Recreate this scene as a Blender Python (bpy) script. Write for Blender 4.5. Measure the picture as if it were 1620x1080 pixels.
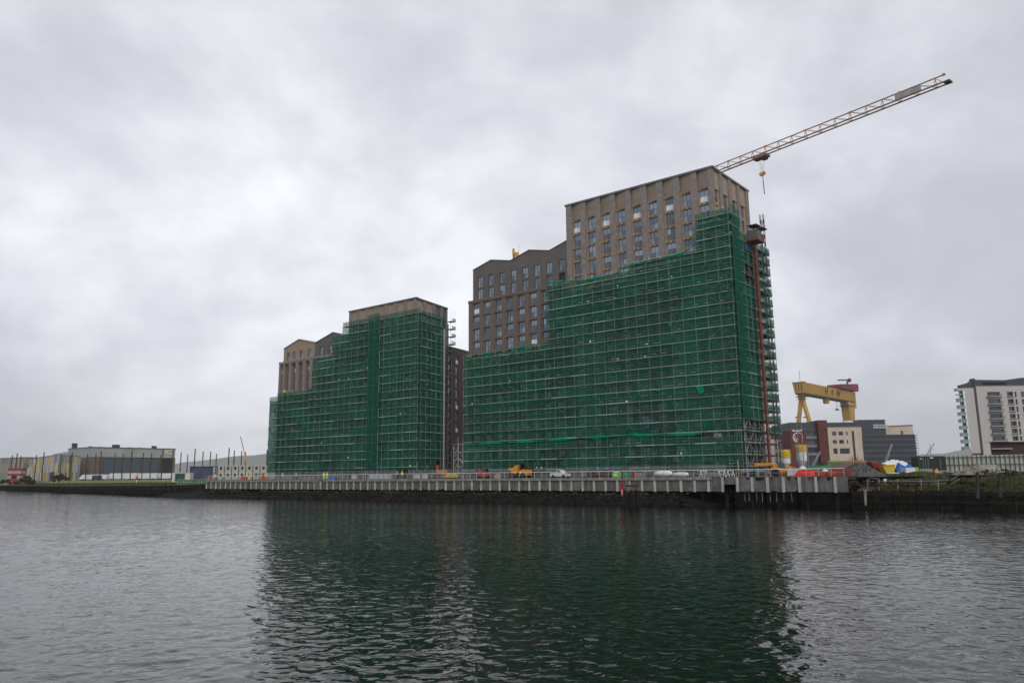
import bpy, bmesh, math, random
import numpy as np
from math import sin, cos, tan, atan2, radians, pi, sqrt, floor
from mathutils import Vector, Matrix
random.seed(7)
for o in list(bpy.data.objects): bpy.data.objects.remove(o)
sc = bpy.context.scene
COL = sc.collection

# ------------------------------------------------------------------ camera
PITCH, ROLL, EYE = radians(10.0), radians(0.57), 5.1
FW = Vector((0, cos(PITCH), sin(PITCH)))
_u = Vector((0, -sin(PITCH), cos(PITCH))); _r = Vector((1, 0, 0))
RT = _r*cos(ROLL) - _u*sin(ROLL)
UP = _u*cos(ROLL) + _r*sin(ROLL)
cam = bpy.data.cameras.new('camera'); camo = bpy.data.objects.new('camera', cam); COL.objects.link(camo)
m = Matrix((RT, UP, -FW)).transposed().to_4x4(); m.translation = (0, 0, EYE)
camo.matrix_world = m
cam.sensor_width = 36.0; cam.lens = 36.0*1200/1620; cam.clip_start = 0.2; cam.clip_end = 30000
sc.camera = camo

# ------------------------------------------------------------------ world / sun
w = bpy.data.worlds.new('World'); sc.world = w; w.use_nodes = True
nt = w.node_tree; nt.nodes.clear()
def N(t, k, **kw):
    n = t.nodes.new(k)
    for a, b in kw.items(): setattr(n, a, b)
    return n
SUN_EL, SUN_AZ = radians(46), radians(166)
wo = N(nt, 'ShaderNodeOutputWorld'); bg = N(nt, 'ShaderNodeBackground'); bg.inputs['Strength'].default_value = 0.1
sky = N(nt, 'ShaderNodeTexSky', sky_type='NISHITA', sun_disc=False)
sky.sun_elevation = SUN_EL; sky.sun_rotation = SUN_AZ; sky.air_density = 1.0; sky.dust_density = 3.0
tc = N(nt, 'ShaderNodeTexCoord'); sep = N(nt, 'ShaderNodeSeparateXYZ')
nt.links.new(tc.outputs['Generated'], sep.inputs[0])
def wm(op, a, b=None, clamp=False):
    n = N(nt, 'ShaderNodeMath', operation=op); n.use_clamp = clamp
    for i, v in enumerate((a, b)):
        if v is None: continue
        if isinstance(v, (int, float)): n.inputs[i].default_value = v
        else: nt.links.new(v, n.inputs[i])
    return n.outputs[0]
zz = wm('ADD', wm('MAXIMUM', sep.outputs['Z'], 0.0), 0.50)
px_, py_ = wm('DIVIDE', sep.outputs['X'], zz), wm('DIVIDE', sep.outputs['Y'], zz)
cmb = N(nt, 'ShaderNodeCombineXYZ'); nt.links.new(px_, cmb.inputs[0]); nt.links.new(py_, cmb.inputs[1]); cmb.inputs[2].default_value = 3.7
def wnoise(scale, det, rough, dist=0.0):
    n = N(nt, 'ShaderNodeTexNoise'); n.inputs['Scale'].default_value = scale; n.inputs['Detail'].default_value = det
    n.inputs['Roughness'].default_value = rough; n.inputs['Distortion'].default_value = dist
    nt.links.new(cmb.outputs[0], n.inputs['Vector']); return n.outputs['Fac']
n1 = wnoise(2.1, 7, 0.55, 0.2); n2 = wnoise(0.9, 2, 0.4); n3 = wnoise(6.5, 5, 0.55, 0.3)
f = wm('ADD', wm('ADD', wm('MULTIPLY', n1, 0.58), wm('MULTIPLY', n2, 0.42)), wm('MULTIPLY', wm('SUBTRACT', n3, 0.5), 0.14))
# cloud colour darkened to the sides and high up, a vignette-like falloff painted in
dz = wm('MULTIPLY', wm('POWER', wm('ADD', sep.outputs['X'], 0.08), 2.0), 0.50)
f = wm('SUBTRACT', f, dz)
f = wm('SUBTRACT', f, wm('MULTIPLY', wm('MAXIMUM', wm('SUBTRACT', sep.outputs['Z'], 0.40), 0.0), 0.55))
cr = N(nt, 'ShaderNodeValToRGB'); nt.links.new(f, cr.inputs[0])
cr.color_ramp.interpolation = 'B_SPLINE'
cr.color_ramp.elements[0].position = 0.34; cr.color_ramp.elements[0].color = (0.30, 0.305, 0.33, 1)
cr.color_ramp.elements[1].position = 0.60; cr.color_ramp.elements[1].color = (0.68, 0.685, 0.70, 1)
e = cr.color_ramp.elements.new(0.47); e.color = (0.455, 0.455, 0.492, 1)
mul = N(nt, 'ShaderNodeVectorMath', operation='SCALE'); mul.inputs['Scale'].default_value = 11.5
nt.links.new(cr.outputs[0], mul.inputs[0])
mix = N(nt, 'ShaderNodeMix', data_type='RGBA'); mix.inputs['Factor'].default_value = 0.93
nt.links.new(sky.outputs[0], mix.inputs['A']); nt.links.new(mul.outputs[0], mix.inputs['B'])
nt.links.new(mix.outputs['Result'], bg.inputs['Color']); nt.links.new(bg.outputs[0], wo.inputs[0])
sl = bpy.data.lights.new('sun', 'SUN'); sl.energy = 1.0; sl.angle = radians(40); sl.color = (1.0, 0.97, 0.93)
so = bpy.data.objects.new('sun', sl); COL.objects.link(so)
so.rotation_euler = Vector((sin(SUN_AZ)*cos(SUN_EL), cos(SUN_AZ)*cos(SUN_EL), sin(SUN_EL))).to_track_quat('Z', 'Y').to_euler()
so.location = (0, -50, 200)
sc.view_settings.view_transform = 'Standard'; sc.view_settings.look = 'None'; sc.view_settings.exposure = 0.70; sc.view_settings.gamma = 1.0
sc.cycles.transparent_max_bounces = 24; sc.cycles.max_bounces = 6
sc.cycles.use_denoising = True

# ------------------------------------------------------------------ placing helpers
F, CX, CY = 1200.0, 810.0, 540.0
def gx(px, Y, z=4.5):                    # world X of the point at depth Y, height z seen in photo column px
    k = (px-CX)/F; h = z-EYE
    return (k*(Y*FW.y + h*FW.z) - Y*RT.y - h*RT.z)/RT.x
def gz(px, py, Y):                       # world height of the point at depth Y seen at photo pixel px, py
    d = FW + RT*((px-CX)/F) - UP*((py-CY)/F)
    return EYE + d.z*Y/d.y
AQ = radians(142)
U = Vector((cos(AQ), sin(AQ), 0)); V = Vector((sin(AQ), -cos(AQ), 0)); Q0 = Vector((48.2, 111.4, 0))
Z = Vector((0, 0, 1))
def SP(s, b, z=0.0): return Q0 + U*s + V*b + Z*z
class Fr:                                # a frame: origin and three axes
    def __init__(f, o=(0, 0, 0), x=(1, 0, 0), y=(0, 1, 0), z=(0, 0, 1)):
        f.o, f.x, f.y, f.z = Vector(o), Vector(x), Vector(y), Vector(z)
        f.neg = f.x.cross(f.y).dot(f.z) < 0
    def __call__(f, x, y, z): return f.o + f.x*x + f.y*y + f.z*z
WORLD = Fr(); SITE = Fr(Q0, U, V)
def rfr(o, deg, mirror=False):
    a = radians(deg); return Fr(o, (cos(a), sin(a), 0), (-sin(a), cos(a), 0))

# ------------------------------------------------------------------ materials
def lin(r, g, b): return tuple(((c/255.0)/12.92 if c/255.0 < 0.04045 else ((c/255.0+0.055)/1.055)**2.4) for c in (r, g, b)) + (1.0,)
MATS = {}
def mat(name, col, rough=0.8, metal=0.0, var=0.25, scale=0.6, bump=0.0, bscale=8.0, island=0.0, alpha=None, streak=0.0, spec=0.4, col2=None, detail=6):
    if name in MATS: return MATS[name]
    m = bpy.data.materials.new(name); m.use_nodes = True; t = m.node_tree; p = t.nodes['Principled BSDF']
    p.inputs['Roughness'].default_value = rough; p.inputs['Metallic'].default_value = metal
    p.inputs['Specular IOR Level'].default_value = spec
    c = tuple(col)[:3]
    tcn = N(t, 'ShaderNodeTexCoord')
    no = N(t, 'ShaderNodeTexNoise'); no.inputs['Scale'].default_value = scale; no.inputs['Detail'].default_value = detail; no.inputs['Roughness'].default_value = 0.65
    t.links.new(tcn.outputs['Object'], no.inputs['Vector'])
    rmp = N(t, 'ShaderNodeMapRange'); rmp.inputs[1].default_value = 0.3; rmp.inputs[2].default_value = 0.7
    rmp.inputs[3].default_value = 0.0; rmp.inputs[4].default_value = 1.0
    t.links.new(no.outputs['Fac'], rmp.inputs[0])
    mx = N(t, 'ShaderNodeMix', data_type='RGBA')
    c2 = tuple(col2)[:3] if col2 else tuple(min(1, k*(1+var)) for k in c)
    mx.inputs['A'].default_value = (*[k*(1-var) for k in c], 1); mx.inputs['B'].default_value = (*c2, 1)
    t.links.new(rmp.outputs[0], mx.inputs['Factor'])
    out = mx.outputs['Result']
    if streak:
        mp = N(t, 'ShaderNodeMapping'); mp.inputs['Scale'].default_value = (1.6, 1.6, 0.12); t.links.new(tcn.outputs['Object'], mp.inputs[0])
        n2 = N(t, 'ShaderNodeTexNoise'); n2.inputs['Scale'].default_value = 1.5; n2.inputs['Detail'].default_value = 5; t.links.new(mp.outputs[0], n2.inputs['Vector'])
        r2 = N(t, 'ShaderNodeMapRange'); r2.inputs[1].default_value = 0.35; r2.inputs[2].default_value = 0.7; r2.inputs[3].default_value = 1.0; r2.inputs[4].default_value = 1-streak
        t.links.new(n2.outputs['Fac'], r2.inputs[0])
        vm = N(t, 'ShaderNodeVectorMath', operation='SCALE'); t.links.new(out, vm.inputs[0]); t.links.new(r2.outputs[0], vm.inputs['Scale']); out = vm.outputs[0]
    if island:
        g = N(t, 'ShaderNodeNewGeometry'); r3 = N(t, 'ShaderNodeMapRange'); r3.inputs[3].default_value = 1-island; r3.inputs[4].default_value = 1+island
        t.links.new(g.outputs['Random Per Island'], r3.inputs[0])
        vm = N(t, 'ShaderNodeVectorMath', operation='SCALE'); t.links.new(out, vm.inputs[0]); t.links.new(r3.outputs[0], vm.inputs['Scale']); out = vm.outputs[0]
    t.links.new(out, p.inputs['Base Color'])
    if bump:
        nb = N(t, 'ShaderNodeTexNoise'); nb.inputs['Scale'].default_value = bscale; nb.inputs['Detail'].default_value = 4; t.links.new(tcn.outputs['Object'], nb.inputs['Vector'])
        bp = N(t, 'ShaderNodeBump'); bp.inputs['Strength'].default_value = bump; bp.inputs['Distance'].default_value = 0.1
        t.links.new(nb.outputs['Fac'], bp.inputs['Height']); t.links.new(bp.outputs[0], p.inputs['Normal'])
    if alpha is not None: p.inputs['Alpha'].default_value = alpha
    MATS[name] = m; return m
def brickmat(name, c1, c2, mortar, var=0.25):
    m = bpy.data.materials.new(name); m.use_nodes = True; t = m.node_tree; p = t.nodes['Principled BSDF']; p.inputs['Roughness'].default_value = 0.9
    uv = N(t, 'ShaderNodeTexCoord'); b = N(t, 'ShaderNodeTexBrick'); t.links.new(uv.outputs['UV'], b.inputs['Vector'])
    b.inputs['Scale'].default_value = 1.0; b.inputs['Brick Width'].default_value = 0.225; b.inputs['Row Height'].default_value = 0.075; b.inputs['Mortar Size'].default_value = 0.01
    b.inputs['Color1'].default_value = (*c1, 1); b.inputs['Color2'].default_value = (*c2, 1); b.inputs['Mortar'].default_value = (*mortar, 1)
    no = N(t, 'ShaderNodeTexNoise'); no.inputs['Scale'].default_value = 1.3; no.inputs['Detail'].default_value = 8; no.inputs['Roughness'].default_value = 0.75; t.links.new(uv.outputs['UV'], no.inputs['Vector'])
    r = N(t, 'ShaderNodeMapRange'); r.inputs[1].default_value = 0.3; r.inputs[2].default_value = 0.7; r.inputs[3].default_value = 1-var; r.inputs[4].default_value = 1+var; t.links.new(no.outputs['Fac'], r.inputs[0])
    vm = N(t, 'ShaderNodeVectorMath', operation='SCALE'); t.links.new(b.outputs['Color'], vm.inputs[0]); t.links.new(r.outputs[0], vm.inputs['Scale'])
    t.links.new(vm.outputs[0], p.inputs['Base Color']); MATS[name] = m; return m
def ribmat(name, col, pitch=0.45, rough=0.5, depth=0.25):
    m = bpy.data.materials.new(name); m.use_nodes = True; t = m.node_tree; p = t.nodes['Principled BSDF']; p.inputs['Roughness'].default_value = rough; p.inputs['Metallic'].default_value = 0.2
    uv = N(t, 'ShaderNodeTexCoord'); wv = N(t, 'ShaderNodeTexWave', wave_type='BANDS', bands_direction='X', wave_profile='SAW'); t.links.new(uv.outputs['UV'], wv.inputs['Vector'])
    wv.inputs['Scale'].default_value = 0.314/pitch
    no = N(t, 'ShaderNodeTexNoise'); no.inputs['Scale'].default_value = 0.5; no.inputs['Detail'].default_value = 5; t.links.new(uv.outputs['UV'], no.inputs['Vector'])
    r = N(t, 'ShaderNodeMapRange'); r.inputs[1].default_value = 0.3; r.inputs[2].default_value = 0.7; r.inputs[3].default_value = 0.85; r.inputs[4].default_value = 1.15; t.links.new(no.outputs['Fac'], r.inputs[0])
    r2 = N(t, 'ShaderNodeMapRange'); r2.inputs[1].default_value = 0.80; r2.inputs[2].default_value = 0.97; r2.inputs[3].default_value = 1.0; r2.inputs[4].default_value = 1-depth; t.links.new(wv.outputs['Fac'], r2.inputs[0])
    mm = N(t, 'ShaderNodeMath', operation='MULTIPLY'); t.links.new(r.outputs[0], mm.inputs[0]); t.links.new(r2.outputs[0], mm.inputs[1])
    vm = N(t, 'ShaderNodeVectorMath', operation='SCALE'); vm.inputs[0].default_value = col[:3]; t.links.new(mm.outputs[0], vm.inputs['Scale'])
    t.links.new(vm.outputs[0], p.inputs['Base Color']); MATS[name] = m; return m
def glassmat(name, col=(0.03, 0.04, 0.05), tint=(0.42, 0.54, 0.64), refl=0.42):
    m = bpy.data.materials.new(name); m.use_nodes = True; t = m.node_tree; t.nodes.clear()
    o = N(t, 'ShaderNodeOutputMaterial'); d = N(t, 'ShaderNodeBsdfPrincipled'); d.inputs['Roughness'].default_value = 0.3
    uv = N(t, 'ShaderNodeNewGeometry'); r = N(t, 'ShaderNodeMapRange'); r.inputs[3].default_value = 0.5; r.inputs[4].default_value = 1.9; oi = N(t, 'ShaderNodeObjectInfo'); ad = N(t, 'ShaderNodeMath', operation='ADD'); t.links.new(uv.outputs['Random Per Island'], ad.inputs[0]); t.links.new(oi.outputs['Random'], ad.inputs[1])
    frc = N(t, 'ShaderNodeMath', operation='FRACT'); t.links.new(ad.outputs[0], frc.inputs[0]); t.links.new(frc.outputs[0], r.inputs[0])
    vm = N(t, 'ShaderNodeVectorMath', operation='SCALE'); vm.inputs[0].default_value = col; t.links.new(r.outputs[0], vm.inputs['Scale']); t.links.new(vm.outputs[0], d.inputs['Base Color'])
    g = N(t, 'ShaderNodeBsdfGlossy'); g.inputs['Roughness'].default_value = 0.06; rt = N(t, 'ShaderNodeMapRange'); rt.inputs[3].default_value = 0.45; rt.inputs[4].default_value = 1.2; t.links.new(frc.outputs[0], rt.inputs[0]); vt = N(t, 'ShaderNodeVectorMath', operation='SCALE'); vt.inputs[0].default_value = tint; t.links.new(rt.outputs[0], vt.inputs['Scale']); t.links.new(vt.outputs[0], g.inputs['Color'])
    no = N(t, 'ShaderNodeTexNoise'); no.inputs['Scale'].default_value = 0.9; tcn = N(t, 'ShaderNodeTexCoord'); t.links.new(tcn.outputs['Object'], no.inputs['Vector'])
    bp = N(t, 'ShaderNodeBump'); bp.inputs['Strength'].default_value = 0.15; bp.inputs['Distance'].default_value = 0.1; t.links.new(no.outputs['Fac'], bp.inputs['Height']); t.links.new(bp.outputs[0], g.inputs['Normal'])
    fr = N(t, 'ShaderNodeLayerWeight'); fr.inputs[0].default_value = 0.4
    r2 = N(t, 'ShaderNodeMapRange'); r2.inputs[3].default_value = refl; r2.inputs[4].default_value = 0.95; t.links.new(fr.outputs['Facing'], r2.inputs[0])
    mx = N(t, 'ShaderNodeMixShader'); t.links.new(r2.outputs[0], mx.inputs[0]); t.links.new(d.outputs[0], mx.inputs[1]); t.links.new(g.outputs[0], mx.inputs[2]); t.links.new(mx.outputs[0], o.inputs[0])
    MATS[name] = m; return m
def netmat(name, col, a0, a1, scale=0.35):
    m = bpy.data.materials.new(name); m.use_nodes = True; t = m.node_tree; t.nodes.clear()
    o = N(t, 'ShaderNodeOutputMaterial'); df = N(t, 'ShaderNodeBsdfDiffuse'); tr = N(t, 'ShaderNodeBsdfTranslucent'); tp = N(t, 'ShaderNodeBsdfTransparent')
    tcn = N(t, 'ShaderNodeTexCoord'); no = N(t, 'ShaderNodeTexNoise'); no.inputs['Scale'].default_value = scale; no.inputs['Detail'].default_value = 7; no.inputs['Roughness'].default_value = 0.65
    t.links.new(tcn.outputs['Object'], no.inputs['Vector'])
    g = N(t, 'ShaderNodeNewGeometry')
    r = N(t, 'ShaderNodeMapRange'); r.inputs[1].default_value = 0.3; r.inputs[2].default_value = 0.7; r.inputs[3].default_value = a0; r.inputs[4].default_value = a1; t.links.new(no.outputs['Fac'], r.inputs[0])
    r4 = N(t, 'ShaderNodeMapRange'); r4.inputs[3].default_value = -0.06; r4.inputs[4].default_value = 0.07; t.links.new(g.outputs['Random Per Island'], r4.inputs[0])
    # a woven sheet covers more of what is behind it the flatter one looks along it
    lw = N(t, 'ShaderNodeLayerWeight'); lw.inputs[0].default_value = 0.25
    r5 = N(t, 'ShaderNodeMapRange'); r5.inputs[3].default_value = 0.0; r5.inputs[4].default_value = 0.30; t.links.new(lw.outputs['Facing'], r5.inputs[0])
    ad = N(t, 'ShaderNodeMath', operation='ADD'); t.links.new(r.outputs[0], ad.inputs[0]); t.links.new(r4.outputs[0], ad.inputs[1])
    ad2 = N(t, 'ShaderNodeMath', operation='ADD'); ad2.use_clamp = True; t.links.new(ad.outputs[0], ad2.inputs[0]); t.links.new(r5.outputs[0], ad2.inputs[1])
    r3 = N(t, 'ShaderNodeMapRange'); r3.inputs[3].default_value = 0.78; r3.inputs[4].default_value = 1.28; t.links.new(g.outputs['Random Per Island'], r3.inputs[0])
    vm = N(t, 'ShaderNodeVectorMath', operation='SCALE'); vm.inputs[0].default_value = col[:3]; t.links.new(r3.outputs[0], vm.inputs['Scale'])
    t.links.new(vm.outputs[0], df.inputs[0]); t.links.new(vm.outputs[0], tr.inputs[0])
    ms = N(t, 'ShaderNodeMixShader'); ms.inputs[0].default_value = 0.35; t.links.new(df.outputs[0], ms.inputs[1]); t.links.new(tr.outputs[0], ms.inputs[2])
    mx = N(t, 'ShaderNodeMixShader'); t.links.new(ad2.outputs[0], mx.inputs[0]); t.links.new(tp.outputs[0], mx.inputs[1]); t.links.new(ms.outputs[0], mx.inputs[2]); t.links.new(mx.outputs[0], o.inputs[0])
    MATS[name] = m; return m

# ------------------------------------------------------------------ mesh builder
def woff(o):
    v = Vector((0, 0, 0))
    while o is not None: v += o.location; o = o.parent
    return v
CUBE_F = [(0, 3, 2, 1), (4, 5, 6, 7), (0, 1, 5, 4), (1, 2, 6, 5), (2, 3, 7, 6), (3, 0, 4, 7)]
class MB:
    def __init__(s, fr=WORLD): s.v = []; s.f = []; s.fr = fr
    def add(s, vs, fs, fr=None):
        fr = fr or s.fr; n = len(s.v)
        s.v += [tuple(fr(*p)) for p in vs]
        s.f += [tuple(n+i for i in (reversed(q) if fr.neg else q)) for q in fs]
        return s
    def box(s, x0, x1, y0, y1, z0, z1, fr=None):
        return s.add([(x0, y0, z0), (x1, y0, z0), (x1, y1, z0), (x0, y1, z0), (x0, y0, z1), (x1, y0, z1), (x1, y1, z1), (x0, y1, z1)], CUBE_F, fr)
    def quad(s, a, b, c, d, fr=None): return s.add([a, b, c, d], [(0, 1, 2, 3)], fr)
    def bar(s, a, b, w, h=None, n=4, w2=None):      # a prism from a to b (frame coordinates), n sides
        fr = s.fr; a, b = fr(*a), fr(*b); h = h or w; w2 = w2 or w
        d = (b-a); L = d.length
        if L < 1e-6: return s
        d.normalize(); up = Vector((0, 0, 1)) if abs(d.z) < 0.95 else Vector((1, 0, 0))
        x = d.cross(up).normalized(); y = x.cross(d)
        vs = []
        for p, k in ((a, 1.0), (b, w2/w)):
            for i in range(n):
                t = 2*pi*(i+0.5)/n; r = 1/cos(pi/n) if n == 4 else 1
                vs.append(p + x*(cos(t)*w/2*r*k) + y*(sin(t)*h/2*r*k))
        fs = [(i, (i+1) % n, n+(i+1) % n, n+i) for i in range(n)] + [tuple(range(n-1, -1, -1)), tuple(range(n, 2*n))]
        return s.add(vs, fs, WORLD)
    def lathe(s, prof, c=(0, 0, 0), n=20, axis='z'):
        vs = []; fs = []
        for r, h in prof:
            for i in range(n):
                t = 2*pi*i/n; p = (r*cos(t), r*sin(t), h)
                if axis == 'x': p = (p[2], p[0], p[1])
                if axis == 'y': p = (p[1], p[2], p[0])
                vs.append((c[0]+p[0], c[1]+p[1], c[2]+p[2]))
        for j in range(len(prof)-1):
            for i in range(n): fs.append((j*n+i, j*n+(i+1) % n, (j+1)*n+(i+1) % n, (j+1)*n+i))
        fs.append(tuple(range(n-1, -1, -1))); fs.append(tuple((len(prof)-1)*n+i for i in range(n)))
        return s.add(vs, fs)
    def prism(s, pts, y0, y1, plane='xz'):           # polygon pts in a plane, extruded
        n = len(pts)
        if plane == 'xz': vs = [(p[0], y0, p[1]) for p in pts] + [(p[0], y1, p[1]) for p in pts]
        elif plane == 'xy': vs = [(p[0], p[1], y0) for p in pts] + [(p[0], p[1], y1) for p in pts]
        else: vs = [(y0, p[0], p[1]) for p in pts] + [(y1, p[0], p[1]) for p in pts]
        fs = [tuple(range(n)), tuple(range(2*n-1, n-1, -1))] + [(i, i+n, (i+1) % n+n, (i+1) % n) for i in range(n)]
        return s.add(vs, fs)
    def holed(s, x0, x1, z0, z1, ops, y=0.0, rev=0.3):   # wall skin with rectangular openings and their reveals
        xs = sorted({x0, x1} | {a for o in ops for a in o[:2]}); zs = sorted({z0, z1} | {a for o in ops for a in o[2:4]})
        for i in range(len(xs)-1):
            for j in range(len(zs)-1):
                cx, cz = (xs[i]+xs[i+1])/2, (zs[j]+zs[j+1])/2
                if any(o[0] < cx < o[1] and o[2] < cz < o[3] for o in ops): continue
                s.quad((xs[i], y, zs[j]), (xs[i+1], y, zs[j]), (xs[i+1], y, zs[j+1]), (xs[i], y, zs[j+1]))
        for a, b, c, d in ops:
            s.quad((a, y, c), (a, y+rev, c), (a, y+rev, d), (a, y, d)); s.quad((b, y, c), (b, y, d), (b, y+rev, d), (b, y+rev, c))
            s.quad((a, y, c), (b, y, c), (b, y+rev, c), (a, y+rev, c)); s.quad((a, y, d), (a, y+rev, d), (b, y+rev, d), (b, y, d))
        return s
    def build(s, name, m, parent=None, smooth=False, fix=False, org=None):
        me = bpy.data.meshes.new(name)
        if parent is not None: off = woff(parent)
        elif org is not None: off = Vector(org)
        else: off = Vector((0, 0, 0))
        A = np.array(s.v, dtype=np.float64)
        if parent is None and org is None:
            mn, mx_ = A.min(0), A.max(0); off = Vector(((mn[0]+mx_[0])/2, (mn[1]+mx_[1])/2, mn[2]))
        me.from_pydata((A - np.array(off)).tolist(), [], s.f)
        uv = me.uv_layers.new(name='UVMap'); nl = len(me.loops)
        nor = np.zeros(len(me.polygons)*3); me.polygons.foreach_get('normal', nor); nor = nor.reshape(-1, 3)
        lt = np.zeros(len(me.polygons), dtype=np.int32); me.polygons.foreach_get('loop_total', lt)
        vi = np.zeros(nl, dtype=np.int32); me.loops.foreach_get('vertex_index', vi)
        ln = np.repeat(nor, lt, axis=0); P = A[vi]
        tx, ty = -ln[:, 1], ln[:, 0]; L = np.hypot(tx, ty); horiz = np.abs(ln[:, 2]) > 0.8
        Ls = np.where(L < 1e-6, 1, L); sg = np.where(tx+ty*0.01 < 0, -1.0, 1.0)
        uu = np.where(horiz, P[:, 0], (P[:, 0]*tx+P[:, 1]*ty)/Ls*sg); vv = np.where(horiz, P[:, 1], P[:, 2])
        uv.data.foreach_set('uv', np.stack([uu, vv], 1).ravel())
        if smooth: me.polygons.foreach_set('use_smooth', [True]*len(me.polygons))
        if m is not None: me.materials.append(m)
        if fix:
            bm = bmesh.new(); bm.from_mesh(me); bmesh.ops.recalc_face_normals(bm, faces=bm.faces); bm.to_mesh(me); bm.free()
        o = bpy.data.objects.new(name, me); COL.objects.link(o)
        if parent is not None: o.parent = parent
        else: o.location = off
        return o
def tag(o, label=None, cat=None, group=None, kind=None):
    if label: o['label'] = label
    if cat: o['category'] = cat
    if group: o['group'] = group
    if kind: o['kind'] = kind
    return o
def empty(name, loc, label=None, cat=None, group=None):
    o = bpy.data.objects.new(name, None); COL.objects.link(o); o.location = loc; o.empty_display_size = 0.5
    return tag(o, label, cat, group)
def children(o): return list(o.children)
def copy_tree(o, parent=None):
    c = o.copy(); COL.objects.link(c); c.parent = parent
    for ch in children(o): copy_tree(ch, c)
    return c

# ================================================================== SETTING
def wnz(x, y, seed=0):                    # cheap value noise from summed sines
    rs = np.random.RandomState(seed); r = 0
    for k in range(7):
        a = rs.uniform(0, 2*pi); q = rs.uniform(0.5, 2.2); r = r + np.sin((x*cos(a)+y*sin(a))*q + rs.uniform(0, 6.28))
    return r/7
# ---- water: one sheet, finely rippled where it is near
def make_water():
    rs = np.random.RandomState(11)
    r = [6.0]
    while r[-1] < 620: r.append(r[-1]*1.0046)
    r = np.array(r + [900, 1500, 3000, 7000]); th = np.radians(np.linspace(-64, 64, 620))
    R, T = np.meshgrid(r, th, indexing='ij'); X, Y = R*np.sin(T), R*np.cos(T)
    H = np.zeros_like(X)
    dr = np.gradient(r)[:, None]
    patch = 0.72 + 0.5*wnz(X*0.045, Y*0.07, 3)     # gusts: calmer and rougher areas
    for k in range(70):
        lam = 10**rs.uniform(-0.40, 0.30); a = rs.normal(radians(78), radians(62))
        kx, ky = cos(a)*2*pi/lam, sin(a)*2*pi/lam
        amp = 0.0021*lam*(1.2 if lam < 1.1 else 0.75)
        fade = np.clip((lam/(2.2*np.maximum(dr, R*0.0036)) - 0.6)/1.2, 0, 1)
        ph = rs.uniform(0, 2*pi)
        w_ = kx*X+ky*Y+ph + 0.5*np.sin((ky*X-kx*Y)*0.23+ph*2)
        H += amp*fade*np.sin(w_)*np.clip(patch, 0.3, 1.3)
    H = H + 0.35*np.abs(H)*0 ; H[R > 620] = 0
    nr, ntn = X.shape
    V3 = np.stack([X, Y, H], -1).reshape(-1, 3)
    i, j = np.meshgrid(np.arange(nr-1), np.arange(ntn-1), indexing='ij'); b = (i*ntn+j).ravel()
    Fq = np.stack([b, b+ntn, b+ntn+1, b+1], -1)[:, ::-1]
    me = bpy.data.meshes.new('water'); me.vertices.add(len(V3)); me.vertices.foreach_set('co', V3.ravel())
    me.loops.add(Fq.size); me.loops.foreach_set('vertex_index', Fq.ravel().astype(np.int32))
    me.polygons.add(len(Fq)); me.polygons.foreach_set('loop_start', np.arange(0, Fq.size, 4, dtype=np.int32)); me.polygons.foreach_set('loop_total', np.full(len(Fq), 4, dtype=np.int32))
    me.polygons.foreach_set('use_smooth', [True]*len(Fq)); me.update(calc_edges=True)
    m = bpy.data.materials.new('water'); m.use_nodes = True; t = m.node_tree; p = t.nodes['Principled BSDF']
    p.inputs['Base Color'].default_value = (0.0015, 0.006, 0.002, 1); p.inputs['Roughness'].default_value = 0.045; p.inputs['IOR'].default_value = 1.333; p.inputs['Specular IOR Level'].default_value = 0.42
    tcn = N(t, 'ShaderNodeTexCoord'); prev = None
    for scl, det, dist, st, stretch in ((1.75, 2, 0.085, 0.95, 1.2), (5.0, 1, 0.008, 0.4, 1.3), (0.33, 3, 0.14, 0.25, 1.8)):
        mp = N(t, 'ShaderNodeMapping'); mp.inputs['Scale'].default_value = (1/stretch, 1, 1); mp.inputs['Rotation'].default_value = (0, 0, radians(-14)); t.links.new(tcn.outputs['Object'], mp.inputs[0])
        n = N(t, 'ShaderNodeTexNoise'); n.inputs['Scale'].default_value = scl; n.inputs['Detail'].default_value = det; n.inputs['Roughness'].default_value = 0.55; n.inputs['Distortion'].default_value = 0.4; t.links.new(mp.outputs[0], n.inputs['Vector'])
        bp = N(t, 'ShaderNodeBump'); bp.inputs['Strength'].default_value = st; bp.inputs['Distance'].default_value = dist; t.links.new(n.outputs['Fac'], bp.inputs['Height'])
        g = N(t, 'ShaderNodeTexNoise'); g.inputs['Scale'].default_value = 0.035; g.inputs['Detail'].default_value = 4; mg = N(t, 'ShaderNodeMapping'); mg.inputs['Scale'].default_value = (0.6, 1.6, 1); t.links.new(tcn.outputs['Object'], mg.inputs[0]); t.links.new(mg.outputs[0], g.inputs['Vector'])
        gr = N(t, 'ShaderNodeMapRange'); gr.inputs[1].default_value = 0.35; gr.inputs[2].default_value = 0.65; gr.inputs[3].default_value = st*0.55; gr.inputs[4].default_value = min(1.0, st*1.25); t.links.new(g.outputs['Fac'], gr.inputs[0]); t.links.new(gr.outputs[0], bp.inputs['Strength'])
        if prev: t.links.new(prev, bp.inputs['Normal'])
        prev = bp.outputs[0]
    t.links.new(prev, p.inputs['Normal'])
    me.materials.append(m); o = bpy.data.objects.new('water', me); COL.objects.link(o); return tag(o, kind='structure')
make_water()

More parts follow.
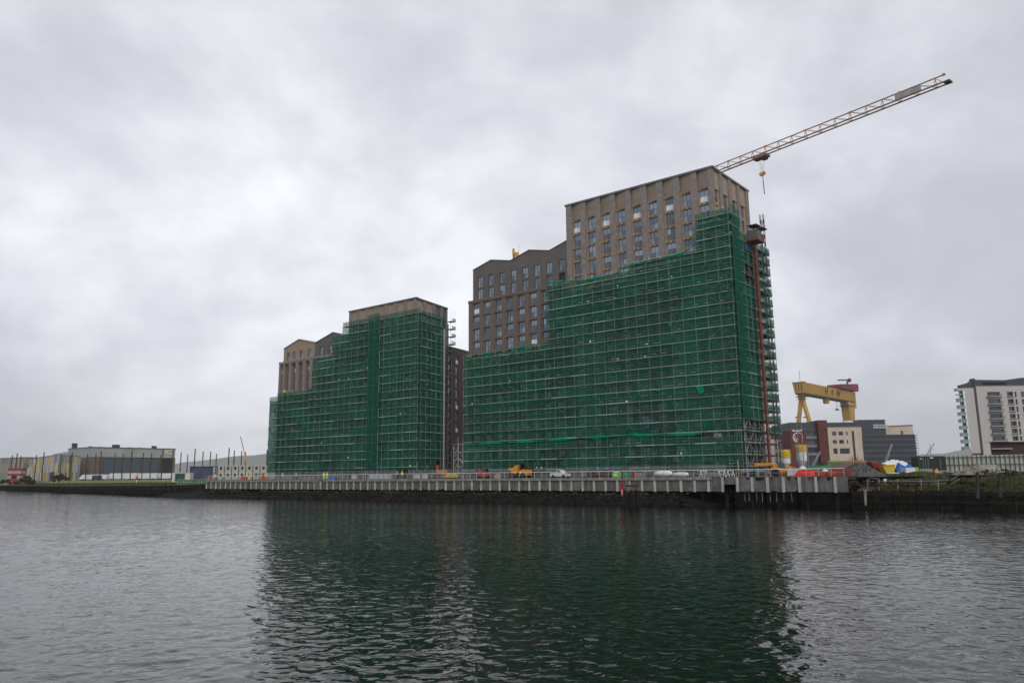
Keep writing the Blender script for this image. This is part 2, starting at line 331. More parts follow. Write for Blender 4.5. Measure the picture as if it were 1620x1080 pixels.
# ---- land in strips along the shore
ES = [(-500, 2.2), (0, 2.2), (0.01, 12.2), (23, 12.2), (24, 4.5), (166, 4.5), (171, 2.0), (187, -0.8), (232, 7.5), (304, 16), (440, 38.6), (900, 170), (12000, 3500)]
def E_(s): return float(np.interp(s, [a for a, b in ES], [b for a, b in ES]))
def land(name, s_list, d_list, hfun, m, z_bot=-2.5):
    mb = MB(SITE); rows = []
    for s in s_list:
        e = E_(s); col = [(s, e, z_bot), (s, e, hfun(s, 0))] + [(s, e+d, hfun(s, d)) for d in d_list]; rows.append(col)
    n = len(rows[0]); vs = [p for c in rows for p in c]; fs = []
    for i in range(len(rows)-1):
        for j in range(n-1): a = i*n+j; fs.append((a, a+n, a+n+1, a+1))
    mb.add(vs, fs); return tag(mb.build(name, m), kind='structure')
M_ground = mat('site_ground', (0.11, 0.10, 0.09), 0.95, var=0.35, scale=0.12, bump=0.5, bscale=1.5, col2=(0.20, 0.185, 0.165))
M_earth = mat('earth_bank', (0.040, 0.033, 0.023), 0.95, var=0.45, scale=0.45, bump=0.8, bscale=2.5, col2=(0.05, 0.055, 0.02))
M_grass = mat('grass_ground', (0.075, 0.105, 0.028), 0.95, var=0.3, scale=0.05, bump=0.6, bscale=3, col2=(0.17, 0.165, 0.06))
FARD = [30, 45, 70, 110, 180, 400, 1200, 4000, 12000]
def hq(s, d): return 4.5
land('ground', [0.01]+[x for x in np.linspace(2, 170, 12)], [0.5, 6, 15]+FARD, hq, M_ground)
def hr(s, d):
    b = np.interp(d, [0, 0.8, 4, 8, 12, 20, 60, 400], [2.35, 2.6, 3.1, 4.2, 4.75, 4.8, 4.7, 4.5])
    if 0 < d < 25: b += 0.22*float(wnz(np.array(s*0.9), np.array(d*0.8), 5))
    if s > -2.5: b = np.interp(s, [-2.5, 0], [b, max(b, 4.0)]) if d > 4 else b
    return float(b)
land('river_bank', [-500, -200, -100]+[x for x in np.arange(-60, 0.01, 1.1)]+[0.009], [0.8, 1.6, 2.6, 3.6, 4.8, 6, 7, 8, 9.5, 11, 13, 16, 20]+FARD, hr, M_earth)
def hl(s, d):
    top = np.interp(s, [170, 187, 240], [4.4, 4.6, 4.75])
    e0 = np.interp(s, [170, 187, 232, 300, 500], [4.0, 3.3, 3.25, 3.0, 2.8])
    b = np.interp(d, [0, 3, 12, 30, 60, 400], [e0, e0+0.15, e0+0.7, top-0.1, top, 4.6])
    if 0 < d < 60: b += 0.07*float(wnz(np.array(s*0.35), np.array(d*0.4), 9))
    return float(b)
land('grass_field', [170.001]+[x for x in np.arange(173, 460, 3.5)]+[520, 620, 900, 1800, 4000, 12000], [1.5, 3, 6, 9, 12, 18, 24]+FARD, hl, M_grass)

# ---- hills
def hill(name, pts, Y0, depth, seed, base=0):
    # pts: (world x, height) skyline; a ridge mesh with folds and real depth
    rs = random.Random(seed); xs = np.linspace(pts[0][0], pts[-1][0], 90); hs = np.interp(xs, [p[0] for p in pts], [p[1] for p in pts])
    hs = hs + 5*wnz(xs*0.012, xs*0, seed) + 2.5*wnz(xs*0.05, xs*0, seed+1)
    prof = [(-1.0, 0.0), (-0.7, 0.22), (-0.45, 0.5), (-0.2, 0.82), (0, 1.0), (0.3, 0.9), (1.0, 0.2)]
    vs = []; n = len(prof)
    for x, h in zip(xs, hs):
        for a, k in prof: vs.append((x+a*60*sin(x*0.01), Y0+a*depth, max(0, h*k*(1+0.16*float(wnz(np.array(x*0.01), np.array(a*3.0), seed+2))*(k < 1)))))
    fs = [(i*n+j, (i+1)*n+j, (i+1)*n+j+1, i*n+j+1) for i in range(len(xs)-1) for j in range(n-1)]
    return tag(MB().add(vs, fs).build(name, mat('hill_cover', (0.05, 0.06, 0.035), 1.0, var=0.4, scale=0.006, col2=(0.10, 0.11, 0.06)), smooth=True), kind='structure')
YH = 8200.0
hill('hills', [(gx(px, YH, 80), gz(px, py, YH)) for px, py in ((-700, 722), (-200, 735), (180, 738), (262, 737), (290, 731), (318, 728), (345, 725), (375, 721), (400, 719.5), (430, 716), (520, 708), (640, 712), (760, 722), (900, 728))], YH, 900, 21)
YH2 = 7000.0
hill('hills', [(gx(px, YH2, 80), gz(px, py, YH2)) for px, py in ((1150, 730), (1330, 727), (1440, 722), (1463, 718), (1490, 718), (1515, 714), (1535, 710), (1580, 708), (1700, 704), (2300, 700))], YH2, 700, 33)

# ---- rubble slope and boulders below the quay
M_rock = mat('wet_rock', (0.006, 0.005, 0.004), 0.75, var=0.6, scale=1.1, bump=0.9, bscale=5, col2=(0.016, 0.0135, 0.011), spec=0.12)
M_boulder = mat('boulder', (0.008, 0.007, 0.0055), 0.8, var=0.5, scale=1.7, bump=0.9, bscale=7, island=0.65, col2=(0.024, 0.020, 0.016), spec=0.12)
mb = MB(SITE); ss = np.arange(19, 190, 0.8); prof = [(5.6, 2.9), (4.0, 2.6), (2.4, 2.35), (1.0, 2.05), (-0.2, 1.55), (-1.4, 0.95), (-2.6, 0.35), (-3.8, -0.35), (-5.5, -1.2)]
vs = []
for s in ss:
    for k, (b, z_) in enumerate(prof):
        sh = np.interp(s, [19, 27, 130, 150, 172, 190], [1.6, 0, 0, 1.2, 2.2, 3.2]) * (1 if b < 4 else 0)
        sh2 = E_(s)-4.5 if s > 166 else 0
        zz_ = z_ if s > 27 else z_ - (27-s)*0.25
        if s > 150: zz_ = zz_ + 0.2
        vs.append((s, b+sh+sh2*0.6+0.3*float(wnz(np.array(s*1.4), np.array(b*1.2), 1)), zz_+0.22*float(wnz(np.array(s*1.9), np.array(b*1.7), 2))))
n = len(prof)
mb.add(vs, [(i*n+j, (i+1)*n+j, (i+1)*n+j+1, i*n+j+1) for i in range(len(ss)-1) for j in range(n-1)])
tag(mb.build('rubble_slope', M_rock), kind='structure')
def blob(mb, c, r, rs, sq=0.6, n=1):
    bm = bmesh.new(); bmesh.ops.create_icosphere(bm, subdivisions=n, radius=1)
    a = rs.uniform(0, 6.28); k = [rs.uniform(0.7, 1.25) for _ in range(3)]; k[2] *= sq
    vs = []
    for v in bm.verts:
        q = rs.uniform(0.82, 1.15); x, y, z = v.co.x*k[0]*q*r, v.co.y*k[1]*q*r, v.co.z*k[2]*q*r
        vs.append((c[0]+x*cos(a)-y*sin(a), c[1]+x*sin(a)+y*cos(a), c[2]+z))
    bm.verts.index_update(); mb.add(vs, [tuple(v.index for v in f.verts) for f in bm.faces], mb.fr); bm.free()
rs = random.Random(4); mb = MB(SITE); mb2 = MB(SITE)
for i in range(2600):
    s = rs.uniform(24, 188); b = rs.uniform(-4.2, 1.2)
    sh = float(np.interp(s, [19, 27, 130, 150, 172, 190], [1.6, 0, 0, 1.2, 2.2, 3.2])); z_ = float(np.interp(b, [-5.5, -3.8, -2.6, -1.4, -0.2, 1.0], [-1.2, -0.35, 0.35, 0.95, 1.55, 2.05]))
    r = rs.uniform(0.12, 0.45)*(0.8 if b > -1 else 1)
    (blob)(mb, (s, b+sh, z_+r*0.15), r, rs)
tag(mb.build('rocks', M_boulder), kind='stuff')
M_moss = mat('weed', (0.035, 0.045, 0.010), 0.9, var=0.5, scale=2.0, island=0.6, col2=(0.09, 0.085, 0.02))
for i in range(1500):                       # weed growing on the upper stones
    s = rs.uniform(24, 168); b = rs.uniform(-0.9, 0.9); z_ = float(np.interp(b, [-1.4, -0.2, 1.0], [0.95, 1.55, 2.05])); r = rs.uniform(0.08, 0.26)
    if rs.random() < 0.55+0.45*sin(s*0.31)*sin(s*0.11+1): blob(mb2, (s, b, z_+r*0.45+0.12), r, rs, 0.5)
tag(mb2.build('weed_growth', M_moss), kind='stuff')

# ================================================================== QUAY
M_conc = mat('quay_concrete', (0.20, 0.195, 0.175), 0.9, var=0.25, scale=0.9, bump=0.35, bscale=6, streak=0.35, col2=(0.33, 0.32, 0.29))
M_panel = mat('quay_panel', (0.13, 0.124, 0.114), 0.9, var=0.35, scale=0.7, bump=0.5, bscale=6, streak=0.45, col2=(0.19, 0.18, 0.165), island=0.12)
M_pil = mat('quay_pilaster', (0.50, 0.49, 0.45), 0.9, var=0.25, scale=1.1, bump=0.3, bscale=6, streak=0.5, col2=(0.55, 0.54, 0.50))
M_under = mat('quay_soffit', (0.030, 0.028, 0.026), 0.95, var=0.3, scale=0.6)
M_wetw = mat('wet_timber', (0.012, 0.011, 0.009), 0.8, var=0.5, scale=0.8, streak=0.4, col2=(0.028, 0.024, 0.016), spec=0.2)
qw = empty('quay_wall', SP(85, 0, 2.3), 'long grey concrete quay wall with pale upright ribs above the dark rubble', 'quay wall')
mb = MB(SITE); mb.box(0, 24, 0.32, 12.3, 4.0, 4.496); mb.box(24.01, 171, 0.32, 6.3, 4.0, 4.496)
mb.build('deck', M_under, qw)
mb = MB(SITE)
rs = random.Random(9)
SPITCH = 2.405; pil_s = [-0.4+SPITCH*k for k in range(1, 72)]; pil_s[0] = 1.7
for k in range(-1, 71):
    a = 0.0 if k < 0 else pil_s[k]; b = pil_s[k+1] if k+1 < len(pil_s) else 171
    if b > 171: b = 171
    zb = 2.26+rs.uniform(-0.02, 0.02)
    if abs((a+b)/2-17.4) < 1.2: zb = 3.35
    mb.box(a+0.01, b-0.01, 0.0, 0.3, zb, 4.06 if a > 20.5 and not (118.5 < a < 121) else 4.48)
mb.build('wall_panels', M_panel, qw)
mb = MB(SITE); a = 20.7
while a < 170.9:
    b = min(a+rs.choice((7.2, 9.6, 12.0)), 171)
    if a < 118.8 < b: b = 118.8
    if not 118.7 < a < 121: mb.box(a+0.012, b-0.012, -0.22, 0.34, 4.07, 4.56)
    a = b if a != 118.8 else 121.2
mb.build('coping', M_conc, qw)
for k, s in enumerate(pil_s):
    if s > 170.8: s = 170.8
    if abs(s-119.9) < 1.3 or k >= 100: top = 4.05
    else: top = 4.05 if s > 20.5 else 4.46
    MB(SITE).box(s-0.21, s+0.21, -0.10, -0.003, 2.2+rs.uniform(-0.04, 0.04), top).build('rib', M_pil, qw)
M_stain = mat('dark_weed_stain', (0.018, 0.018, 0.012), 0.95, var=0.5, scale=3.0, col2=(0.035, 0.035, 0.02))
for i in range(46):                        # weed and damp hanging on the panels
    hi = i < 16; s = rs.uniform(1, 19) if hi else rs.uniform(2, 168); w_ = rs.uniform(0.3, 1.3); z0_ = 4.40 if hi else 2.27
    pt = [(s, z0_)]+[(s+w_*q/5, z0_-(rs.uniform(0.08, 0.75) if hi else -rs.uniform(0.05, 0.4))) for q in range(1, 5)]+[(s+w_, z0_)]
    MB(SITE).prism(pt, -0.012, -0.002, 'xz').build('weed_patch', M_stain, qw, fix=True)
for s in np.arange(2.0, 24, 4.2):
    MB(SITE).box(s-0.25, s+0.25, 1.2, 1.7, -1.5, 3.99).build('pile', M_wetw, qw)
for s in np.arange(3.1, 22, 5.4):
    MB(SITE).box(s-0.25, s+0.25, 4.2, 4.7, -1.5, 3.99).build('pile', M_wetw, qw)
M_rod = mat('pale_rod', (0.35, 0.35, 0.32), 0.6, var=0.4, scale=2)
for s in (8.3, 9.5, 10.6, 11.6, 12.8, 13.7, 14.9, 15.6):
    MB(SITE).bar((s, 0.6, 0.9+rs.uniform(-.2, .2)), (s, 0.6, 3.99), 0.05).build('hanger_rod', M_rod, qw)
# handrail along the edge
M_galv = mat('galvanised_steel', (0.40, 0.41, 0.42), 0.45, metal=0.6, var=0.2, scale=3)
M_white = mat('white_paint', (0.72, 0.72, 0.70), 0.5, var=0.12, scale=1.5)
hr_ = empty('quay_railing', SP(85, 0.2, 4.5), 'long pale steel handrail running along the quay edge in front of the scaffolds', 'railing')
MB(SITE).bar((0.3, 0.12, 5.66), (170, 0.12, 5.66), 0.085).build('top_rail', M_white, hr_)
MB(SITE).bar((0.3, 0.12, 5.10), (170, 0.12, 5.10), 0.04).build('middle_rail', M_galv, hr_)
ps = list(np.arange(0.4, 170, 1.8))
for s in ps[:95]: MB(SITE).bar((s, 0.12, 4.5), (s, 0.12, 5.64), 0.06).build('railing_post', M_galv, hr_)
# black timber walls left and right of the quay
def wharf(name, pts, top, label, seed, pitch=1.3):
    o = empty(name, SP(pts[0][0], pts[0][1], -1), label, 'river wall'); rs = random.Random(seed)
    mb = MB(SITE); pl = MB(SITE); cp = MB(SITE)
    for (s0, b0), (s1, b1) in zip(pts[:-1], pts[1:]):
        L = sqrt((s1-s0)**2+(b1-b0)**2); nn = max(1, int(L/0.32))
        for i in range(nn):
            t, t2 = i/nn, (i+1)/nn
            z1 = float(np.interp(s0+(s1-s0)*t, *top)) + rs.uniform(-0.09, 0.07)
            a = (s0+(s1-s0)*t, b0+(b1-b0)*t); c = (s0+(s1-s0)*t2, b0+(b1-b0)*t2)
            mb.prism([(a[0], a[1]-rs.uniform(0.02, 0.1)), (c[0], c[1]-rs.uniform(0.02, 0.1)), (c[0], c[1]+0.2), (a[0], a[1]+0.2)], -1.4, z1, 'xy')
        nn = max(1, int(L/pitch/2))
        for i in range(nn+1):
            t = i/max(nn, 1); x, y = s0+(s1-s0)*t, b0+(b1-b0)*t; z1 = float(np.interp(x, *top))
            pl.bar((x, y-0.28, -1.4), (x+rs.uniform(-.06, .06), y-0.22, z1+rs.uniform(-0.5, 0.25)), 0.32, n=7)
    mb.build('planking', M_wetw, o); tag(pl.build('pile', M_wetw, o), kind='stuff')
    for zf in (0.9, 1.9):
        for (s0, b0), (s1, b1) in zip(pts[:-1], pts[1:]): cp.bar((s0, b0-0.5, zf), (s1, b1-0.5, zf+0.02), 0.2)
    cp.build('waling', M_wetw, o); return o
wharf('timber_wharf', [(-0.1, 2.0), (-20, 2.0), (-45, 1.9), (-90, 2.0), (-200, 2.0)], ([-200, -45, -14, -12, 0], [2.3, 2.35, 2.3, 2.42, 2.4]), 'black weedy timber river wall below the overgrown bank right of the quay', 3)
wharf('timber_wharf', [(171, 1.4), (187, -1.1), (232, 7.1), (304, 15.5), (440, 38), (600, 80)], ([171, 176, 187, 189, 300, 600], [3.7, 3.3, 3.2, 3.15, 2.6, 2.3]), 'black timber river wall below the grass field on the far left', 5)

# ================================================================== THE TWO APARTMENT BLOCKS
M_brick = brickmat('grey_brown_brick', (0.165, 0.138, 0.120), (0.25, 0.215, 0.19), (0.16, 0.15, 0.14), 0.42)
M_brick2 = brickmat('brown_brick', (0.115, 0.078, 0.058), (0.155, 0.105, 0.078), (0.13, 0.115, 0.10), 0.20)
M_brick3 = brickmat('dark_brown_brick', (0.060, 0.036, 0.026), (0.088, 0.053, 0.038), (0.07, 0.055, 0.048), 0.30)
M_brick4 = brickmat('pinkish_brick', (0.18, 0.145, 0.13), (0.235, 0.19, 0.17), (0.19, 0.175, 0.16), 0.20)
M_gold = mat('tan_surround', (0.31, 0.21, 0.12), 0.7, var=0.12, scale=1.0)
M_ribt = ribmat('tan_ribbed_metal', (0.225, 0.172, 0.130), 0.40, depth=0.25)
M_ribl = ribmat('light_tan_ribbed_metal', (0.30, 0.225, 0.165), 0.45, depth=0.15)
M_bronze = ribmat('dark_bronze_cladding', (0.105, 0.092, 0.078), 0.42, depth=0.16)
M_bronze2 = ribmat('mid_bronze_cladding', (0.105, 0.088, 0.080), 0.42, depth=0.16)
M_tanclad = ribmat('tan_cladding', (0.27, 0.20, 0.135), 0.42, depth=0.13)
M_cope = mat('coping_metal', (0.12, 0.13, 0.115), 0.4, metal=0.4, var=0.1)
M_core = mat('dark_core', (0.035, 0.032, 0.03), 0.9)
M_roof = mat('roof_membrane', (0.12, 0.12, 0.12), 0.9)
M_frame = mat('window_frame', (0.10, 0.095, 0.09), 0.5, var=0.05)
M_glass = glassmat('window_glass')
M_blind = mat('white_film', (0.62, 0.62, 0.64), 0.6, var=0.25, scale=3.0)
M_slot = mat('dark_slot', (0.03, 0.022, 0.018), 0.8)
M_bal = mat('balustrade_glass', (0.10, 0.105, 0.115), 0.25, var=0.1)

def take(mb, m, name, fix=False):
    o = mb.build(name, m, org=(0, 0, 0), fix=fix); me = o.data; bpy.data.objects.remove(o); return me
def inst(me, name, parent, pos):
    o = bpy.data.objects.new(name, me); COL.objects.link(o); o.parent = parent; o.location = Vector(pos)-woff(parent); return o
WSTY = {}
def winmesh(fr, key, w, h, nv=1, nh=1, glass=None):   # meshes with the wall's orientation, centred on the window
    if key in WSTY: return WSTY[key]
    f0 = Fr((0, 0, 0), fr.x, fr.y); t = 0.07
    mb = MB(f0); W, H = w/2, h/2
    mb.box(-W, -W+t, -0.05, 0.05, -H, H); mb.box(W-t, W, -0.05, 0.05, -H, H); mb.box(-W+t, W-t, -0.05, 0.05, -H, -H+t); mb.box(-W+t, W-t, -0.05, 0.05, H-t, H)
    for i in range(nv): x = -W+(i+1)*w/(nv+1); mb.box(x-t/2, x+t/2, -0.045, 0.045, -H+t, H-t)
    for j in range(nh): z = -H+(j+1)*h/(nh+1)*(0.95 if nh == 1 else 1); mb.box(-W+t, W-t, -0.03, 0.03, z-0.03, z+0.03)
    fm = take(mb, M_frame, 'window')
    mb = MB(f0); xs = [-W]+[-W+(i+1)*w/(nv+1) for i in range(nv)]+[W]
    for i in range(nv+1):
        mb.quad((xs[i]+0.01, 0.0, -0.02*H), (xs[i+1]-0.01, 0.0, -0.02*H), (xs[i+1]-0.01, 0.004, H), (xs[i]+0.01, 0.004, H))
        mb.quad((xs[i]+0.01, 0.004, -H), (xs[i+1]-0.01, 0.004, -H), (xs[i+1]-0.01, 0.0, -0.03*H), (xs[i]+0.01, 0.0, -0.03*H))
    pm = take(mb, glass or M_glass, 'pane')
    mb = MB(f0); mb.box(-W+t, W-t, -0.10, -0.06, -H+t, -0.06*H); bm_ = take(mb, M_blind, 'film')
    mb = MB(f0); mb.box(-W-0.02, W+0.02, -0.12, -0.07, -H+0.02, -H+0.52*h); bl = take(mb, M_bal, 'balustrade')
    WSTY[key] = (fm, pm, bm_, bl); return WSTY[key]
def add_window(parent, fr, key, x, y, z, w, h, nv=1, nh=1, film=False, bal=False):
    fm, pm, b, bl = winmesh(fr, key, w, h, nv, nh)
    wo_ = inst(fm, 'window', parent, fr(x, y, z)); inst(pm, 'pane', wo_, fr(x, y, z))
    if film: inst(b, 'film', wo_, fr(x, y, z))
    if bal: inst(bl, 'balustrade', wo_, fr(x, y, z))
    return wo_
def hidden_windows(parent, fr, lst, w, h):            # the many windows behind the netting: one part
    mb = MB(fr); g = MB(fr); t = 0.08; W, H = w/2, h/2
    for x, y, z in lst:
        for a, b, c, d in ((-W, -W+t, -H, H), (W-t, W, -H, H), (-W+t, W-t, -H, -H+t), (-W+t, W-t, H-t, H), (-t/2, t/2, -H+t, H-t)): mb.box(x+a, x+b, y-0.05, y+0.05, z+c, z+d)
        g.quad((x-W, y, z-H), (x+W, y, z-H), (x+W, y+0.004, z+H), (x-W, y+0.004, z+H))
    a = tag(mb.build('window', M_frame, parent), kind='stuff'); g.build('pane', M_glass, a)

def zrow(z0, n, p=2.95): return [z0-p*k for k in range(n)]
# ---------------------------------------------------------------- right-hand block
b2 = empty('apartment_block', SP(50, 12, 4.5), 'taller brown brick apartment block nearest the tower crane, green netting over two thirds of it', 'apartment block', 'new apartment blocks')
FR2 = Fr(SP(0, 10.6, 0), U, V); A2 = SP(21.92, 10.6); R2 = rfr(A2, 50)
rdir = R2.x
def P4(o, *pts): return o
top = 61.05
# masses
Bc = SP(54.7, 10.6); foot = [A2+V*0.80+R2.y*0.62, Bc+V*0.80, Bc+rdir*16.5, A2+rdir*16.4+R2.y*0.62]
MB().prism([(p.x, p.y) for p in foot], 4.5, top-0.15, 'xy').build('tower_core', M_core, b2, fix=True)
MB().prism([(p.x, p.y) for p in [A2+V*0.3+R2.y*0.3, Bc+V*0.3, Bc+rdir*16.8, A2+rdir*16.5+R2.y*0.3]], top-0.14, top+0.12, 'xy').build('roof', M_roof, b2, fix=True)
cols = [24.0+3.53*k for k in range(9)]; rows = zrow(56.06, 18)
mb = MB(FR2); ops = [(c-0.88, c+0.88, z-1.2, z+1.2) for c in cols for z in rows if z > 5.8]
mb.holed(21.95, 54.7, 4.5, 57.45, ops, 0.55, 0.17).build('front_wall', M_gold, b2)
pil = [22.42]+[c+1.765 for c in cols[:-1]]+[54.0]
for i, x in enumerate(pil):
    hw = 0.62 if 0 < i < 9 else (0.46 if i == 0 else 0.66)
    MB(FR2).box(x-hw, x+hw, 0.0, 0.546, 4.5, top-0.05).build('pilaster', M_brick, b2)
for i, c in enumerate(cols):                          # splayed ribbed panels above the top windows
    MB(FR2).prism([(c-1.14, 0.08), (c+1.14, 0.46), (c+1.14, 0.7), (c-1.14, 0.7)], 57.46, top-0.06, 'xy').build('top_panel', M_ribt, b2)
frnd = random.Random(2)
for i, c in enumerate(cols):
    for j, z in enumerate(rows[:6 if i > 0 else 6]):
        if z < 43.5: continue
        film = (j == 0 and i in (0, 2, 4, 6, 8)) or (j == 1 and i == 9)
        add_window(b2, FR2, 'b2t', c, 0.70, z, 1.74, 2.38, 1, 1, film=film, bal=(j > 0 and i % 2 == 0))
        sp_ = MB(FR2).box(c-1.1, c+1.1, 0.42, 0.546, z+1.24, z+1.71).build('spandrel', M_gold, b2)
        for q in (-0.42, 0.42): MB(FR2).box(c+q-0.2, c+q+0.2, 0.40, 0.418, z+1.38, z+1.56).build('slot', M_slot, sp_)
hidden_windows(b2, FR2, [(c, 0.7, z) for c in cols for z in rows if 5.8 < z < 43.5], 1.74, 2.38)
MB(FR2).box(21.7, 54.9, -0.12, 0.7, top-0.04, top+0.34).build('coping', M_cope, b2)
MB(R2).box(0.4, 16.7, -0.12, 0.7, top-0.04, top+0.335).build('coping', M_cope, b2)
# right-hand side of the tower
rc = [1.72, 5.70, 9.70, 13.65]
mb = MB(R2); mb.holed(0.5, 16.5, 16.3, 57.3, [(c-0.7, c+0.7, z-1.2, z+1.2) for c in rc for z in rows if z > 17], 0.35, 0.2).build('side_wall', M_gold, b2)
MB(R2).holed(0.5, 16.5, 4.5, 16.29, [(c-0.7, c+0.7, z-1.2, z+1.2) for c in rc for z in rows if 5.8 < z < 15], 0.35, 0.2).build('lower_side_wall', M_core, b2)
for i, (xa, xb) in enumerate(((0.47, 0.75), (3.05, 4.35), (7.05, 8.35), (11.05, 12.3), (15.2, 16.5))):
    MB(R2).box(xa, xb, 0.0, 0.346, 4.5, top-0.05).build('pilaster', M_brick, b2)
for xa, xb in ((0.76, 3.04), (4.36, 7.04), (8.36, 11.04), (12.31, 15.19)):
    MB(R2).box(xa, xb, 0.22, 0.56, 57.31, top-0.06).build('top_panel', M_ribl, b2)
for c in rc:
    for z in rows[:3]: add_window(b2, R2, 'b2r', c, 0.5, z, 1.36, 2.38, 1, 1)
hidden_windows(b2, R2, [(c, 0.5, z) for c in rc for z in rows[3:] if z > 5.8], 1.36, 2.38)
# grey upper part with zigzag gables
gpts = [(54.72, 53.6), (59.3, 52.25), (64.7, 53.45), (69.9, 52.0), (75.5, 53.2), (80.9, 51.75)]
gc = [56.2+3.225*k for k in range(8)]; gr = [48.6, 45.75]
MB(FR2).holed(54.72, 80.9, 44.62, 51.0, [(c-0.76, c+0.76, max(z-1.18, 44.63), z+1.18) for c in gc for z in gr], 0.3, 0.28).build('upper_wall', M_bronze, b2)
MB(FR2).prism([(54.72, 51.0), (80.9, 51.0)]+[p for p in reversed(gpts)], 0.3, 0.58, 'xz').build('gable_wall', M_bronze, b2, fix=True)
for c in gc:
    for z in gr:
        if c > 57 or z > 46: add_window(b2, FR2, 'b2g', c, 0.5, z, 1.5, 2.34, 1, 2)
MB(FR2).prism([(54.72, 44.5), (80.8, 44.5)]+[(x, z-0.05) for x, z in reversed(gpts)], 0.61, 15.5, 'xz').build('upper_core', M_core, b2, fix=True)
for (xa, za), (xb, zb) in zip(gpts[:-1], gpts[1:]):
    MB(FR2).prism([(xa-0.02, za+0.02), (xb+0.02, zb+0.02), (xb+0.02, zb+0.17), (xa-0.02, za+0.17)], 0.18, 15.6, 'xz').build('roof', M_cope, b2, fix=True)
# brown brick lower left part
bc = [57.27+3.22*k for k in range(8)]; br = [42.5-2.975*k for k in range(13)]
MB(FR2).holed(54.71, 82.0, 4.5, 44.0, [(c-1.12, c+1.12, z-1.27, z+1.3) for c in bc for z in br if z > 5.8], 0.0, 0.16).build('brick_grid', M_brick2, b2)
MB(FR2).holed(54.71, 82.0, 4.5, 44.0, [(c-0.92, c+0.72, z-1.2, z+1.2) for c in bc for z in br if z > 5.8], 0.161, 0.22).build('brick_wall', M_brick2, b2)
MB(FR2).box(54.71, 82.1, -0.10, 0.55, 44.0, 44.58).build('cornice', M_brick2, b2)
MB(FR2).box(54.71, 81.95, 0.4, 15.4, 4.5, 44.0).build('lower_core', M_core, b2)
MB(FR2).box(81.96, 82.0, 0.162, 15.4, 4.5, 44.0).build('end_wall', M_brick2, b2)
for i, c in enumerate(bc):
    for j, z in enumerate(br):
        if z > 31.5: add_window(b2, FR2, 'b2b', c-0.1, 0.36, z, 1.62, 2.38, 1, 2 if (i+j) % 2 else 1, film=(j == 0 and i in (2, 4, 6, 7)) or (j == 3 and i == 2), bal=(i+j) % 2 == 0)
hidden_windows(b2, FR2, [(c-0.1, 0.36, z) for c in bc for z in br if 5.8 < z < 31.5], 1.62, 2.2)

# ---------------------------------------------------------------- left-hand block
b1 = empty('apartment_block', SP(126, 12, 4.5), 'shorter apartment block on the left with a tan pointed gable, wrapped in green netting', 'apartment block', 'new apartment blocks')
A1 = SP(99.1, 10.6); R1 = rfr(A1, 62); r1 = R1.x; B1c = SP(124.0, 10.6); top1 = 47.95
MB().prism([(p.x, p.y) for p in [A1+V*0.62+R1.y*0.62, B1c+V*0.62, B1c+r1*14, A1+r1*14.2+R1.y*0.62]], 4.5, top1-0.15, 'xy').build('tower_core', M_core, b1, fix=True)
MB().prism([(p.x, p.y) for p in [A1+V*0.3+R1.y*0.3, B1c+V*0.3, B1c+r1*14.2, A1+r1*14.2+R1.y*0.3]], top1-0.14, top1+0.1, 'xy').build('roof', M_roof, b1, fix=True)
cols1 = [101.1+3.53*k for k in range(7)]; rows1 = zrow(42.9, 13)
MB(FR2).holed(99.13, 124.0, 4.5, 44.3, [(c-0.72, c+0.72, z-1.1, z+1.1) for c in cols1 for z in rows1 if z > 5.8], 0.45, 0.17).build('front_wall', M_brick2, b1)
for i, x in enumerate([99.45]+[c+1.765 for c in cols1[:-1]]+[123.5]):
    hw = 0.62 if 0 < i < 7 else (0.31 if i == 0 else 0.5)
    MB(FR2).box(x-hw, x+hw, 0.0, 0.446, 4.5, top1-0.05).build('pilaster', M_brick, b1)
for c in cols1:
    MB(FR2).prism([(c-1.14, 0.34), (c+1.14, 0.14), (c+1.14, 0.56), (c-1.14, 0.56)], 44.31, top1-0.06, 'xy').build('top_panel', M_tanclad, b1)
hidden_windows(b1, FR2, [(c, 0.6, z) for c in cols1 for z in rows1 if z > 5.8], 1.42, 2.16)
MB(FR2).box(98.9, 124.2, -0.1, 0.7, top1-0.04, top1+0.3).build('coping', M_cope, b1)
MB(R1).box(0.4, 14.3, -0.1, 0.7, top1-0.04, top1+0.295).build('coping', M_cope, b1)
rc1 = [2.1, 6.0, 9.9, 12.9]
MB(R1).holed(0.5, 14.2, 4.5, 44.3, [(c-0.62, c+0.62, z-1.1, z+1.1) for c in rc1 for z in rows1 if z > 5.8], 0.35, 0.2).build('side_wall', M_brick3, b1)
for xa, xb in ((0.36, 0.6), (3.3, 4.6), (7.2, 8.5), (11.0, 11.9), (13.7, 14.2)):
    MB(R1).box(xa, xb, 0.0, 0.346, 4.5, top1-0.05).build('pilaster', M_brick, b1)
for k, (xa, xb) in enumerate(((0.61, 3.29), (4.61, 7.19), (8.51, 10.99), (11.91, 13.69))):
    MB(R1).box(xa, xb, 0.2, 0.56, 44.31, top1-0.06).build('top_panel', M_ribl if k < 2 else M_bronze2, b1)
hidden_windows(b1, R1, [(c, 0.5, z) for c in rc1 for z in rows1 if z > 5.8], 1.2, 2.16)
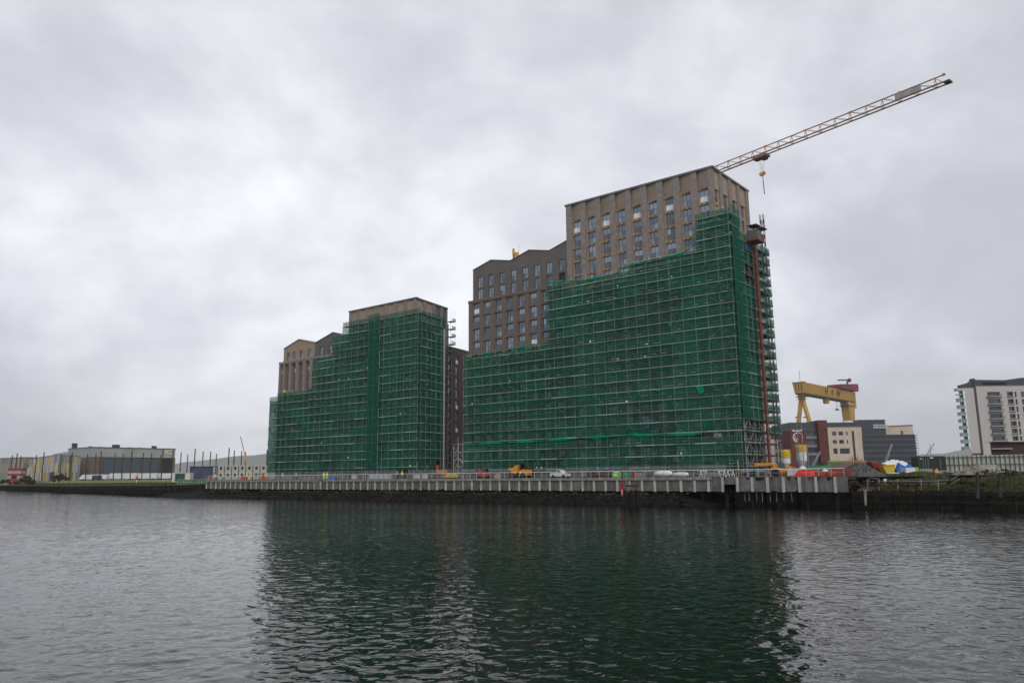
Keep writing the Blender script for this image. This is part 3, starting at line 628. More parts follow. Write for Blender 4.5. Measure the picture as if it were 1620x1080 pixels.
# tan and grey gabled upper parts
def gable(pts, m, wc, z0=37.47, zt=40.6):
    xa, xb = pts[0][0], pts[-1][0]
    MB(FR2).holed(xa, xb, z0, zt, [(c-0.62, c+0.62, 38.9-1.05, 38.9+1.1) for c in wc], 0.35, 0.28).build('gable_front', m, b1)
    MB(FR2).prism([(xa, zt), (xb, zt)]+list(reversed(pts)), 0.35, 0.63, 'xz').build('gable_top', m, b1, fix=True)
    MB(FR2).prism([(xa, z0), (xb, z0)]+[(x, z-0.05) for x, z in reversed(pts)], 0.66, 14, 'xz').build('gable_core', M_core, b1, fix=True)
    for (p, q), (r, s_) in zip(pts[:-1], pts[1:]): MB(FR2).prism([(p, q+0.02), (r, s_+0.02), (r, s_+0.2), (p, q+0.2)], 0.2, 14.1, 'xz').build('roof', M_cope, b1, fix=True)
    for c in wc: add_window(b1, FR2, 'b1g', c, 0.55, 38.9, 1.2, 2.1, 1, 1)
gable([(124.02, 41.3), (126.6, 42.0), (130.7, 43.35), (138.4, 41.3)], M_bronze2, [128.2, 131.8, 135.6])
gable([(138.42, 41.3), (145.6, 43.2), (152.5, 41.2)], M_tanclad, [140.9, 144.4, 147.5, 150.3])
# pinkish brick with tall recesses
rx = [(140.1, 141.9), (143.2, 145.1), (146.3, 148.3), (149.4, 151.4), (152.2, 153.3), (136.8, 138.8), (133.6, 135.6), (130.4, 132.4), (127.2, 129.2)]
ops = [(a, b, z0, z1) for a, b in rx for z0, z1 in ((28.6, 36.7), (17.2, 27.4), (6.0, 16.0))]
MB(FR2).holed(124.02, 154.0, 4.5, 37.46, ops, 0.0, 0.55).build('brick_front', M_brick4, b1)
MB(FR2).holed(124.02, 154.0, 4.5, 37.46, [(a+0.06, a+1.1, z-1.0, z+1.05) for a, b in rx for z in [35.2-2.95*k for k in range(11)] if z > 5.8], 0.551, 0.15).build('recess_wall', M_brick2, b1)
MB(FR2).box(124.02, 153.95, 0.75, 14, 4.5, 37.46).build('lower_core', M_core, b1)
MB(FR2).box(124.02, 154.1, -0.08, 0.9, 37.0, 37.475).build('cornice', M_brick4, b1)
for i, (a, b) in enumerate(rx[:5]):
    for j, z in enumerate((35.2, 32.25, 29.75)): add_window(b1, FR2, 'b1b', a+0.58, 0.68, z, 1.04, 2.05 if j < 2 else 2.05, 0, 1, film=(j == 0 and i % 2 == 0))
hidden_windows(b1, FR2, [(a+0.58, 0.68, z) for a, b in rx for z in [35.2-2.95*k for k in range(3, 11)] if z > 5.8], 1.04, 2.05)
# the dark brown rear wing to the right
wc = [(15.5, 1.25), (19.05, 1.35), (22.6, 1.3), (26.2, 1.3), (29.8, 1.3)]; wz = [35.4-2.97*k for k in range(11)]
MB(R1).holed(14.25, 34, 4.5, 38.0, [(c-w/2, c+w/2, z-1.15-(0.25 if i % 2 else 0), z+1.15-(0.25 if i % 2 else 0)) for i, (c, w) in enumerate(wc) for z in wz if z > 6], 0.1, 0.3).build('rear_wing_wall', M_brick3, b1)
MB(R1).box(14.25, 34, 0.42, 13, 4.5, 37.9).build('rear_wing_core', M_core, b1)
MB(R1).box(14.25, 34.1, 0.0, 13.1, 38.0, 38.3).build('roof', M_cope, b1)
for i, (c, w) in enumerate(wc):
    for j, z in enumerate(wz):
        if z > 6 and i < 3: add_window(b1, R1, 'b1w%d' % (i > 0), c, 0.34, z-(0.25 if i % 2 else 0), w, 2.25, 1, 1, film=(i == 1 and j in (0, 4, 6)) )
hidden_windows(b1, R1, [(c, 0.34, z-(0.25 if i % 2 else 0)) for i, (c, w) in enumerate(wc) for z in wz if z > 6 and i >= 3], 1.3, 2.25)
# brown drainpipe-like joint strip between tower and wing
MB(R1).box(14.21, 14.6, -0.1, 0.09, 4.5, 44.0).build('corner_strip', M_cope, b1)

# ================================================================== SCAFFOLDS
M_tube = mat('scaffold_tube', (0.48, 0.50, 0.49), 0.5, metal=0.45, var=0.25, scale=0.8)
M_board = mat('scaffold_board', (0.17, 0.14, 0.10), 0.9, var=0.4, scale=0.9)
M_deck = mat('shaded_deck', (0.045, 0.040, 0.032), 0.95, var=0.4, scale=0.9)  # very dark wood colour paints in the shade band under each lift
M_net = netmat('green_debris_net', (0.018, 0.126, 0.080), 0.46, 0.72)
M_netd = netmat('dense_green_net', (0.008, 0.17, 0.105), 0.55, 0.8)
M_blue = mat('blue_sheeting', (0.03, 0.10, 0.16), 0.6, var=0.35, scale=0.7, alpha=0.75)
def toemat(nm='toe_board', cs=((0.15, 0.12, 0.085), (0.16, 0.23, 0.175), (0.17, 0.25, 0.20), (0.29, 0.37, 0.32))):
    m = bpy.data.materials.new(nm); m.use_nodes = True; t = m.node_tree; p = t.nodes['Principled BSDF']; p.inputs['Roughness'].default_value = 0.7
    uv = N(t, 'ShaderNodeTexCoord'); s = N(t, 'ShaderNodeSeparateXYZ'); t.links.new(uv.outputs['UV'], s.inputs[0])
    d = N(t, 'ShaderNodeMath', operation='DIVIDE'); d.inputs[1].default_value = 3.9; t.links.new(s.outputs[0], d.inputs[0])
    d2 = N(t, 'ShaderNodeMath', operation='MULTIPLY'); d2.inputs[1].default_value = 0.49; t.links.new(s.outputs[1], d2.inputs[0])
    f2 = N(t, 'ShaderNodeMath', operation='FLOOR'); t.links.new(d2.outputs[0], f2.inputs[0])
    m3 = N(t, 'ShaderNodeMath', operation='MULTIPLY'); m3.inputs[1].default_value = 0.37; t.links.new(f2.outputs[0], m3.inputs[0])
    a0 = N(t, 'ShaderNodeMath', operation='ADD'); t.links.new(d.outputs[0], a0.inputs[0]); t.links.new(m3.outputs[0], a0.inputs[1])
    f1 = N(t, 'ShaderNodeMath', operation='FLOOR'); t.links.new(a0.outputs[0], f1.inputs[0])
    c = N(t, 'ShaderNodeCombineXYZ'); t.links.new(f1.outputs[0], c.inputs[0]); t.links.new(f2.outputs[0], c.inputs[1])
    wn = N(t, 'ShaderNodeTexWhiteNoise', noise_dimensions='2D'); t.links.new(c.outputs[0], wn.inputs[0])
    r = N(t, 'ShaderNodeValToRGB'); t.links.new(wn.outputs['Value'], r.inputs[0]); r.color_ramp.interpolation = 'CONSTANT'
    r.color_ramp.elements[0].color = (*cs[0], 1); r.color_ramp.elements[1].position = 0.86; r.color_ramp.elements[1].color = (*cs[3], 1)
    e = r.color_ramp.elements.new(0.25); e.color = (*cs[1], 1); e = r.color_ramp.elements.new(0.52); e.color = (*cs[2], 1)
    t.links.new(r.outputs[0], p.inputs['Base Color']); MATS[nm] = m; return m
M_toe = toemat()
M_led = toemat('outer_ledger', ((0.05, 0.12, 0.08), (0.12, 0.16, 0.11), (0.13, 0.23, 0.17), (0.22, 0.30, 0.25)))
M_std = mat('outer_standard', (0.13, 0.21, 0.17), 0.6, var=0.4, scale=0.5)
def net_sheet(parent, fr, xa, xb, za, zb, rs, y=-0.07, m=None, dx=0.6, sag=0.10, seg=7.2, rows=4, lean=0.0, name='netting', foldtop=0.0):
    mb = MB(fr); x = xa
    while x < xb-0.05:
        x2 = min(x+rs.uniform(0.6, 1.2)*seg, xb)
        if xb-x2 < 1.5: x2 = xb
        nx = max(2, int((x2-x)/dx)); ph = rs.uniform(0, 6.28); o1 = rs.uniform(-0.03, 0.03); amp = sag*rs.uniform(0.5, 1.4); zo = rs.uniform(-0.12, 0.05); zo2 = rs.uniform(-0.12, 0.05)
        vs = []
        for i in range(nx+1):
            t = i/nx; X = x+(x2-x)*t
            for j in range(rows+1):
                q = j/rows; bil = amp*sin(pi*q)*(0.6+0.6*sin(X*2.62+ph)+0.3*sin(X*6.1+ph*2))
                zt = zb+foldtop*(sin(X*0.31+ph)*0.5+sin(X*0.9+ph)*0.25)
                zlo = za+(zo*(1-t)+zo2*t)
                vs.append((X, y+o1-bil-lean*(1-q)+0.025*sin(X*9.3+q*5+ph), zlo+(zt-zlo)*q))
        mb.add(vs, [(i*(rows+1)+j, (i+1)*(rows+1)+j, (i+1)*(rows+1)+j+1, i*(rows+1)+j+1) for i in range(nx) for j in range(rows)])
        x = x2-0.06 if x2 < xb else x2
    return mb.build(name, m or M_net, parent, smooth=True)
def scaffold(root, fr, x0, x1, depths, lifts, top, rs, bay=2.4, zg=4.5, net=lambda x, k: True, brace=lambda i, k: False, tw=0.062, stand_top=1.25, tag_transoms=True, toe=True, guard=True):
    """top(x) -> height of the top lift at x; depths: y of the standard rows, first is the outer one"""
    xs = list(np.arange(x0+0.15, x1-0.3, bay))+[x1-0.12]
    for i, x in enumerate(xs):
        for q, y in enumerate(depths):
            zt = max(top(x-0.2), top(x+0.2))+stand_top+rs.uniform(-0.25, 0.7)
            if q == 1 and len(depths) > 2 and i % 2: continue
            yy = y-0.15 if q == 0 else y
            MB(fr).bar((x, yy, zg), (x, yy, zt), tw*(0.85 if q == 0 else 1)).build('standard', M_std if q == 0 else M_tube, root)
    tr = MB(fr)
    for k, z in enumerate(lifts):
        # runs of this lift
        runs = []; cur = None
        for x in np.arange(x0, x1+0.01, 0.2):
            ok = top(x) >= z-0.05
            if ok and cur is None: cur = x
            if (not ok or x > x1-0.2) and cur is not None: runs.append((cur, x if not ok else x1)); cur = None
        for xa, xb in runs:
            if xb-xa < 0.6: continue
            MB(fr).bar((xa-0.2, depths[0]-0.17, z-0.04), (xb+0.2, depths[0]-0.17, z-0.04), tw*1.25).build('ledger', M_led, root)
            if guard:
                MB(fr).bar((xa-0.1, depths[0]-0.16, z+1.03), (xb+0.1, depths[0]-0.16, z+1.03), tw*0.7).build('guard_rail', M_std, root)
                MB(fr).bar((xa-0.1, depths[0]-0.045, z+0.55), (xb+0.1, depths[0]-0.045, z+0.55), tw*0.8).build('guard_rail', M_tube, root)
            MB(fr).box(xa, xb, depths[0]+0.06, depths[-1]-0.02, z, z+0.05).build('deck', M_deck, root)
            if toe: MB(fr).box(xa, xb, depths[0]-0.135, depths[0]-0.11, z-0.01, z+0.12).build('toe_board', M_toe, root)
            for i, x in enumerate(xs):
                if xa-0.1 <= x <= xb+0.1: tr.bar((x+0.06, depths[0]-0.12, z-0.12), (x+0.06, depths[-1]+0.1, z-0.12), tw)
    tag(tr.build('transom', M_tube, root), kind='stuff')
    nb = 0
    for i in range(len(xs)-1):
        for k in range(len(lifts)-1):
            if brace(i, k) and top((xs[i]+xs[i+1])/2) >= lifts[k+1]-0.1:
                d = (i+k) % 2
                a, b = (xs[i], xs[i+1]) if d else (xs[i+1], xs[i])
                if nb < 100: MB(fr).bar((a, depths[0]+0.04, lifts[k]), (b, depths[0]+0.04, lifts[k+1]), tw).build('brace', M_tube, root)
                nb += 1
    return xs
LZ = 2.035; L2 = [6.21+LZ*k for k in range(23)]
rs = random.Random(5)
s2 = empty('scaffold', SP(50, 9.5, 4.5), 'green netted tube scaffold wrapped around the taller right-hand block, stepping up to its corner', 'scaffold', 'scaffolds around the new blocks')
FN = Fr(SP(0, 9.0, 0), U, V)
def top2(x):
    if x < 24.9: return L2[22]
    if x < 39: return L2[19]
    if x < 58.9: return L2[18]
    return L2[12]
scaffold(s2, FN, 18.6, 82.0, (0.0, 1.28), L2, top2, rs, brace=lambda i, k: (i in (0, 1)) or (i == 8 and k in (2, 5, 6, 9, 13)) or (i == 15 and k in (3, 4, 8, 12, 15)) or (i == 21 and k in (1, 6, 7, 11)))
for k in range(23):
    z0_, z1_ = L2[k], L2[k]+LZ
    xb = 25.0 if k > 19 else (58.9 if k > 12 else 82.0)
    if k == 0: z0_ = 5.95
    if k in (22,): z1_ = z0_+1.1
    if k == 19:
        net_sheet(s2, FN, 18.45, 25.0, z0_, z1_, rs); net_sheet(s2, FN, 24.9, 39.2, z0_, z0_+0.35, rs, foldtop=0.2); continue
    if k == 18:
        net_sheet(s2, FN, 18.45, 39.1, z0_, z1_, rs); net_sheet(s2, FN, 39.0, 58.95, z0_, z0_+1.15, rs, foldtop=0.15); continue
    if k == 12:
        net_sheet(s2, FN, 18.45, 58.9, z0_, z1_, rs); net_sheet(s2, FN, 58.8, 82.05, z0_, z0_+0.75, rs, foldtop=0.3); continue
    if k == 2:      # a torn gap near the corner, low down
        net_sheet(s2, FN, 18.45, 30.0, z0_, z1_-0.75, rs, foldtop=0.5); net_sheet(s2, FN, 29.8, xb+0.05, z0_, z1_, rs); continue
    net_sheet(s2, FN, 18.45, xb+0.05, z0_, z1_, rs, sag=0.12 if k % 3 else 0.2)
# loose, brighter rolls of net along the stepped top edges and one sagging band low down
def net_roll(parent, fr, pts, w, m=None, y=-0.16):
    mb = MB(fr); vs = []; n = 10; P = []
    pts = sorted(pts); xs = np.linspace(pts[0][0], pts[-1][0], 70); zs = np.interp(xs, [p[0] for p in pts], [p[1] for p in pts])
    for x, z in zip(xs, zs):
        ww = w*(0.75+0.5*sin(x*0.7)+0.25*sin(x*2.3))
        for j in range(4): vs.append((x, y-0.18*sin(pi*j/3)-0.04*sin(x*3+j), z+ww*(j/3-0.5)))
    mb.add(vs, [(i*4+j, (i+1)*4+j, (i+1)*4+j+1, i*4+j+1) for i in range(69) for j in range(3)])
    return mb.build('net_roll', m or M_netd, parent, smooth=True)
M_roll = netmat('bright_green_net', (0.005, 0.27, 0.14), 0.8, 1.0)
net_roll(s2, FN, [(58.9, 44.7), (51.4, 44.0), (49.8, 43.6), (44.6, 43.7), (42.2, 43.8), (40.7, 44.3), (39, 44.8), (35.6, 45.15), (28, 45.15), (26.2, 45.9), (24.9, 46.7)], 0.42, M_roll)
net_roll(s2, FN, [(82, 31.1), (75, 31.5), (66, 31.7), (62, 32.2), (58.9, 32.0)], 0.35, M_roll)
net_roll(s2, FN, [(82, 11.8), (70, 11.9), (62, 11.85), (54, 12.1), (40, 12.3), (32, 11.9), (26, 12.0)], 0.55, M_roll)
for xa, xb, k in ((25.2, 31, 18), (34, 38, 18), (41, 47, 17), (19, 24.5, 21), (40, 46, 15), (47, 53, 15), (27, 31, 17), (66, 70, 7), (30, 34.5, 11), (36, 41, 3), (27, 32, 2), (24, 30, 13)):
    MB(FN).box(xa, xb, 0.07, 0.10, L2[k]+0.2, L2[k]+1.15).build('blue_sheet', M_blue, s2)
# right-hand face of the scaffold
RN = rfr(SP(18.45, 9.0), 50)
def topr(x): return L2[22] if x < 3.9 else L2[20] if x < 9.6 else L2[20]
scaffold(s2, RN, 0.25, 17.1, (0.0, 1.4, 2.7), L2, topr, rs, bay=2.1, brace=lambda i, k: i in (0, 1, 3) or (i in (5, 6, 7) and k % 2 == 0), stand_top=1.4)
for k in range(4, 23):
    z0_, z1_ = L2[k], L2[k]+LZ
    if k == 22: net_sheet(s2, RN, 0.0, 3.9, z0_, z0_+1.6, rs, foldtop=0.5); continue
    if k == 21: net_sheet(s2, RN, 0.0, 4.0, z0_, z1_, rs); continue
    if k == 20: net_sheet(s2, RN, 0.0, 9.7, z0_, z0_+1.5, rs, foldtop=0.6); continue
    if k in (17, 16): net_sheet(s2, RN, 0.0, 4.6, z0_, z1_, rs); net_sheet(s2, RN, 8.2, 9.9, z0_, z1_, rs); continue
    net_sheet(s2, RN, 0.0, 9.9, z0_, z1_ if k > 4 else z1_, rs, m=M_net)
# the corner strip doubled up, and net folded over each lift of the open stair bay
for k in range(4, 22): net_sheet(s2, RN, 0.0, 3.2, L2[k], L2[k]+LZ, rs, y=-0.2, sag=0.18)
for k in range(3, 21):
    net_sheet(s2, RN, 10.6, 17.2, L2[k]-0.3, L2[k]+rs.uniform(0.95, 1.4), rs, m=M_netd, foldtop=0.35, seg=3)
    MB(RN).box(10.4, 17.0, 0.1, 2.68, L2[k]-0.10, L2[k]-0.03).build('net_floor', M_netd, s2)
RB = Fr(RN(17.15, 0, 0), RN.y, RN.x*1.0)
for k in range(3, 21): net_sheet(s2, RB, 0.0, 2.7, L2[k]-0.3, L2[k]+rs.uniform(0.7, 1.3), rs, m=M_netd, y=0.05, foldtop=0.3, seg=3)
for p, q in ((34, 18), (47.3, 22), (53, 27)): pass
MB(RN).box(5.2, 8.4, -0.3, -0.26, L2[19]+0.4, L2[19]+1.5).build('blue_sheet', M_blue, s2)

# ---- left-hand scaffold
s1 = empty('scaffold', SP(126, 9.5, 4.5), 'green netted tube scaffold around the shorter left-hand block, stepping down to the left', 'scaffold', 'scaffolds around the new blocks')
L1 = [7.28+2.02*k for k in range(19)]
def top1f(x): return L1[18] if x < 124.3 else (L1[16] if x < 128.5 else (L1[14] if x < 136.4 else (L1[10] if x < 151.5 else L1[9])))
scaffold(s1, FN, 96.3, 155.1, (0.0, 1.28), L1, top1f, rs, brace=lambda i, k: (i == 0) or (i == 7 and k in (3, 4, 9, 13)) or (i == 14 and k in (2, 7, 8)) or (i == 20 and k in (1, 5)) or (i == 24))
for k in range(19):
    z0_ = L1[k] if k else 6.6; z1_ = L1[k]+2.02
    xb = 124.3 if k > 16 else 128.5 if k > 14 else (136.4 if k > 10 else (155.2 if k < 10 else 151.5))
    if k == 14: net_sheet(s1, FN, 128.4, 136.4, z0_, z0_+0.9, rs); xb = 128.5
    if k == 10: net_sheet(s1, FN, 136.3, 151.5, z0_, z0_+0.8, rs); xb = 136.4
    if k == 18: z1_ = z0_+1.2
    net_sheet(s1, FN, 96.1, xb, z0_, z1_, rs)
for k in range(19):     # projecting loading bay, netted twice
    net_sheet(s1, FN, 109.2, 113.6, L1[k]-(0.6 if k == 0 else 0), L1[k]+2.02 if k < 18 else L1[k]+1.7, rs, y=-0.75)
for x in (109.3, 111.4, 113.5): MB(FN).bar((x, -0.68, 4.5), (x, -0.68, L1[18]+1.9), 0.06).build('standard', M_tube, s1)
R1N = rfr(SP(96.1, 9.0), 62)
scaffold(s1, R1N, 0.25, 11.3, (0.0, 1.4), L1, lambda x: L1[18] if x < 9.6 else L1[17], rs, bay=2.2, brace=lambda i, k: i in (0, 2) and k % 2 == 0, guard=False)
for k in range(1, 19): net_sheet(s1, R1N, 0.0, 11.3, L1[k], L1[k]+(2.02 if k < 18 else 0.9), rs, foldtop=0.2 if k == 18 else 0)
net_sheet(s1, R1N, 0.0, 7.5, 5.0, L1[1], rs)
for xa, xb, k in ((103, 114, 14), (124.5, 128.3, 15), (128.6, 136, 14), (136.5, 138.5, 10), (105, 109, 10)): MB(FN).box(xa, xb, 0.07, 0.10, L1[k]+0.2, L1[k]+1.1).build('blue_sheet', M_blue, s1)
# rear corner of the same scaffold sticking out behind the tower
for x in (14.3, 15.7):
    for y in (-1.3, 0.1): MB(R1).bar((x, y, 38.6), (x, y, 47.2), 0.06).build('standard', M_tube, s1)
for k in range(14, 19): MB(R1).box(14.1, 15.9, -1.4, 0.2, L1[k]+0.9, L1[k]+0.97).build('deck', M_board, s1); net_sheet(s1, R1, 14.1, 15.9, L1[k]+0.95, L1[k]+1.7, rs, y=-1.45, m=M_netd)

# netting round the far left end of the left scaffold, where it would otherwise show only sky
for k in range(10):
    z0_ = L1[k] if k else 6.6
    net_sheet(s1, FN, 152.0, 155.2, z0_, L1[k]+(2.02 if k < 9 else 1.0), rs, y=1.36, m=M_netd)
RE = Fr(FN(155.25, 0, 0), FN.y, -FN.x)
for k in range(10): net_sheet(s1, RE, 0.0, 1.35, L1[k] if k else 6.6, L1[k]+(2.02 if k < 9 else 1.0), rs, m=M_netd, y=-0.02)
# loose flaps and folds of net hanging from the lifts
rf = random.Random(77)
for sf, root, n_, lo, hi, LL in ((FN, s2, 26, 19, 80, L2), (FN, s1, 14, 98, 150, L1)):
    for _ in range(n_):
        x = rf.uniform(lo, hi); kmax = 18 if (root is s2 and x < 57) else (17 if x < 122 and root is s1 else 10)
        k = rf.randrange(1, kmax); w = rf.uniform(0.3, 1.7); h = rf.uniform(0.4, 1.9); z1 = LL[k]-0.05; mb = MB(sf); nx = 7; vs = []
        for i in range(nx+1):
            t = i/nx
            for j in range(4): q = j/3; vs.append((x+w*t*(1-0.35*q)+0.1*sin(q*4+x), -0.2-0.22*q*abs(sin(t*5+x))-0.05*sin(t*9), z1-h*q*(0.6+0.4*sin(t*3+x))))
        mb.add(vs, [(i*4+j, (i+1)*4+j, (i+1)*4+j+1, i*4+j+1) for i in range(nx) for j in range(3)]); mb.build('net_flap', M_roll if rf.random() < 0.18 else M_netd, root, smooth=True)

# open, un-netted lifts down the far end of the left block's dark side
for x in (12.3, 14.1):
    for y in (-1.4, -0.15): MB(R1).bar((x, y, 4.5), (x, y, 39.5), 0.07).build('standard', M_std, s1)
for k in range(16):
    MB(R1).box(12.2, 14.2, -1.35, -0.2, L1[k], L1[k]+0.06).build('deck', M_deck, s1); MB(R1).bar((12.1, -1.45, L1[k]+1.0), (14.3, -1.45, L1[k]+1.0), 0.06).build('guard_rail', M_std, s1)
    if k % 2: MB(R1).bar((12.3, -1.42, L1[k]), (14.1, -1.42, L1[k]+2.0), 0.06).build('brace', M_std, s1)

# ================================================================== FAR BUILDINGS AND CRANES
def wp(px, Y): return Vector((gx(px, Y, 5.0), Y, 0))
def wall_frame(pa, pb):                   # frame running from pa (right in the photo) to pb, looking at it from the river
    d = (pb-pa); L = d.length; d.normalize(); nrm = Vector((-d.y, d.x, 0))
    if nrm.y < 0: nrm = -nrm
    return Fr((pa.x, pa.y, 0), d, nrm), L
def stripemat(name, cols, w=1.15, tiers=(6.0,), seed=0.0, rough=0.5):
    m = bpy.data.materials.new(name); m.use_nodes = True; t = m.node_tree; p = t.nodes['Principled BSDF']; p.inputs['Roughness'].default_value = rough
    uv = N(t, 'ShaderNodeTexCoord'); s = N(t, 'ShaderNodeSeparateXYZ'); t.links.new(uv.outputs['UV'], s.inputs[0])
    def mt(op, a, b):
        n = N(t, 'ShaderNodeMath', operation=op)
        for i, q in enumerate((a, b)):
            if q is None: continue
            if isinstance(q, (int, float)): n.inputs[i].default_value = q
            else: t.links.new(q, n.inputs[i])
        return n.outputs[0]
    fy = mt('FLOOR', mt('DIVIDE', mt('SUBTRACT', s.outputs[1], 4.6), tiers[0]), None)
    fx = mt('FLOOR', mt('DIVIDE', mt('ADD', s.outputs[0], mt('MULTIPLY', fy, 0.45)), w), None)
    c = N(t, 'ShaderNodeCombineXYZ'); t.links.new(mt('ADD', fx, seed), c.inputs[0]); t.links.new(fy, c.inputs[1])
    wn = N(t, 'ShaderNodeTexWhiteNoise', noise_dimensions='2D'); t.links.new(c.outputs[0], wn.inputs[0])
    r = N(t, 'ShaderNodeValToRGB'); r.color_ramp.interpolation = 'CONSTANT'; n = len(cols)
    r.color_ramp.elements[0].color = (*cols[0], 1); r.color_ramp.elements[1].position = 1/n; r.color_ramp.elements[1].color = (*cols[1], 1)
    for i in range(2, n): e = r.color_ramp.elements.new(i/n); e.color = (*cols[i], 1)
    t.links.new(wn.outputs['Value'], r.inputs[0]); t.links.new(r.outputs[0], p.inputs['Base Color']); MATS[name] = m; return m
Yl, Gr, Wh, Bl, Gn = (0.60, 0.44, 0.01), (0.20, 0.21, 0.22), (0.52, 0.52, 0.56), (0.05, 0.07, 0.09), (0.16, 0.22, 0.17)
M_str = stripemat('coloured_panels', [Yl, Wh, Bl, Gr, Wh, Yl, Bl, Gn, Wh, Yl, Gr, (0.30, 0.25, 0.30)], 1.9, (4.9,))
M_str2 = stripemat('muted_panels', [(0.24, 0.23, 0.16), (0.16, 0.16, 0.14), (0.28, 0.26, 0.20), (0.20, 0.20, 0.13), (0.14, 0.15, 0.14)], 1.2, (6.0,), 7.0)
M_shed = mat('shed_cladding', (0.30, 0.31, 0.31), 0.6, var=0.12, scale=0.08, streak=0.15)
M_shedl = mat('shed_side_cladding', (0.36, 0.39, 0.40), 0.6, var=0.10, scale=0.08)
M_shedd = ribmat('shed_doors', (0.060, 0.080, 0.098), 7.0, 0.4, 0.35)
M_brn = mat('brown_cladding', (0.12, 0.095, 0.080), 0.7, var=0.1, scale=0.2)
M_dark = mat('dark_opening', (0.012, 0.012, 0.014), 0.6)
M_dark2 = mat('dark_vent', (0.035, 0.025, 0.028), 0.7)
# long shed with dark doors
ca, cb, cc_ = wp(141, 560), wp(274.5, 610), wp(80, 690)
zt = gz(141, 707.5, 560)
sh = empty('film_studio_shed', (ca.x, ca.y, 4.6), 'long grey shed with dark blue doors behind the tall steel poles on the left', 'shed')
Fs, L = wall_frame(ca, cb)
for f in (Fs,):
    pass
z_mid = gz(141, 722.5, 560)
MB(Fs).box(0, L, 0, 40, z_mid, zt).build('upper_cladding', M_shed, sh)
MB(Fs).box(6, L-2.0, 0.8, 39, 4.4, z_mid-0.02).build('door_wall', M_shedd, sh)
MB(Fs).box(0, 5.98, 0.3, 39, 4.4, z_mid-0.02).build('corner_wall', M_brn, sh)
MB(Fs).box(L-1.98, L+0.6, 0.3, 39, 4.4, z_mid-0.02).build('corner_wall', M_brn, sh)
MB(Fs).box(-0.3, L+0.3, -0.4, 40.3, zt, zt+0.5).build('roof_edge', M_cope, sh)
MB(Fs).box(L-10.5, L-2.1, 0.5, 0.78, 4.4, z_mid-0.05).build('open_door', M_dark, sh)
for i in range(1, 7): MB(Fs).box(L*i/8-0.25, L*i/8+0.25, 0.45, 0.79, 4.4, z_mid-0.03).build('door_mullion', M_brn, sh)
Fl, Ll = wall_frame(cc_, ca)
MB().prism([(cc_.x, cc_.y), (ca.x, ca.y+0.05), (ca.x+25, ca.y+34), (cc_.x+20, cc_.y+30)], z_mid, zt-0.2, 'xy').build('side_cladding', M_shedl, sh, fix=True)
MB().prism([(cc_.x+0.5, cc_.y), (ca.x-0.2, ca.y+0.5), (ca.x+24, ca.y+34), (cc_.x+20, cc_.y+29)], 4.4, z_mid-0.03, 'xy').build('side_wall', M_brn, sh, fix=True)
for px, w_, y0, y1, dY in ((111, 1.2, 700.8, 712, 630), (177, 2.0, 703.0, 710, 585), (238.3, 1.2, 705.0, 711, 603)):
    c = wp(px, dY); MB().box(c.x-w_, c.x+w_, c.y, c.y+4, zt-1, gz(px, y0, dY)).build('roof_vent', M_dark2, sh)
for px, dY in ((136, 565), (153, 575), (199, 590), (215, 596)):
    c = wp(px, dY); MB().box(c.x-0.8, c.x+0.8, c.y+1, c.y+3, zt, zt+1.1).build('roof_cowl', M_dark, sh)
s_ = MB(Fs).box(L-8.6, L-1.6, -0.12, -0.02, zt-3.9, zt-0.6).build('sign', mat('pale_sign', (0.42, 0.44, 0.46), 0.5, var=0.05), sh)
MB(Fs).lathe([(0.01, -0.2), (1.15, -0.2), (1.15, -0.13)], (L-7.2, 0, zt-2.0), 18, 'y').build('sun_emblem', mat('yellow_emblem', (0.65, 0.50, 0.04), 0.5), s_)
for k, (a, b) in enumerate(((-5.8, -5.1), (-4.95, -4.7), (-4.55, -3.9), (-3.75, -3.2), (-3.05, -2.8), (-2.65, -2.1))): MB(Fs).box(L+a, L+b, -0.18, -0.13, zt-2.35, zt-1.75).build('lettering', M_dark, s_)
# striped studio
ca, cb, cc_ = wp(89, 430), wp(124, 470), wp(41, 515)
st = empty('film_studio', (ca.x, ca.y, 4.6), 'studio building clad in yellow, white and dark upright panels', 'studio')
zt = gz(89, 719.3, 430)
MB().prism([(cc_.x, cc_.y), (ca.x, ca.y), (cb.x, cb.y), (cb.x-25, cb.y+45), (cc_.x+10, cc_.y+30)], 4.4, zt, 'xy').build('panelled_wall', M_str, st, fix=True)
MB().prism([(cc_.x-.2, cc_.y-.2), (ca.x, ca.y-.3), (cb.x+.3, cb.y), (cb.x-25, cb.y+45), (cc_.x+10, cc_.y+30)], zt, zt+0.35, 'xy').build('roof_edge', M_cope, st, fix=True)
Fd, Ld = wall_frame(cc_, ca)
MB(Fd).box(Ld*0.80, Ld*0.935, -0.15, 0.2, 4.5, 9.6).build('door', M_dark, st)
MB(Fd).box(Ld*0.02, Ld*0.055, -0.2, 0.2, zt-5.5, zt-3.4).build('dark_panel', M_dark, st)
ca, cb = wp(-40, 560), wp(41, 521); Fd, Ld = wall_frame(ca, cb)
st2 = empty('film_studio', (ca.x, ca.y, 4.6), 'low studio building with muted olive and grey upright stripes at the far left', 'studio')
zt = gz(31, 723.5, 525)
MB(Fd).box(0, Ld*0.93, 0, 35, 4.4, zt).build('panelled_wall', M_str2, st2)
MB(Fd).box(-0.2, Ld*0.93+0.2, -0.2, 35, zt, zt+0.3).build('roof_edge', M_cope, st2)
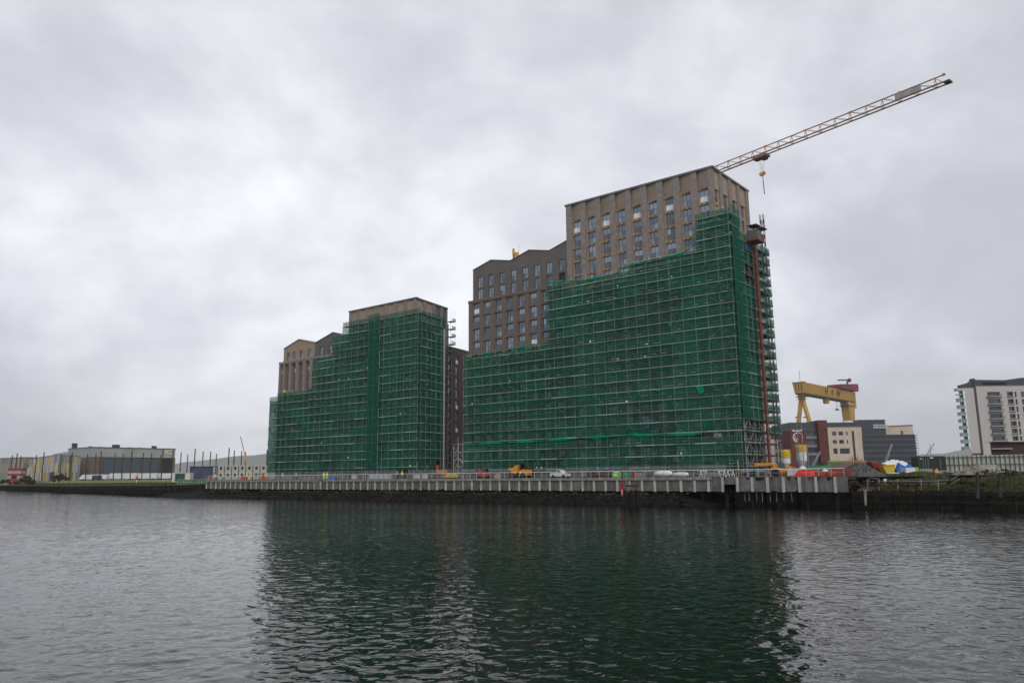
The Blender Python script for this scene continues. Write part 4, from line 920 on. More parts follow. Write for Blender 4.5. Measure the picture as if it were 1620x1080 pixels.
# tall steel poles
M_pole = mat('brown_steel', (0.060, 0.030, 0.026), 0.7, var=0.3, scale=0.8)
pl = [(15.6, 721.1), (23, 717.7), (29.5, 721.8), (54.3, 720.4), (65.7, 716.4), (93.5, 719), (108.6, 720.4), (110.6, 715.7), (135, 718.4), (148.7, 719), (156.8, 714.3), (179, 717.7), (192, 718.4), (205.6, 713), (224, 717), (237, 717.5), (251.9, 720), (254.8, 711.9), (271, 712.6), (284, 716), (294.8, 719.3), (306, 710.7), (319, 714.8), (331, 715.1), (340.4, 718.1), (360, 709.3), (368.6, 713.6), (380.4, 714.1), (386.7, 716), (420.7, 712.1)]
def edge_label(k, n):
    return 'leftmost of the row of tall brown steel poles' if k == 0 else 'rightmost of the tall brown steel poles, beside the scaffold'
plab = ['', 'tall brown steel pole rising just left of centre above the red and white hut', 'shorter brown steel pole above the right edge of the red and white hut', 'slim brown steel pole at the left end of the coloured studio wall', 'taller brown steel pole left of the black door of the striped studio', 'brown steel pole just right of the black door of the striped studio',
 'left one of the close pair of poles near the right end of the striped studio', 'right one of the close pair of poles near the right end of the striped studio', 'brown steel pole in front of the brown corner of the grey shed', 'thinner brown pole in front of the first dark door of the grey shed', 'tall brown pole before the left part of the shed, by the navy trailer',
 'brown pole in front of the shed between its left and middle roof vents', 'brown pole before the middle of the grey shed, right of the middle roof vent', 'tallest brown pole before the middle of the grey shed', 'brown pole in front of the shed doors left of its right-hand roof vent', 'brown pole directly below the right-hand roof vent of the shed',
 'left one of the close pair of brown poles left of the shed sign', 'taller right one of the close pair of brown poles left of the shed sign', 'brown pole in front of the right corner of the grey shed, by its sign', 'first brown pole against the sky right of the grey shed', 'second brown pole against the sky right of the grey shed',
 'tall brown pole above the left edge of the dark blue sheeted frame', 'brown pole above the middle of the dark blue sheeted frame', 'brown pole above the right half of the dark blue sheeted frame', 'brown pole at the right edge of the dark blue sheeted frame', 'tallest brown pole rising behind the left end of the stacked site cabins', 'brown pole behind the third site cabin from the left',
 'brown pole just left of the raised telescopic boom', 'brown pole just right of the foot of the raised telescopic boom', '']
for k, (px, ty) in enumerate(pl):
    hor = 759.7-0.0101*px; Y = (19.0-5.1)*1200/(hor-ty)*1.0
    c = wp(px, Y); d_ = 0.52
    o = empty('steel_pole', (c.x, c.y, 4.6), ('leftmost of the row of tall brown steel poles' if k == 0 else 'rightmost tall brown steel pole, close to the left-hand scaffold' if k == 29 else plab[k]), 'pole', 'steel poles on the left')
    MB().bar((c.x, c.y, 4.4), (c.x, c.y, 19.0), d_, n=8).build('shaft', M_pole, o)
    MB().bar((c.x, c.y, 9.5), (c.x, c.y, 9.9), d_*1.6, n=8).build('collar', M_pole, o)
# red and white striped hut, trailers, dark bushes
c = wp(22, 395); hut = empty('hut', (c.x, c.y, 4.6), 'red and white banded hut with a dark opening on the far left grass', 'hut')
x0, x1 = gx(10.5, 395), gx(31.5, 395); M_red = mat('red_paint', (0.26, 0.02, 0.02), 0.5, var=0.15)
for nm, m_, za, zb, ins in (('red_band', M_red, 9.9, 11.2, 0), ('white_band', M_shed, 8.5, 9.9, .05), ('red_band', M_red, 7.4, 8.5, 0.03), ('white_band', M_shed, 5.8, 7.4, .06), ('red_band', M_red, 4.5, 5.8, 0)):
    MB().box(x0+ins, x1-ins, c.y-ins*0, c.y+4, za, zb).build(nm, m_, hut)
MB().box(x0+2.2, x0+5.0, c.y-0.08, c.y+0.1, 5.9, 7.5).build('opening', M_dark, hut)
def trailer(px0, px1, Y, h, col, label, grp=None, sl=0.0):
    x0, x1 = gx(px0, Y), gx(px1, Y); o = empty('trailer', ((x0+x1)/2, Y, 4.6), label, 'trailer', grp); zb = 5.3
    MB().prism([(x0+sl, zb+h), (x1-0.15, zb+h), (x1, zb+h-0.2), (x1, zb), (x0, zb), (x0, zb+h*0.35)], Y, Y+2.5, 'xz').build('body', col, o, fix=True)
    for q in (0.12, 0.2, 0.8, 0.88):
        MB().lathe([(0.45, -0.15), (0.5, -0.1), (0.5, 0.1), (0.45, 0.15)], (x0+(x1-x0)*q, Y+0.15, 5.02), 12, 'y').build('wheel', M_dark, o)
    MB().box(x0+0.5, x1-0.5, Y+0.1, Y+2.4, 5.1, 5.29).build('chassis', M_dark, o); return o
WH2 = mat('clean_white', (0.58, 0.59, 0.60), 0.5, var=0.12, scale=0.9)
trailer(125, 168, 420, 2.5, WH2, 'white trailer with a sloped front left of the longer white ones', 'white trailers before the shed', 1.6)
trailer(170.5, 214, 425, 3.1, WH2, 'white trailer between two others in front of the dark shed doors', 'white trailers before the shed', 1.0)
trailer(215, 247, 428, 3.0, WH2, 'white trailer second from the right in front of the shed', 'white trailers before the shed')
trailer(248.5, 272, 432, 2.9, WH2, 'short white trailer at the right end of the shed', 'white trailers before the shed')
trailer(145, 157, 400, 2.0, mat('navy_paint', (0.02, 0.04, 0.10), 0.4), 'small navy trailer in front of a white one')
# foliage helper: stems and small leaf-sized faces through an uneven volume
def shrub(name, c, w, h, label, cat, m_leaf, seed, nleaf=500, leaf=0.22, bare=False, group=None, trunk=0.0):
    rs = random.Random(seed); o = empty(name, c, label, cat, group); st = MB(); lf = MB()
    tips = []
    for k in range(26 if bare else 12):
        a = rs.uniform(0, 6.28); r = rs.uniform(0.1, 0.5)*w; z1 = h*rs.uniform(0.55, 1.0)
        p0 = (c[0]+rs.uniform(-.08, .08)*w*0.5, c[1]+rs.uniform(-.08, .08)*w*0.5, c[2]+(h*trunk*rs.uniform(0.4, 1))); p1 = (c[0]+cos(a)*r*0.5, c[1]+sin(a)*r*0.5, c[2]+z1*0.6); p2 = (c[0]+cos(a)*r, c[1]+sin(a)*r, c[2]+z1)
        st.bar(p0, p1, 0.07, n=4, w2=0.045); st.bar(p1, p2, 0.045, n=4, w2=0.02)
        for q in range(4 if bare else 0):
            b = (p1[0]+(p2[0]-p1[0])*q/4, p1[1]+(p2[1]-p1[1])*q/4, p1[2]+(p2[2]-p1[2])*q/4)
            st.bar(b, (b[0]+rs.uniform(-.2, .2)*w, b[1]+rs.uniform(-.2, .2)*w, b[2]+rs.uniform(0.1, 0.3)*h), 0.03, n=3, w2=0.012)
        tips.append(p2)
    if trunk: st.bar((c[0], c[1], c[2]-0.2), (c[0], c[1], c[2]+h*max(trunk, 0.3)), 0.13, n=6, w2=0.08)
    st.build('stems', M_stem, o)
    cl = [(c[0]+rs.gauss(0, .26)*w, c[1]+rs.gauss(0, .22)*w, c[2]+h*rs.uniform(0.15 if not trunk else 0.4, 0.92), rs.uniform(0.14, 0.3)*min(w, h)) for _ in range(14)]
    for k in range(nleaf):
        q = cl[rs.randrange(len(cl))]; p = Vector((q[0]+rs.gauss(0, .5)*q[3], q[1]+rs.gauss(0, .5)*q[3], max(c[2]+0.05, q[2]+rs.gauss(0, .42)*q[3])))
        d1 = Vector((rs.gauss(0, 1), rs.gauss(0, 1), rs.gauss(0, 1))).normalized()*leaf*rs.uniform(0.5, 1.2); d2 = d1.cross(Vector((rs.gauss(0, 1), rs.gauss(0, 1), rs.gauss(0, 1)))).normalized()*leaf*0.5
        lf.quad(p-d1, p+d2, p+d1, p-d2)
    lf.build('foliage', m_leaf, o); return o
M_stem = mat('bare_stems', (0.045, 0.035, 0.028), 0.9, var=0.3)
M_lf1 = mat('dull_green_leaves', (0.030, 0.042, 0.014), 0.8, var=0.3, island=0.5)
M_lf2 = mat('brown_leaves', (0.050, 0.036, 0.022), 0.9, var=0.3, island=0.5)
M_lf3 = mat('olive_leaves', (0.060, 0.062, 0.018), 0.8, var=0.3, island=0.5)
def gpt(px, Y, z): return (gx(px, Y, z), Y, z)
shrub('bush', gpt(93, 318, 4.2), 6.0, 3.2, 'rounded brown bush on the grass bank before the striped studio', 'bush', M_lf2, 3, 1500, 0.35)
shrub('bush', gpt(40, 345, 4.0), 5.5, 2.6, 'dark green bush on the bank right of the red and white hut', 'bush', M_lf1, 4, 1500, 0.35)
shrub('bush', gpt(4, 372, 3.6), 5.5, 2.0, 'dark bush at the left edge of the river bank', 'bush', M_lf1, 5, 1200, 0.35)
shrub('bush', gpt(25, 352, 3.4), 5.0, 1.2, 'low brown bush on the bank below the red and white hut', 'bush', M_lf2, 6, 1000, 0.35)
shrub('bush', gpt(48, 318, 3.4), 5.0, 1.8, 'small brown bush low on the bank between two larger ones', 'bush', M_lf2, 7, 700, 0.35)

# ---------------------------------------------------------------- office buildings to the right
M_red_brick = mat('red_brick_wall', (0.115, 0.036, 0.030), 0.9, var=0.2, scale=0.6)
M_cream = mat('cream_render', (0.50, 0.42, 0.33), 0.85, var=0.10, scale=0.3, streak=0.15)
M_cream2 = mat('pale_cream_render', (0.52, 0.48, 0.42), 0.85, var=0.08, scale=0.3)
M_dgrey = mat('dark_grey_cladding', (0.045, 0.050, 0.062), 0.5, var=0.1, scale=0.3)
M_glassd = glassmat('dark_office_glass', (0.010, 0.014, 0.016), (0.26, 0.31, 0.34), 0.13)
YO = 320.0
def X(px, Y=YO, z=12): return gx(px, Y, z)
def Zp(py, px=1310, Y=YO): return gz(px, py, Y)
def wblock(root, x0, x1, y0, y1, z0, z1, m, ops=(), name='wall', glass='M', rev=0.4):
    fr = Fr((0, y0, 0)); MB(fr).holed(x0, x1, z0, z1, list(ops), 0, rev).build(name, m, root)
    MB().box(x0+0.01, x1-0.01, y0+rev+0.12, y1, z0, z1-0.02).build('core', M_core if not ops else M_core, root)
    MB().box(x0-0.003, x0+0.005, y0, y1, z0, z1).build('side_wall', m, root)
    MB().box(x1-0.005, x1+0.003, y0, y1, z0, z1).build('side_wall', m, root)
    MB().box(x0-0.05, x1+0.05, y0-0.05, y1+.05, z1, z1+0.3).build('roof', M_cope, root)
    for a, b, c, d in ops:
        w_ = MB().box(a, b, y0+rev, y0+rev+0.05, c, d).build('window', M_frame, root)
        MB().box(a+0.1, b-0.1, y0+rev-0.03, y0+rev-0.001, c+0.1, d-0.1).build('pane', M_glassd, w_)
col_ = empty('college_building', (X(1280), YO, 4.6), 'red brick building with a pale round swirl emblem, left of the cream office block', 'building')
xs = [X(1252.6), X(1277.5), X(1297), X(1311.5)]; zt = Zp(679.5, 1265)
wblock(col_, xs[0], xs[1], YO, YO+25, 4.4, zt, M_red_brick)
zz_ = [(Zp(b, 1287), Zp(a, 1287)) for a, b in ((683.5, 688.5), (696.5, 702), (709, 715))]
wblock(col_, xs[1]+0.02, xs[2]-0.02, YO+1.2, YO+25, 4.4, zt-0.1, M_dgrey, [(xs[1]+0.6, xs[2]-0.6, a, b) for a, b in zz_], 'recessed_front')
for a, b in zz_: MB().box(xs[1]+0.3, xs[2]-0.3, YO+0.9, YO+1.18, a-1.4, a-0.2).build('balcony_front', mat('grey_panel', (0.16, 0.16, 0.17), 0.6), col_)
MB().box(xs[0]+0.4, xs[2]-0.02, YO+1.6, YO+24, zt+0.32, Zp(667.5, 1275)).build('roof_storey', M_dgrey, col_)
wblock(col_, xs[2], xs[3], YO-0.6, YO+25, 4.4, Zp(665.5, 1304), M_red_brick, [(xs[2]+2.1, xs[2]+3.3, Zp(b, 1308), Zp(a, 1308)) for a, b in ((679, 682), (691, 695.5), (704.5, 708), (717, 721))], 'brick_tower')
# pale round emblem: a broken ring with a curling inner blade
ex, ez, er = X(1264.7), Zp(691.5, 1265), 2.0; mb = MB(); M_emb = mat('pale_emblem', (0.50, 0.46, 0.46), 0.6, var=0.15)
def arc(mb, cx, cz, r0, r1, a0, a1, w0, w1, n=22):
    for i in range(n):
        t0, t1 = i/n, (i+1)/n; A0, A1 = radians(a0+(a1-a0)*t0), radians(a0+(a1-a0)*t1); ra, rb = r0+(r1-r0)*t0, r0+(r1-r0)*t1; wa, wb = w0+(w1-w0)*t0, w0+(w1-w0)*t1
        mb.quad((cx+cos(A0)*(ra-wa), YO-0.06, cz+sin(A0)*(ra-wa)), (cx+cos(A1)*(rb-wb), YO-0.06, cz+sin(A1)*(rb-wb)), (cx+cos(A1)*(rb+wb), YO-0.06, cz+sin(A1)*(rb+wb)), (cx+cos(A0)*(ra+wa), YO-0.06, cz+sin(A0)*(ra+wa)))
arc(mb, ex, ez, 1.95, 1.95, 10, 130, 0.07, 0.22); arc(mb, ex, ez, 1.95, 1.8, 130, 250, 0.22, 0.5); arc(mb, ex+0.1, ez+0.2, 1.3, 1.0, 150, 265, 0.06, 0.2); arc(mb, ex, ez, 1.9, 1.9, -20, 12, 0.04, 0.1)
mb.build('emblem', M_emb, col_)
wb_ = empty('low_office', (X(1240), YO+12, 4.6), 'low pale building with one dark window strip behind the right scaffold edge', 'building')
wblock(wb_, X(1205, YO+12), X(1253.5, YO+12), YO+12, YO+30, 4.4, gz(1240, 694.5, YO+12), M_cream2, [(X(1232, YO+12), X(1248.5, YO+12), gz(1240, 703.5, YO+12), gz(1240, 699, YO+12))])
of = empty('office_block', (X(1340), YO, 4.6), 'cream office block with dark square windows and a tall slit window', 'building')
x0, x1 = X(1311.6), X(1366)
wx = [(X(1318.6), X(1325.3)), (X(1329, YO), X(1336.3)), (X(1341), X(1343.3))]
ops = []
for r_, (a, b) in enumerate(((682.5, 688.5), (695.8, 701.5), (709, 717.5))):
    for i, (p, q) in enumerate(wx):
        if r_ == 2 and i == 1: q = X(1344.5)
        if r_ == 2 and i == 2: continue
        ops.append((p, q, Zp(b, 1325), Zp(a, 1325)))
ops.append((X(1350.0), X(1353.6), Zp(728, 1350), Zp(681.5, 1350)))
wblock(of, x0, x1, YO-0.3, YO+25, 4.4, Zp(675.5, 1340), M_cream, ops)
MB().box(x0+0.05, X(1368), YO+1.5, YO+25, Zp(675.5, 1340)+0.32, Zp(667.5, 1340)).build('roof_storey', M_dgrey, of)
c = wp(1355, YO+12); MB().lathe([(4.6, 0), (4.3, 0.9), (3.0, 1.25), (0.4, 1.35)], (c.x, c.y, Zp(667.5, 1340)+0.02), 28).build('roof_dome', WH2, of)
gl = empty('glass_office', (X(1400), YO, 4.6), 'dark glass office building with pale lit top windows, right of the cream block', 'building')
gx0, gx1 = X(1368.2), X(1412)
M_spb = mat('spandrel_grey', (0.075, 0.082, 0.088), 0.5, var=0.3, scale=0.4)
def gridwall(root, x0, x1, y0, z0, z1, nx, nz, m, mf, name='curtain_wall'):
    MB().box(x0, x1, y0, y0+20, z0, z1).build(name, m, root); mb = MB()
    for i in range(nx+1): x = x0+(x1-x0)*i/nx; mb.box(x-0.07, x+0.07, y0-0.12, y0-0.005, z0, z1)
    for j in range(nz+1): z = z0+(z1-z0)*j/nz; mb.box(x0, x1, y0-0.16, y0-0.122, z-0.12, z+0.12)
    mb.build('mullion_grid', mf, root)
    for j in range(nz): z = z0+(z1-z0)*(j+0.12)/nz; MB().box(x0+0.05, x1-0.05, y0-0.09, y0-0.012, z, z+(z1-z0)/nz*0.2).build('spandrel_band', M_spb, root)
gridwall(gl, gx0, gx1, YO+4, Zp(687.5, 1390, YO+4), Zp(664.8, 1390, YO+4), 13, 5, M_glassd, M_dgrey)
MB().box(gx0-.1, gx1+.2, YO+3.8, YO+24, Zp(664.8, 1390, YO+4), Zp(663.6, 1390, YO+4)).build('roof', M_dgrey, gl)
gridwall(gl, X(1366.2), X(1449), YO-0.5, 4.4, Zp(687.8, 1400), 18, 7, M_glassd, M_dgrey, 'lower_curtain_wall')
M_lit = mat('pale_lit_window', (0.42, 0.46, 0.44), 0.6, var=0.2)  # lit look of the top office windows painted as a plain pale colour
for i in range(7):
    a = X(1385.5+3.6*i, YO+4); MB().box(a, a+0.75, YO+3.84, YO+3.99, Zp(677, 1398, YO+4), Zp(671, 1398, YO+4)).build('lit_window_panel', M_lit, gl)
cr_ = empty('office_block', (X(1440), YO+6, 4.6), 'plain cream block with one small window, right end of the dark glass office', 'building')
MB().prism([(X(1412.3), Zp(674.8, 1412, YO+6)), (X(1460), Zp(672.6, 1460, YO+6)), (X(1463.5), 4.4), (X(1412.3), 4.4)], YO+6, YO+24, 'xz').build('wall', M_cream, cr_, fix=True)
MB().prism([(X(1412.2), Zp(674.8, 1412, YO+6)+0.02), (X(1460.3), Zp(672.6, 1460, YO+6)+0.02), (X(1460.3), Zp(672.6, 1460, YO+6)+0.35), (X(1412.2), Zp(674.8, 1412, YO+6)+0.35)], YO+5.8, YO+24.2, 'xz').build('roof', M_cope, cr_, fix=True)
w_ = MB().box(X(1428.3, YO+6), X(1432, YO+6), YO+5.9, YO+6.05, Zp(687.3, 1430, YO+6), Zp(681, 1430, YO+6)).build('window', M_frame, cr_)
mb = MB()
for k in range(14): z = Zp(688, 1450, YO)-k*1.05; mb.box(X(1449.5), X(1454), YO-0.2, YO+5.9, z-0.25, z)
mb.build('louvres', M_dgrey, gl)

# ---------------------------------------------------------------- yellow gantry crane
M_ycr = mat('crane_yellow', (0.46, 0.27, 0.045), 0.6, var=0.15, scale=0.05, streak=0.25)
M_dred = mat('dark_red_steel', (0.15, 0.022, 0.028), 0.6, var=0.2, scale=0.1)
M_steel = mat('dark_steel', (0.045, 0.035, 0.035), 0.6, var=0.2)
Ya, Yb = 811.0, 921.0; PA, PB = Vector((gx(1273, Ya, 98), Ya, 0)), Vector((gx(1352, Yb, 98), Yb, 0)); zt = gz(1273, 604.3, Ya); zb = gz(1273, 620.5, Ya)
Fg, Lg = wall_frame(PA, PB)       # x from the near left end to the far right end, y away
if Fg.y.x > 0: pass
gc_ = empty('gantry_crane', (PA.x, PA.y, 4.6), 'huge yellow shipyard gantry crane with H & W on its beam', 'crane')
sec = [(-0.0, zt), (13.5, zt), (11.5, zb), (1.8, zb)]
MB(Fg).prism([(p[0], p[1]) for p in sec], 0, Lg+1, 'yz').build('beam', M_ycr, gc_, fix=True)
for k in range(1, 12): MB(Fg).prism([(-0.06, zt-0.2), (0.4, zt-0.2), (2.2, zb+0.2), (1.74, zb+0.2)], Lg*k/12-0.12, Lg*k/12+0.12, 'yz').build('stiffener', M_ycr, gc_, fix=True)
MB(Fg).box(0, Lg, 2.2, 11, zb-1.6, zb-0.02).build('beam_underside', M_steel, gc_)
MB(Fg).box(-0.3, 3, 0.0, 13.5, zt+0.02, zt+0.8).build('end_platform', M_steel, gc_)
for y in (3.2, 6.5, 9.8): MB(Fg).box(-0.35, -0.02, y-0.3, y+0.3, zb+1.5, zt-0.5).build('end_rib', M_steel, gc_)
MB(Fg).box(2.5, 8.5, 3.6, 9.4, zb-6.5, zb-1.62).build('leg_head', M_ycr, gc_)
MB(Fg).box(0.5, 10.5, 1.6, 11.4, zb-4.0, zb-3.4).build('head_platform', M_steel, gc_); MB(Fg).box(0.5, 10.5, 1.6, 11.4, zb-6.6, zb-6.52).build('head_platform', M_steel, gc_)
for yy in (-11.5, 22.0): MB(Fg).bar((5.5, 6.5+(yy-6.5)*0.05, zb-6.0), (5.5, yy, 4.5), 4.6, 4.6, n=8, w2=4.4).build('leg', M_ycr, gc_)
MB(Fg).prism([(Lg-19, zb-1.6), (Lg+2.5, zb-1.6), (Lg-1, zb-25), (Lg-2, 4.5), (Lg-14, 4.5), (Lg-14.5, zb-22), (Lg-17, zb-7)], 1.8, 11.4, 'xz').build('leg', M_ycr, gc_, fix=True)
MB(Fg).box(Lg-20.5, Lg-2, 1.5, 11.9, zb-6.6, zb-5.6).build('leg_platform', M_steel, gc_)
MB(Fg).box(Lg+1.01, Lg+6, 1, 12.5, zb-8, zt).build('end_block', M_ycr, gc_)
MB(Fg).bar((3, 6, zt+0.8), (3, 6, zt+14), 0.3).build('mast', M_steel, gc_)
# red upper crab with its service jib
MB(Fg).prism([(Lg-48, zt+1.2), (Lg+7, zt+1.2), (Lg+9, zt+6), (Lg+7, zt+10.5), (Lg-48, zt+6.0)], -2.5, 14.5, 'xz').build('upper_crab', M_dred, gc_, fix=True)
MB(Fg).box(Lg-38, Lg-8, 0.2, 13, zt+0.1, zt+1.18).build('crab_bogie', M_steel, gc_)
MB(Fg).bar((Lg-4, 6, zt+9.6), (Lg-4, 6, zt+14), 1.6).build('jib_post', M_dred, gc_)
MB(Fg).bar((Lg-34, 6, zt+12.6), (Lg+6, 6, zt+16), 1.5).build('service_jib', M_dred, gc_)
MB(Fg).lathe([(0.3, -1.5), (2.3, -1.5), (2.3, 1.5), (0.3, 1.5)], (Lg+4, 6, zt+15.6), 14, 'y').build('counterweight', M_dred, gc_)
MB(Fg).prism([(Lg*0.47, zb-1.6), (Lg*0.52, zb-1.6), (Lg*0.515, zb-7), (Lg*0.475, zb-7)], 4, 9, 'xz').build('lower_crab', M_ycr, gc_, fix=True)
for q in (-0.7, 0.7): MB(Fg).bar((Lg*0.70+q, 6, zb-1.6), (Lg*0.70+q, 6, zb-11), 0.2).build('hoist_rope', M_steel, gc_)
MB(Fg).prism([(Lg*0.70-4, zb-13), (Lg*0.70+4, zb-13), (Lg*0.70+1.4, zb-11), (Lg*0.70-1.4, zb-11)], 5, 7, 'xz').build('hook_block', M_dred, gc_, fix=True)
def text_mesh(s, h, m, parent, name, pos, xdir, nrm_out, ext=0.05, bold=0.0, align='CENTER'):
    cu = bpy.data.curves.new(name, 'FONT'); cu.body = s; cu.size = h/0.72; cu.extrude = ext; cu.offset = bold; cu.align_x = align; cu.align_y = 'CENTER'
    to = bpy.data.objects.new('tmp', cu); COL.objects.link(to); bpy.context.view_layer.update()
    me = bpy.data.meshes.new_from_object(to.evaluated_get(bpy.context.evaluated_depsgraph_get())); bpy.data.objects.remove(to); bpy.data.curves.remove(cu)
    xd = Vector(xdir).normalized(); no = Vector(nrm_out).normalized(); up = no.cross(xd)
    mt = Matrix((xd, up, no)).transposed().to_4x4(); mt.translation = Vector(pos)-(woff(parent) if parent else Vector((0, 0, 0)))
    me.transform(mt); me.materials.clear(); me.materials.append(m); o = bpy.data.objects.new(name, me); COL.objects.link(o); o.parent = parent; return o
M_ink = mat('black_lettering', (0.03, 0.028, 0.022), 0.6)
for ch, q, hh in (('H', 0.415, 8.6), ('&', 0.535, 6.4), ('W', 0.655, 8.6)):
    slope = Vector((0, 0, 1))*(zt-zb) + Fg.y*(-1.8); slope.normalize(); nout = Fg.x.cross(slope).normalized()
    if nout.dot(Fg.y) > 0: nout = -nout
    pos = Fg(Lg*q, 0.9, (zt+zb)/2)+nout*0.15
    # x axis of the letters must read left to right when seen from the river
    text_mesh(ch, hh, M_ink, gc_, 'lettering', pos, Fg.x, nout, 0.12, 0.22)

# ---------------------------------------------------------------- tower crane
M_cy = mat('tower_crane_yellow', (0.42, 0.22, 0.045), 0.6, var=0.2, scale=0.5)
M_chord = mat('crane_chord', (0.16, 0.075, 0.04), 0.6, var=0.3, scale=0.5)
J0, J1 = Vector((46.1, 151.4, 0)), Vector((72.4, 116.7, 0)); jd = (J1-J0).normalized(); jn = Vector((-jd.y, jd.x, 0)); ZJ = 70.0
mast = J0-jd*16.0
tcr = empty('tower_crane', (mast.x, mast.y, 4.5), 'yellow tower crane with a long jib reaching right over the taller block', 'crane')
FJ = Fr((mast.x, mast.y, 0), jd, jn)
LJ = 16+43.4
def tri(a, b, m=M_cy, w=0.09, name='lacing'): MB(FJ).bar(a, b, w).build(name, m, tcr)
MB(FJ).bar((1, 0, ZJ), (LJ, 0, ZJ), 0.16).build('top_chord', M_chord, tcr)
for y in (-0.6, 0.6): MB(FJ).bar((1, y, ZJ-1.5), (LJ+0.6, y, ZJ-1.5), 0.19).build('bottom_chord', M_chord, tcr)
k = 0; x = 1.0
while x < LJ-1:
    for y in (-0.6, 0.6):
        if k < 48: tri((x, 0, ZJ), (x, y, ZJ-1.5)); tri((x, 0, ZJ), (min(x+3.0, LJ), y, ZJ-1.5), w=0.07)
    tri((x, -0.6, ZJ-1.5), (x, 0.6, ZJ-1.5), w=0.06)
    if int(round((x-1)/3)) % 3 == 2: MB(FJ).box(x-0.35, x+0.35, -0.12, 0.12, ZJ-0.12, ZJ+0.16).build('chord_joint', M_cy, tcr)
    x += 3.0; k += 1
MB(FJ).box(LJ+0.1, LJ+1.0, -0.6, 0.6, ZJ-1.68, ZJ-1.36).build('jib_end', M_steel, tcr)
MB(FJ).box(LJ-0.2, LJ+0.25, -0.2, 0.2, ZJ-0.1, ZJ+0.2).build('top_end', M_cy, tcr)
MB(FJ).box(LJ-8.0, LJ-3.6, -0.45, -0.35, ZJ-1.4, ZJ-0.3).build('sign_board', mat('grey_banner', (0.27, 0.27, 0.26), 0.7), tcr)
MB(FJ).bar((10, 0.05, ZJ-2.0), (LJ, 0.05, ZJ-1.7), 0.035).build('trolley_rope', M_steel, tcr)
xt = 24.0
MB(FJ).box(xt-1.6, xt+1.5, -0.75, 0.75, ZJ-2.25, ZJ-1.75).build('trolley', M_chord, tcr)
MB(FJ).box(xt+0.2, xt+1.2, -0.5, 0.5, ZJ-2.7, ZJ-2.26).build('trolley_winch', M_steel, tcr)
for q in (-0.45, 0.45):
    for y in (-0.25, 0.25): MB(FJ).bar((xt+q, y, ZJ-2.2), (xt+q*0.4, y*0.6, ZJ-5.2), 0.03).build('hoist_rope', M_steel, tcr)
MB(FJ).prism([(xt-0.6, ZJ-5.25), (xt+0.5, ZJ-5.1), (xt+0.6, ZJ-5.55), (xt+0.15, ZJ-5.9), (xt-0.5, ZJ-5.9), (xt-0.7, ZJ-5.6)], -0.22, 0.22, 'xz').build('hook_block', mat('hook_orange', (0.55, 0.27, 0.04), 0.5), tcr, fix=True)
MB(FJ).bar((xt, 0, ZJ-6.1), (xt, 0, ZJ-7.2), 0.12).build('hook', M_steel, tcr); MB(FJ).bar((xt, 0, ZJ-7.2), (xt+0.12, 0, ZJ-9.9), 0.13).build('load_chain', M_steel, tcr)
for x, y in ((-0.8, -0.8), (0.8, -0.8), (-0.8, 0.8), (0.8, 0.8)): MB(FJ).bar((x, y, 4.5), (x, y, ZJ+0.5), 0.16).build('mast_leg', M_cy, tcr)
mb = MB(FJ)
for k in range(32):
    z = 4.5+k*2.0
    for a, b in (((-0.8, -0.8), (0.8, -0.8)), ((0.8, -0.8), (0.8, 0.8)), ((0.8, 0.8), (-0.8, 0.8)), ((-0.8, 0.8), (-0.8, -0.8))): mb.bar((a[0], a[1], z), (b[0], b[1], z+2), 0.08); mb.bar((a[0], a[1], z), (b[0], b[1], z), 0.07)
mb.build('mast_lacing', M_cy, tcr)
MB(FJ).box(-9.5, 0.8, -0.7, 0.7, ZJ-1.7, ZJ-1.3).build('counter_jib', M_cy, tcr); MB(FJ).box(-9.4, -7, -0.9, 0.9, ZJ-3.6, ZJ-1.72).build('counterweight', M_conc, tcr)
MB(FJ).box(0.9, 2.4, 0.9, 2.2, ZJ-3.8, ZJ-1.9).build('cab', M_cy, tcr)
# yellow climbing mast head showing over the grey roof
p = SP(76.0, 20.0, 0); zr = gz(774, 394, p.y)
rh = empty('roof_hoist', (p.x, p.y, 52.5), 'small yellow mast head standing above the zigzag grey roof', 'hoist')
MB().bar((p.x, p.y, 52.4), (p.x, p.y, zr), 0.5).build('mast', mat('grey_box_steel', (0.18, 0.16, 0.14), 0.6), rh)
MB().box(p.x+0.05, p.x+1.2, p.y-0.6, p.y-0.3, zr-2.0, zr-1.0).build('motor', M_cy, rh); MB().box(p.x+0.6, p.x+1.5, p.y-0.5, p.y-0.2, zr-2.6, zr-1.9).build('bracket', M_cy, rh)
MB().box(p.x-0.35, p.x+0.25, p.y-0.66, p.y-0.3, zr-1.6, zr-0.2).build('gearbox', M_cy, rh)
MB().bar((p.x+1.1, p.y-0.4, zr-2), (p.x+1.25, p.y-0.4, zr+0.6), 0.06).build('aerial', M_steel, rh)

# ---------------------------------------------------------------- pale apartment tower on the right
YR = 318.0
ap = empty('apartment_tower', (gx(1580, YR, 5), YR, 4.6), 'pale apartment tower with glass balconies and a grey top storey at the right edge', 'apartment block')
M_pale = mat('pale_concrete', (0.43, 0.41, 0.385), 0.85, var=0.08, scale=0.4, streak=0.10)
M_balg = mat('balcony_glass', (0.22, 0.33, 0.34), 0.15, var=0.1, alpha=0.7)
def XR(px, py=665, Y=YR): return gx(px, Y, gz(px, py, Y))
fz = [gz(1528, 622.5+10.95*k+0.25, YR) for k in range(10)]; dzr = fz[0]-fz[1]; ztop = gz(1535, 613.5, YR)
xa, xb, xc, xd = XR(1531), XR(1546.3), XR(1549.6), XR(1690, 660)
wz0 = fz[8]
SKW = 14.5
MB().prism([(xa, YR), (xb, YR), (xb+14, YR+22), (xa+SKW, YR+22)], wz0-1.6, ztop, 'xy').build('west_wall', M_pale, ap, fix=True)
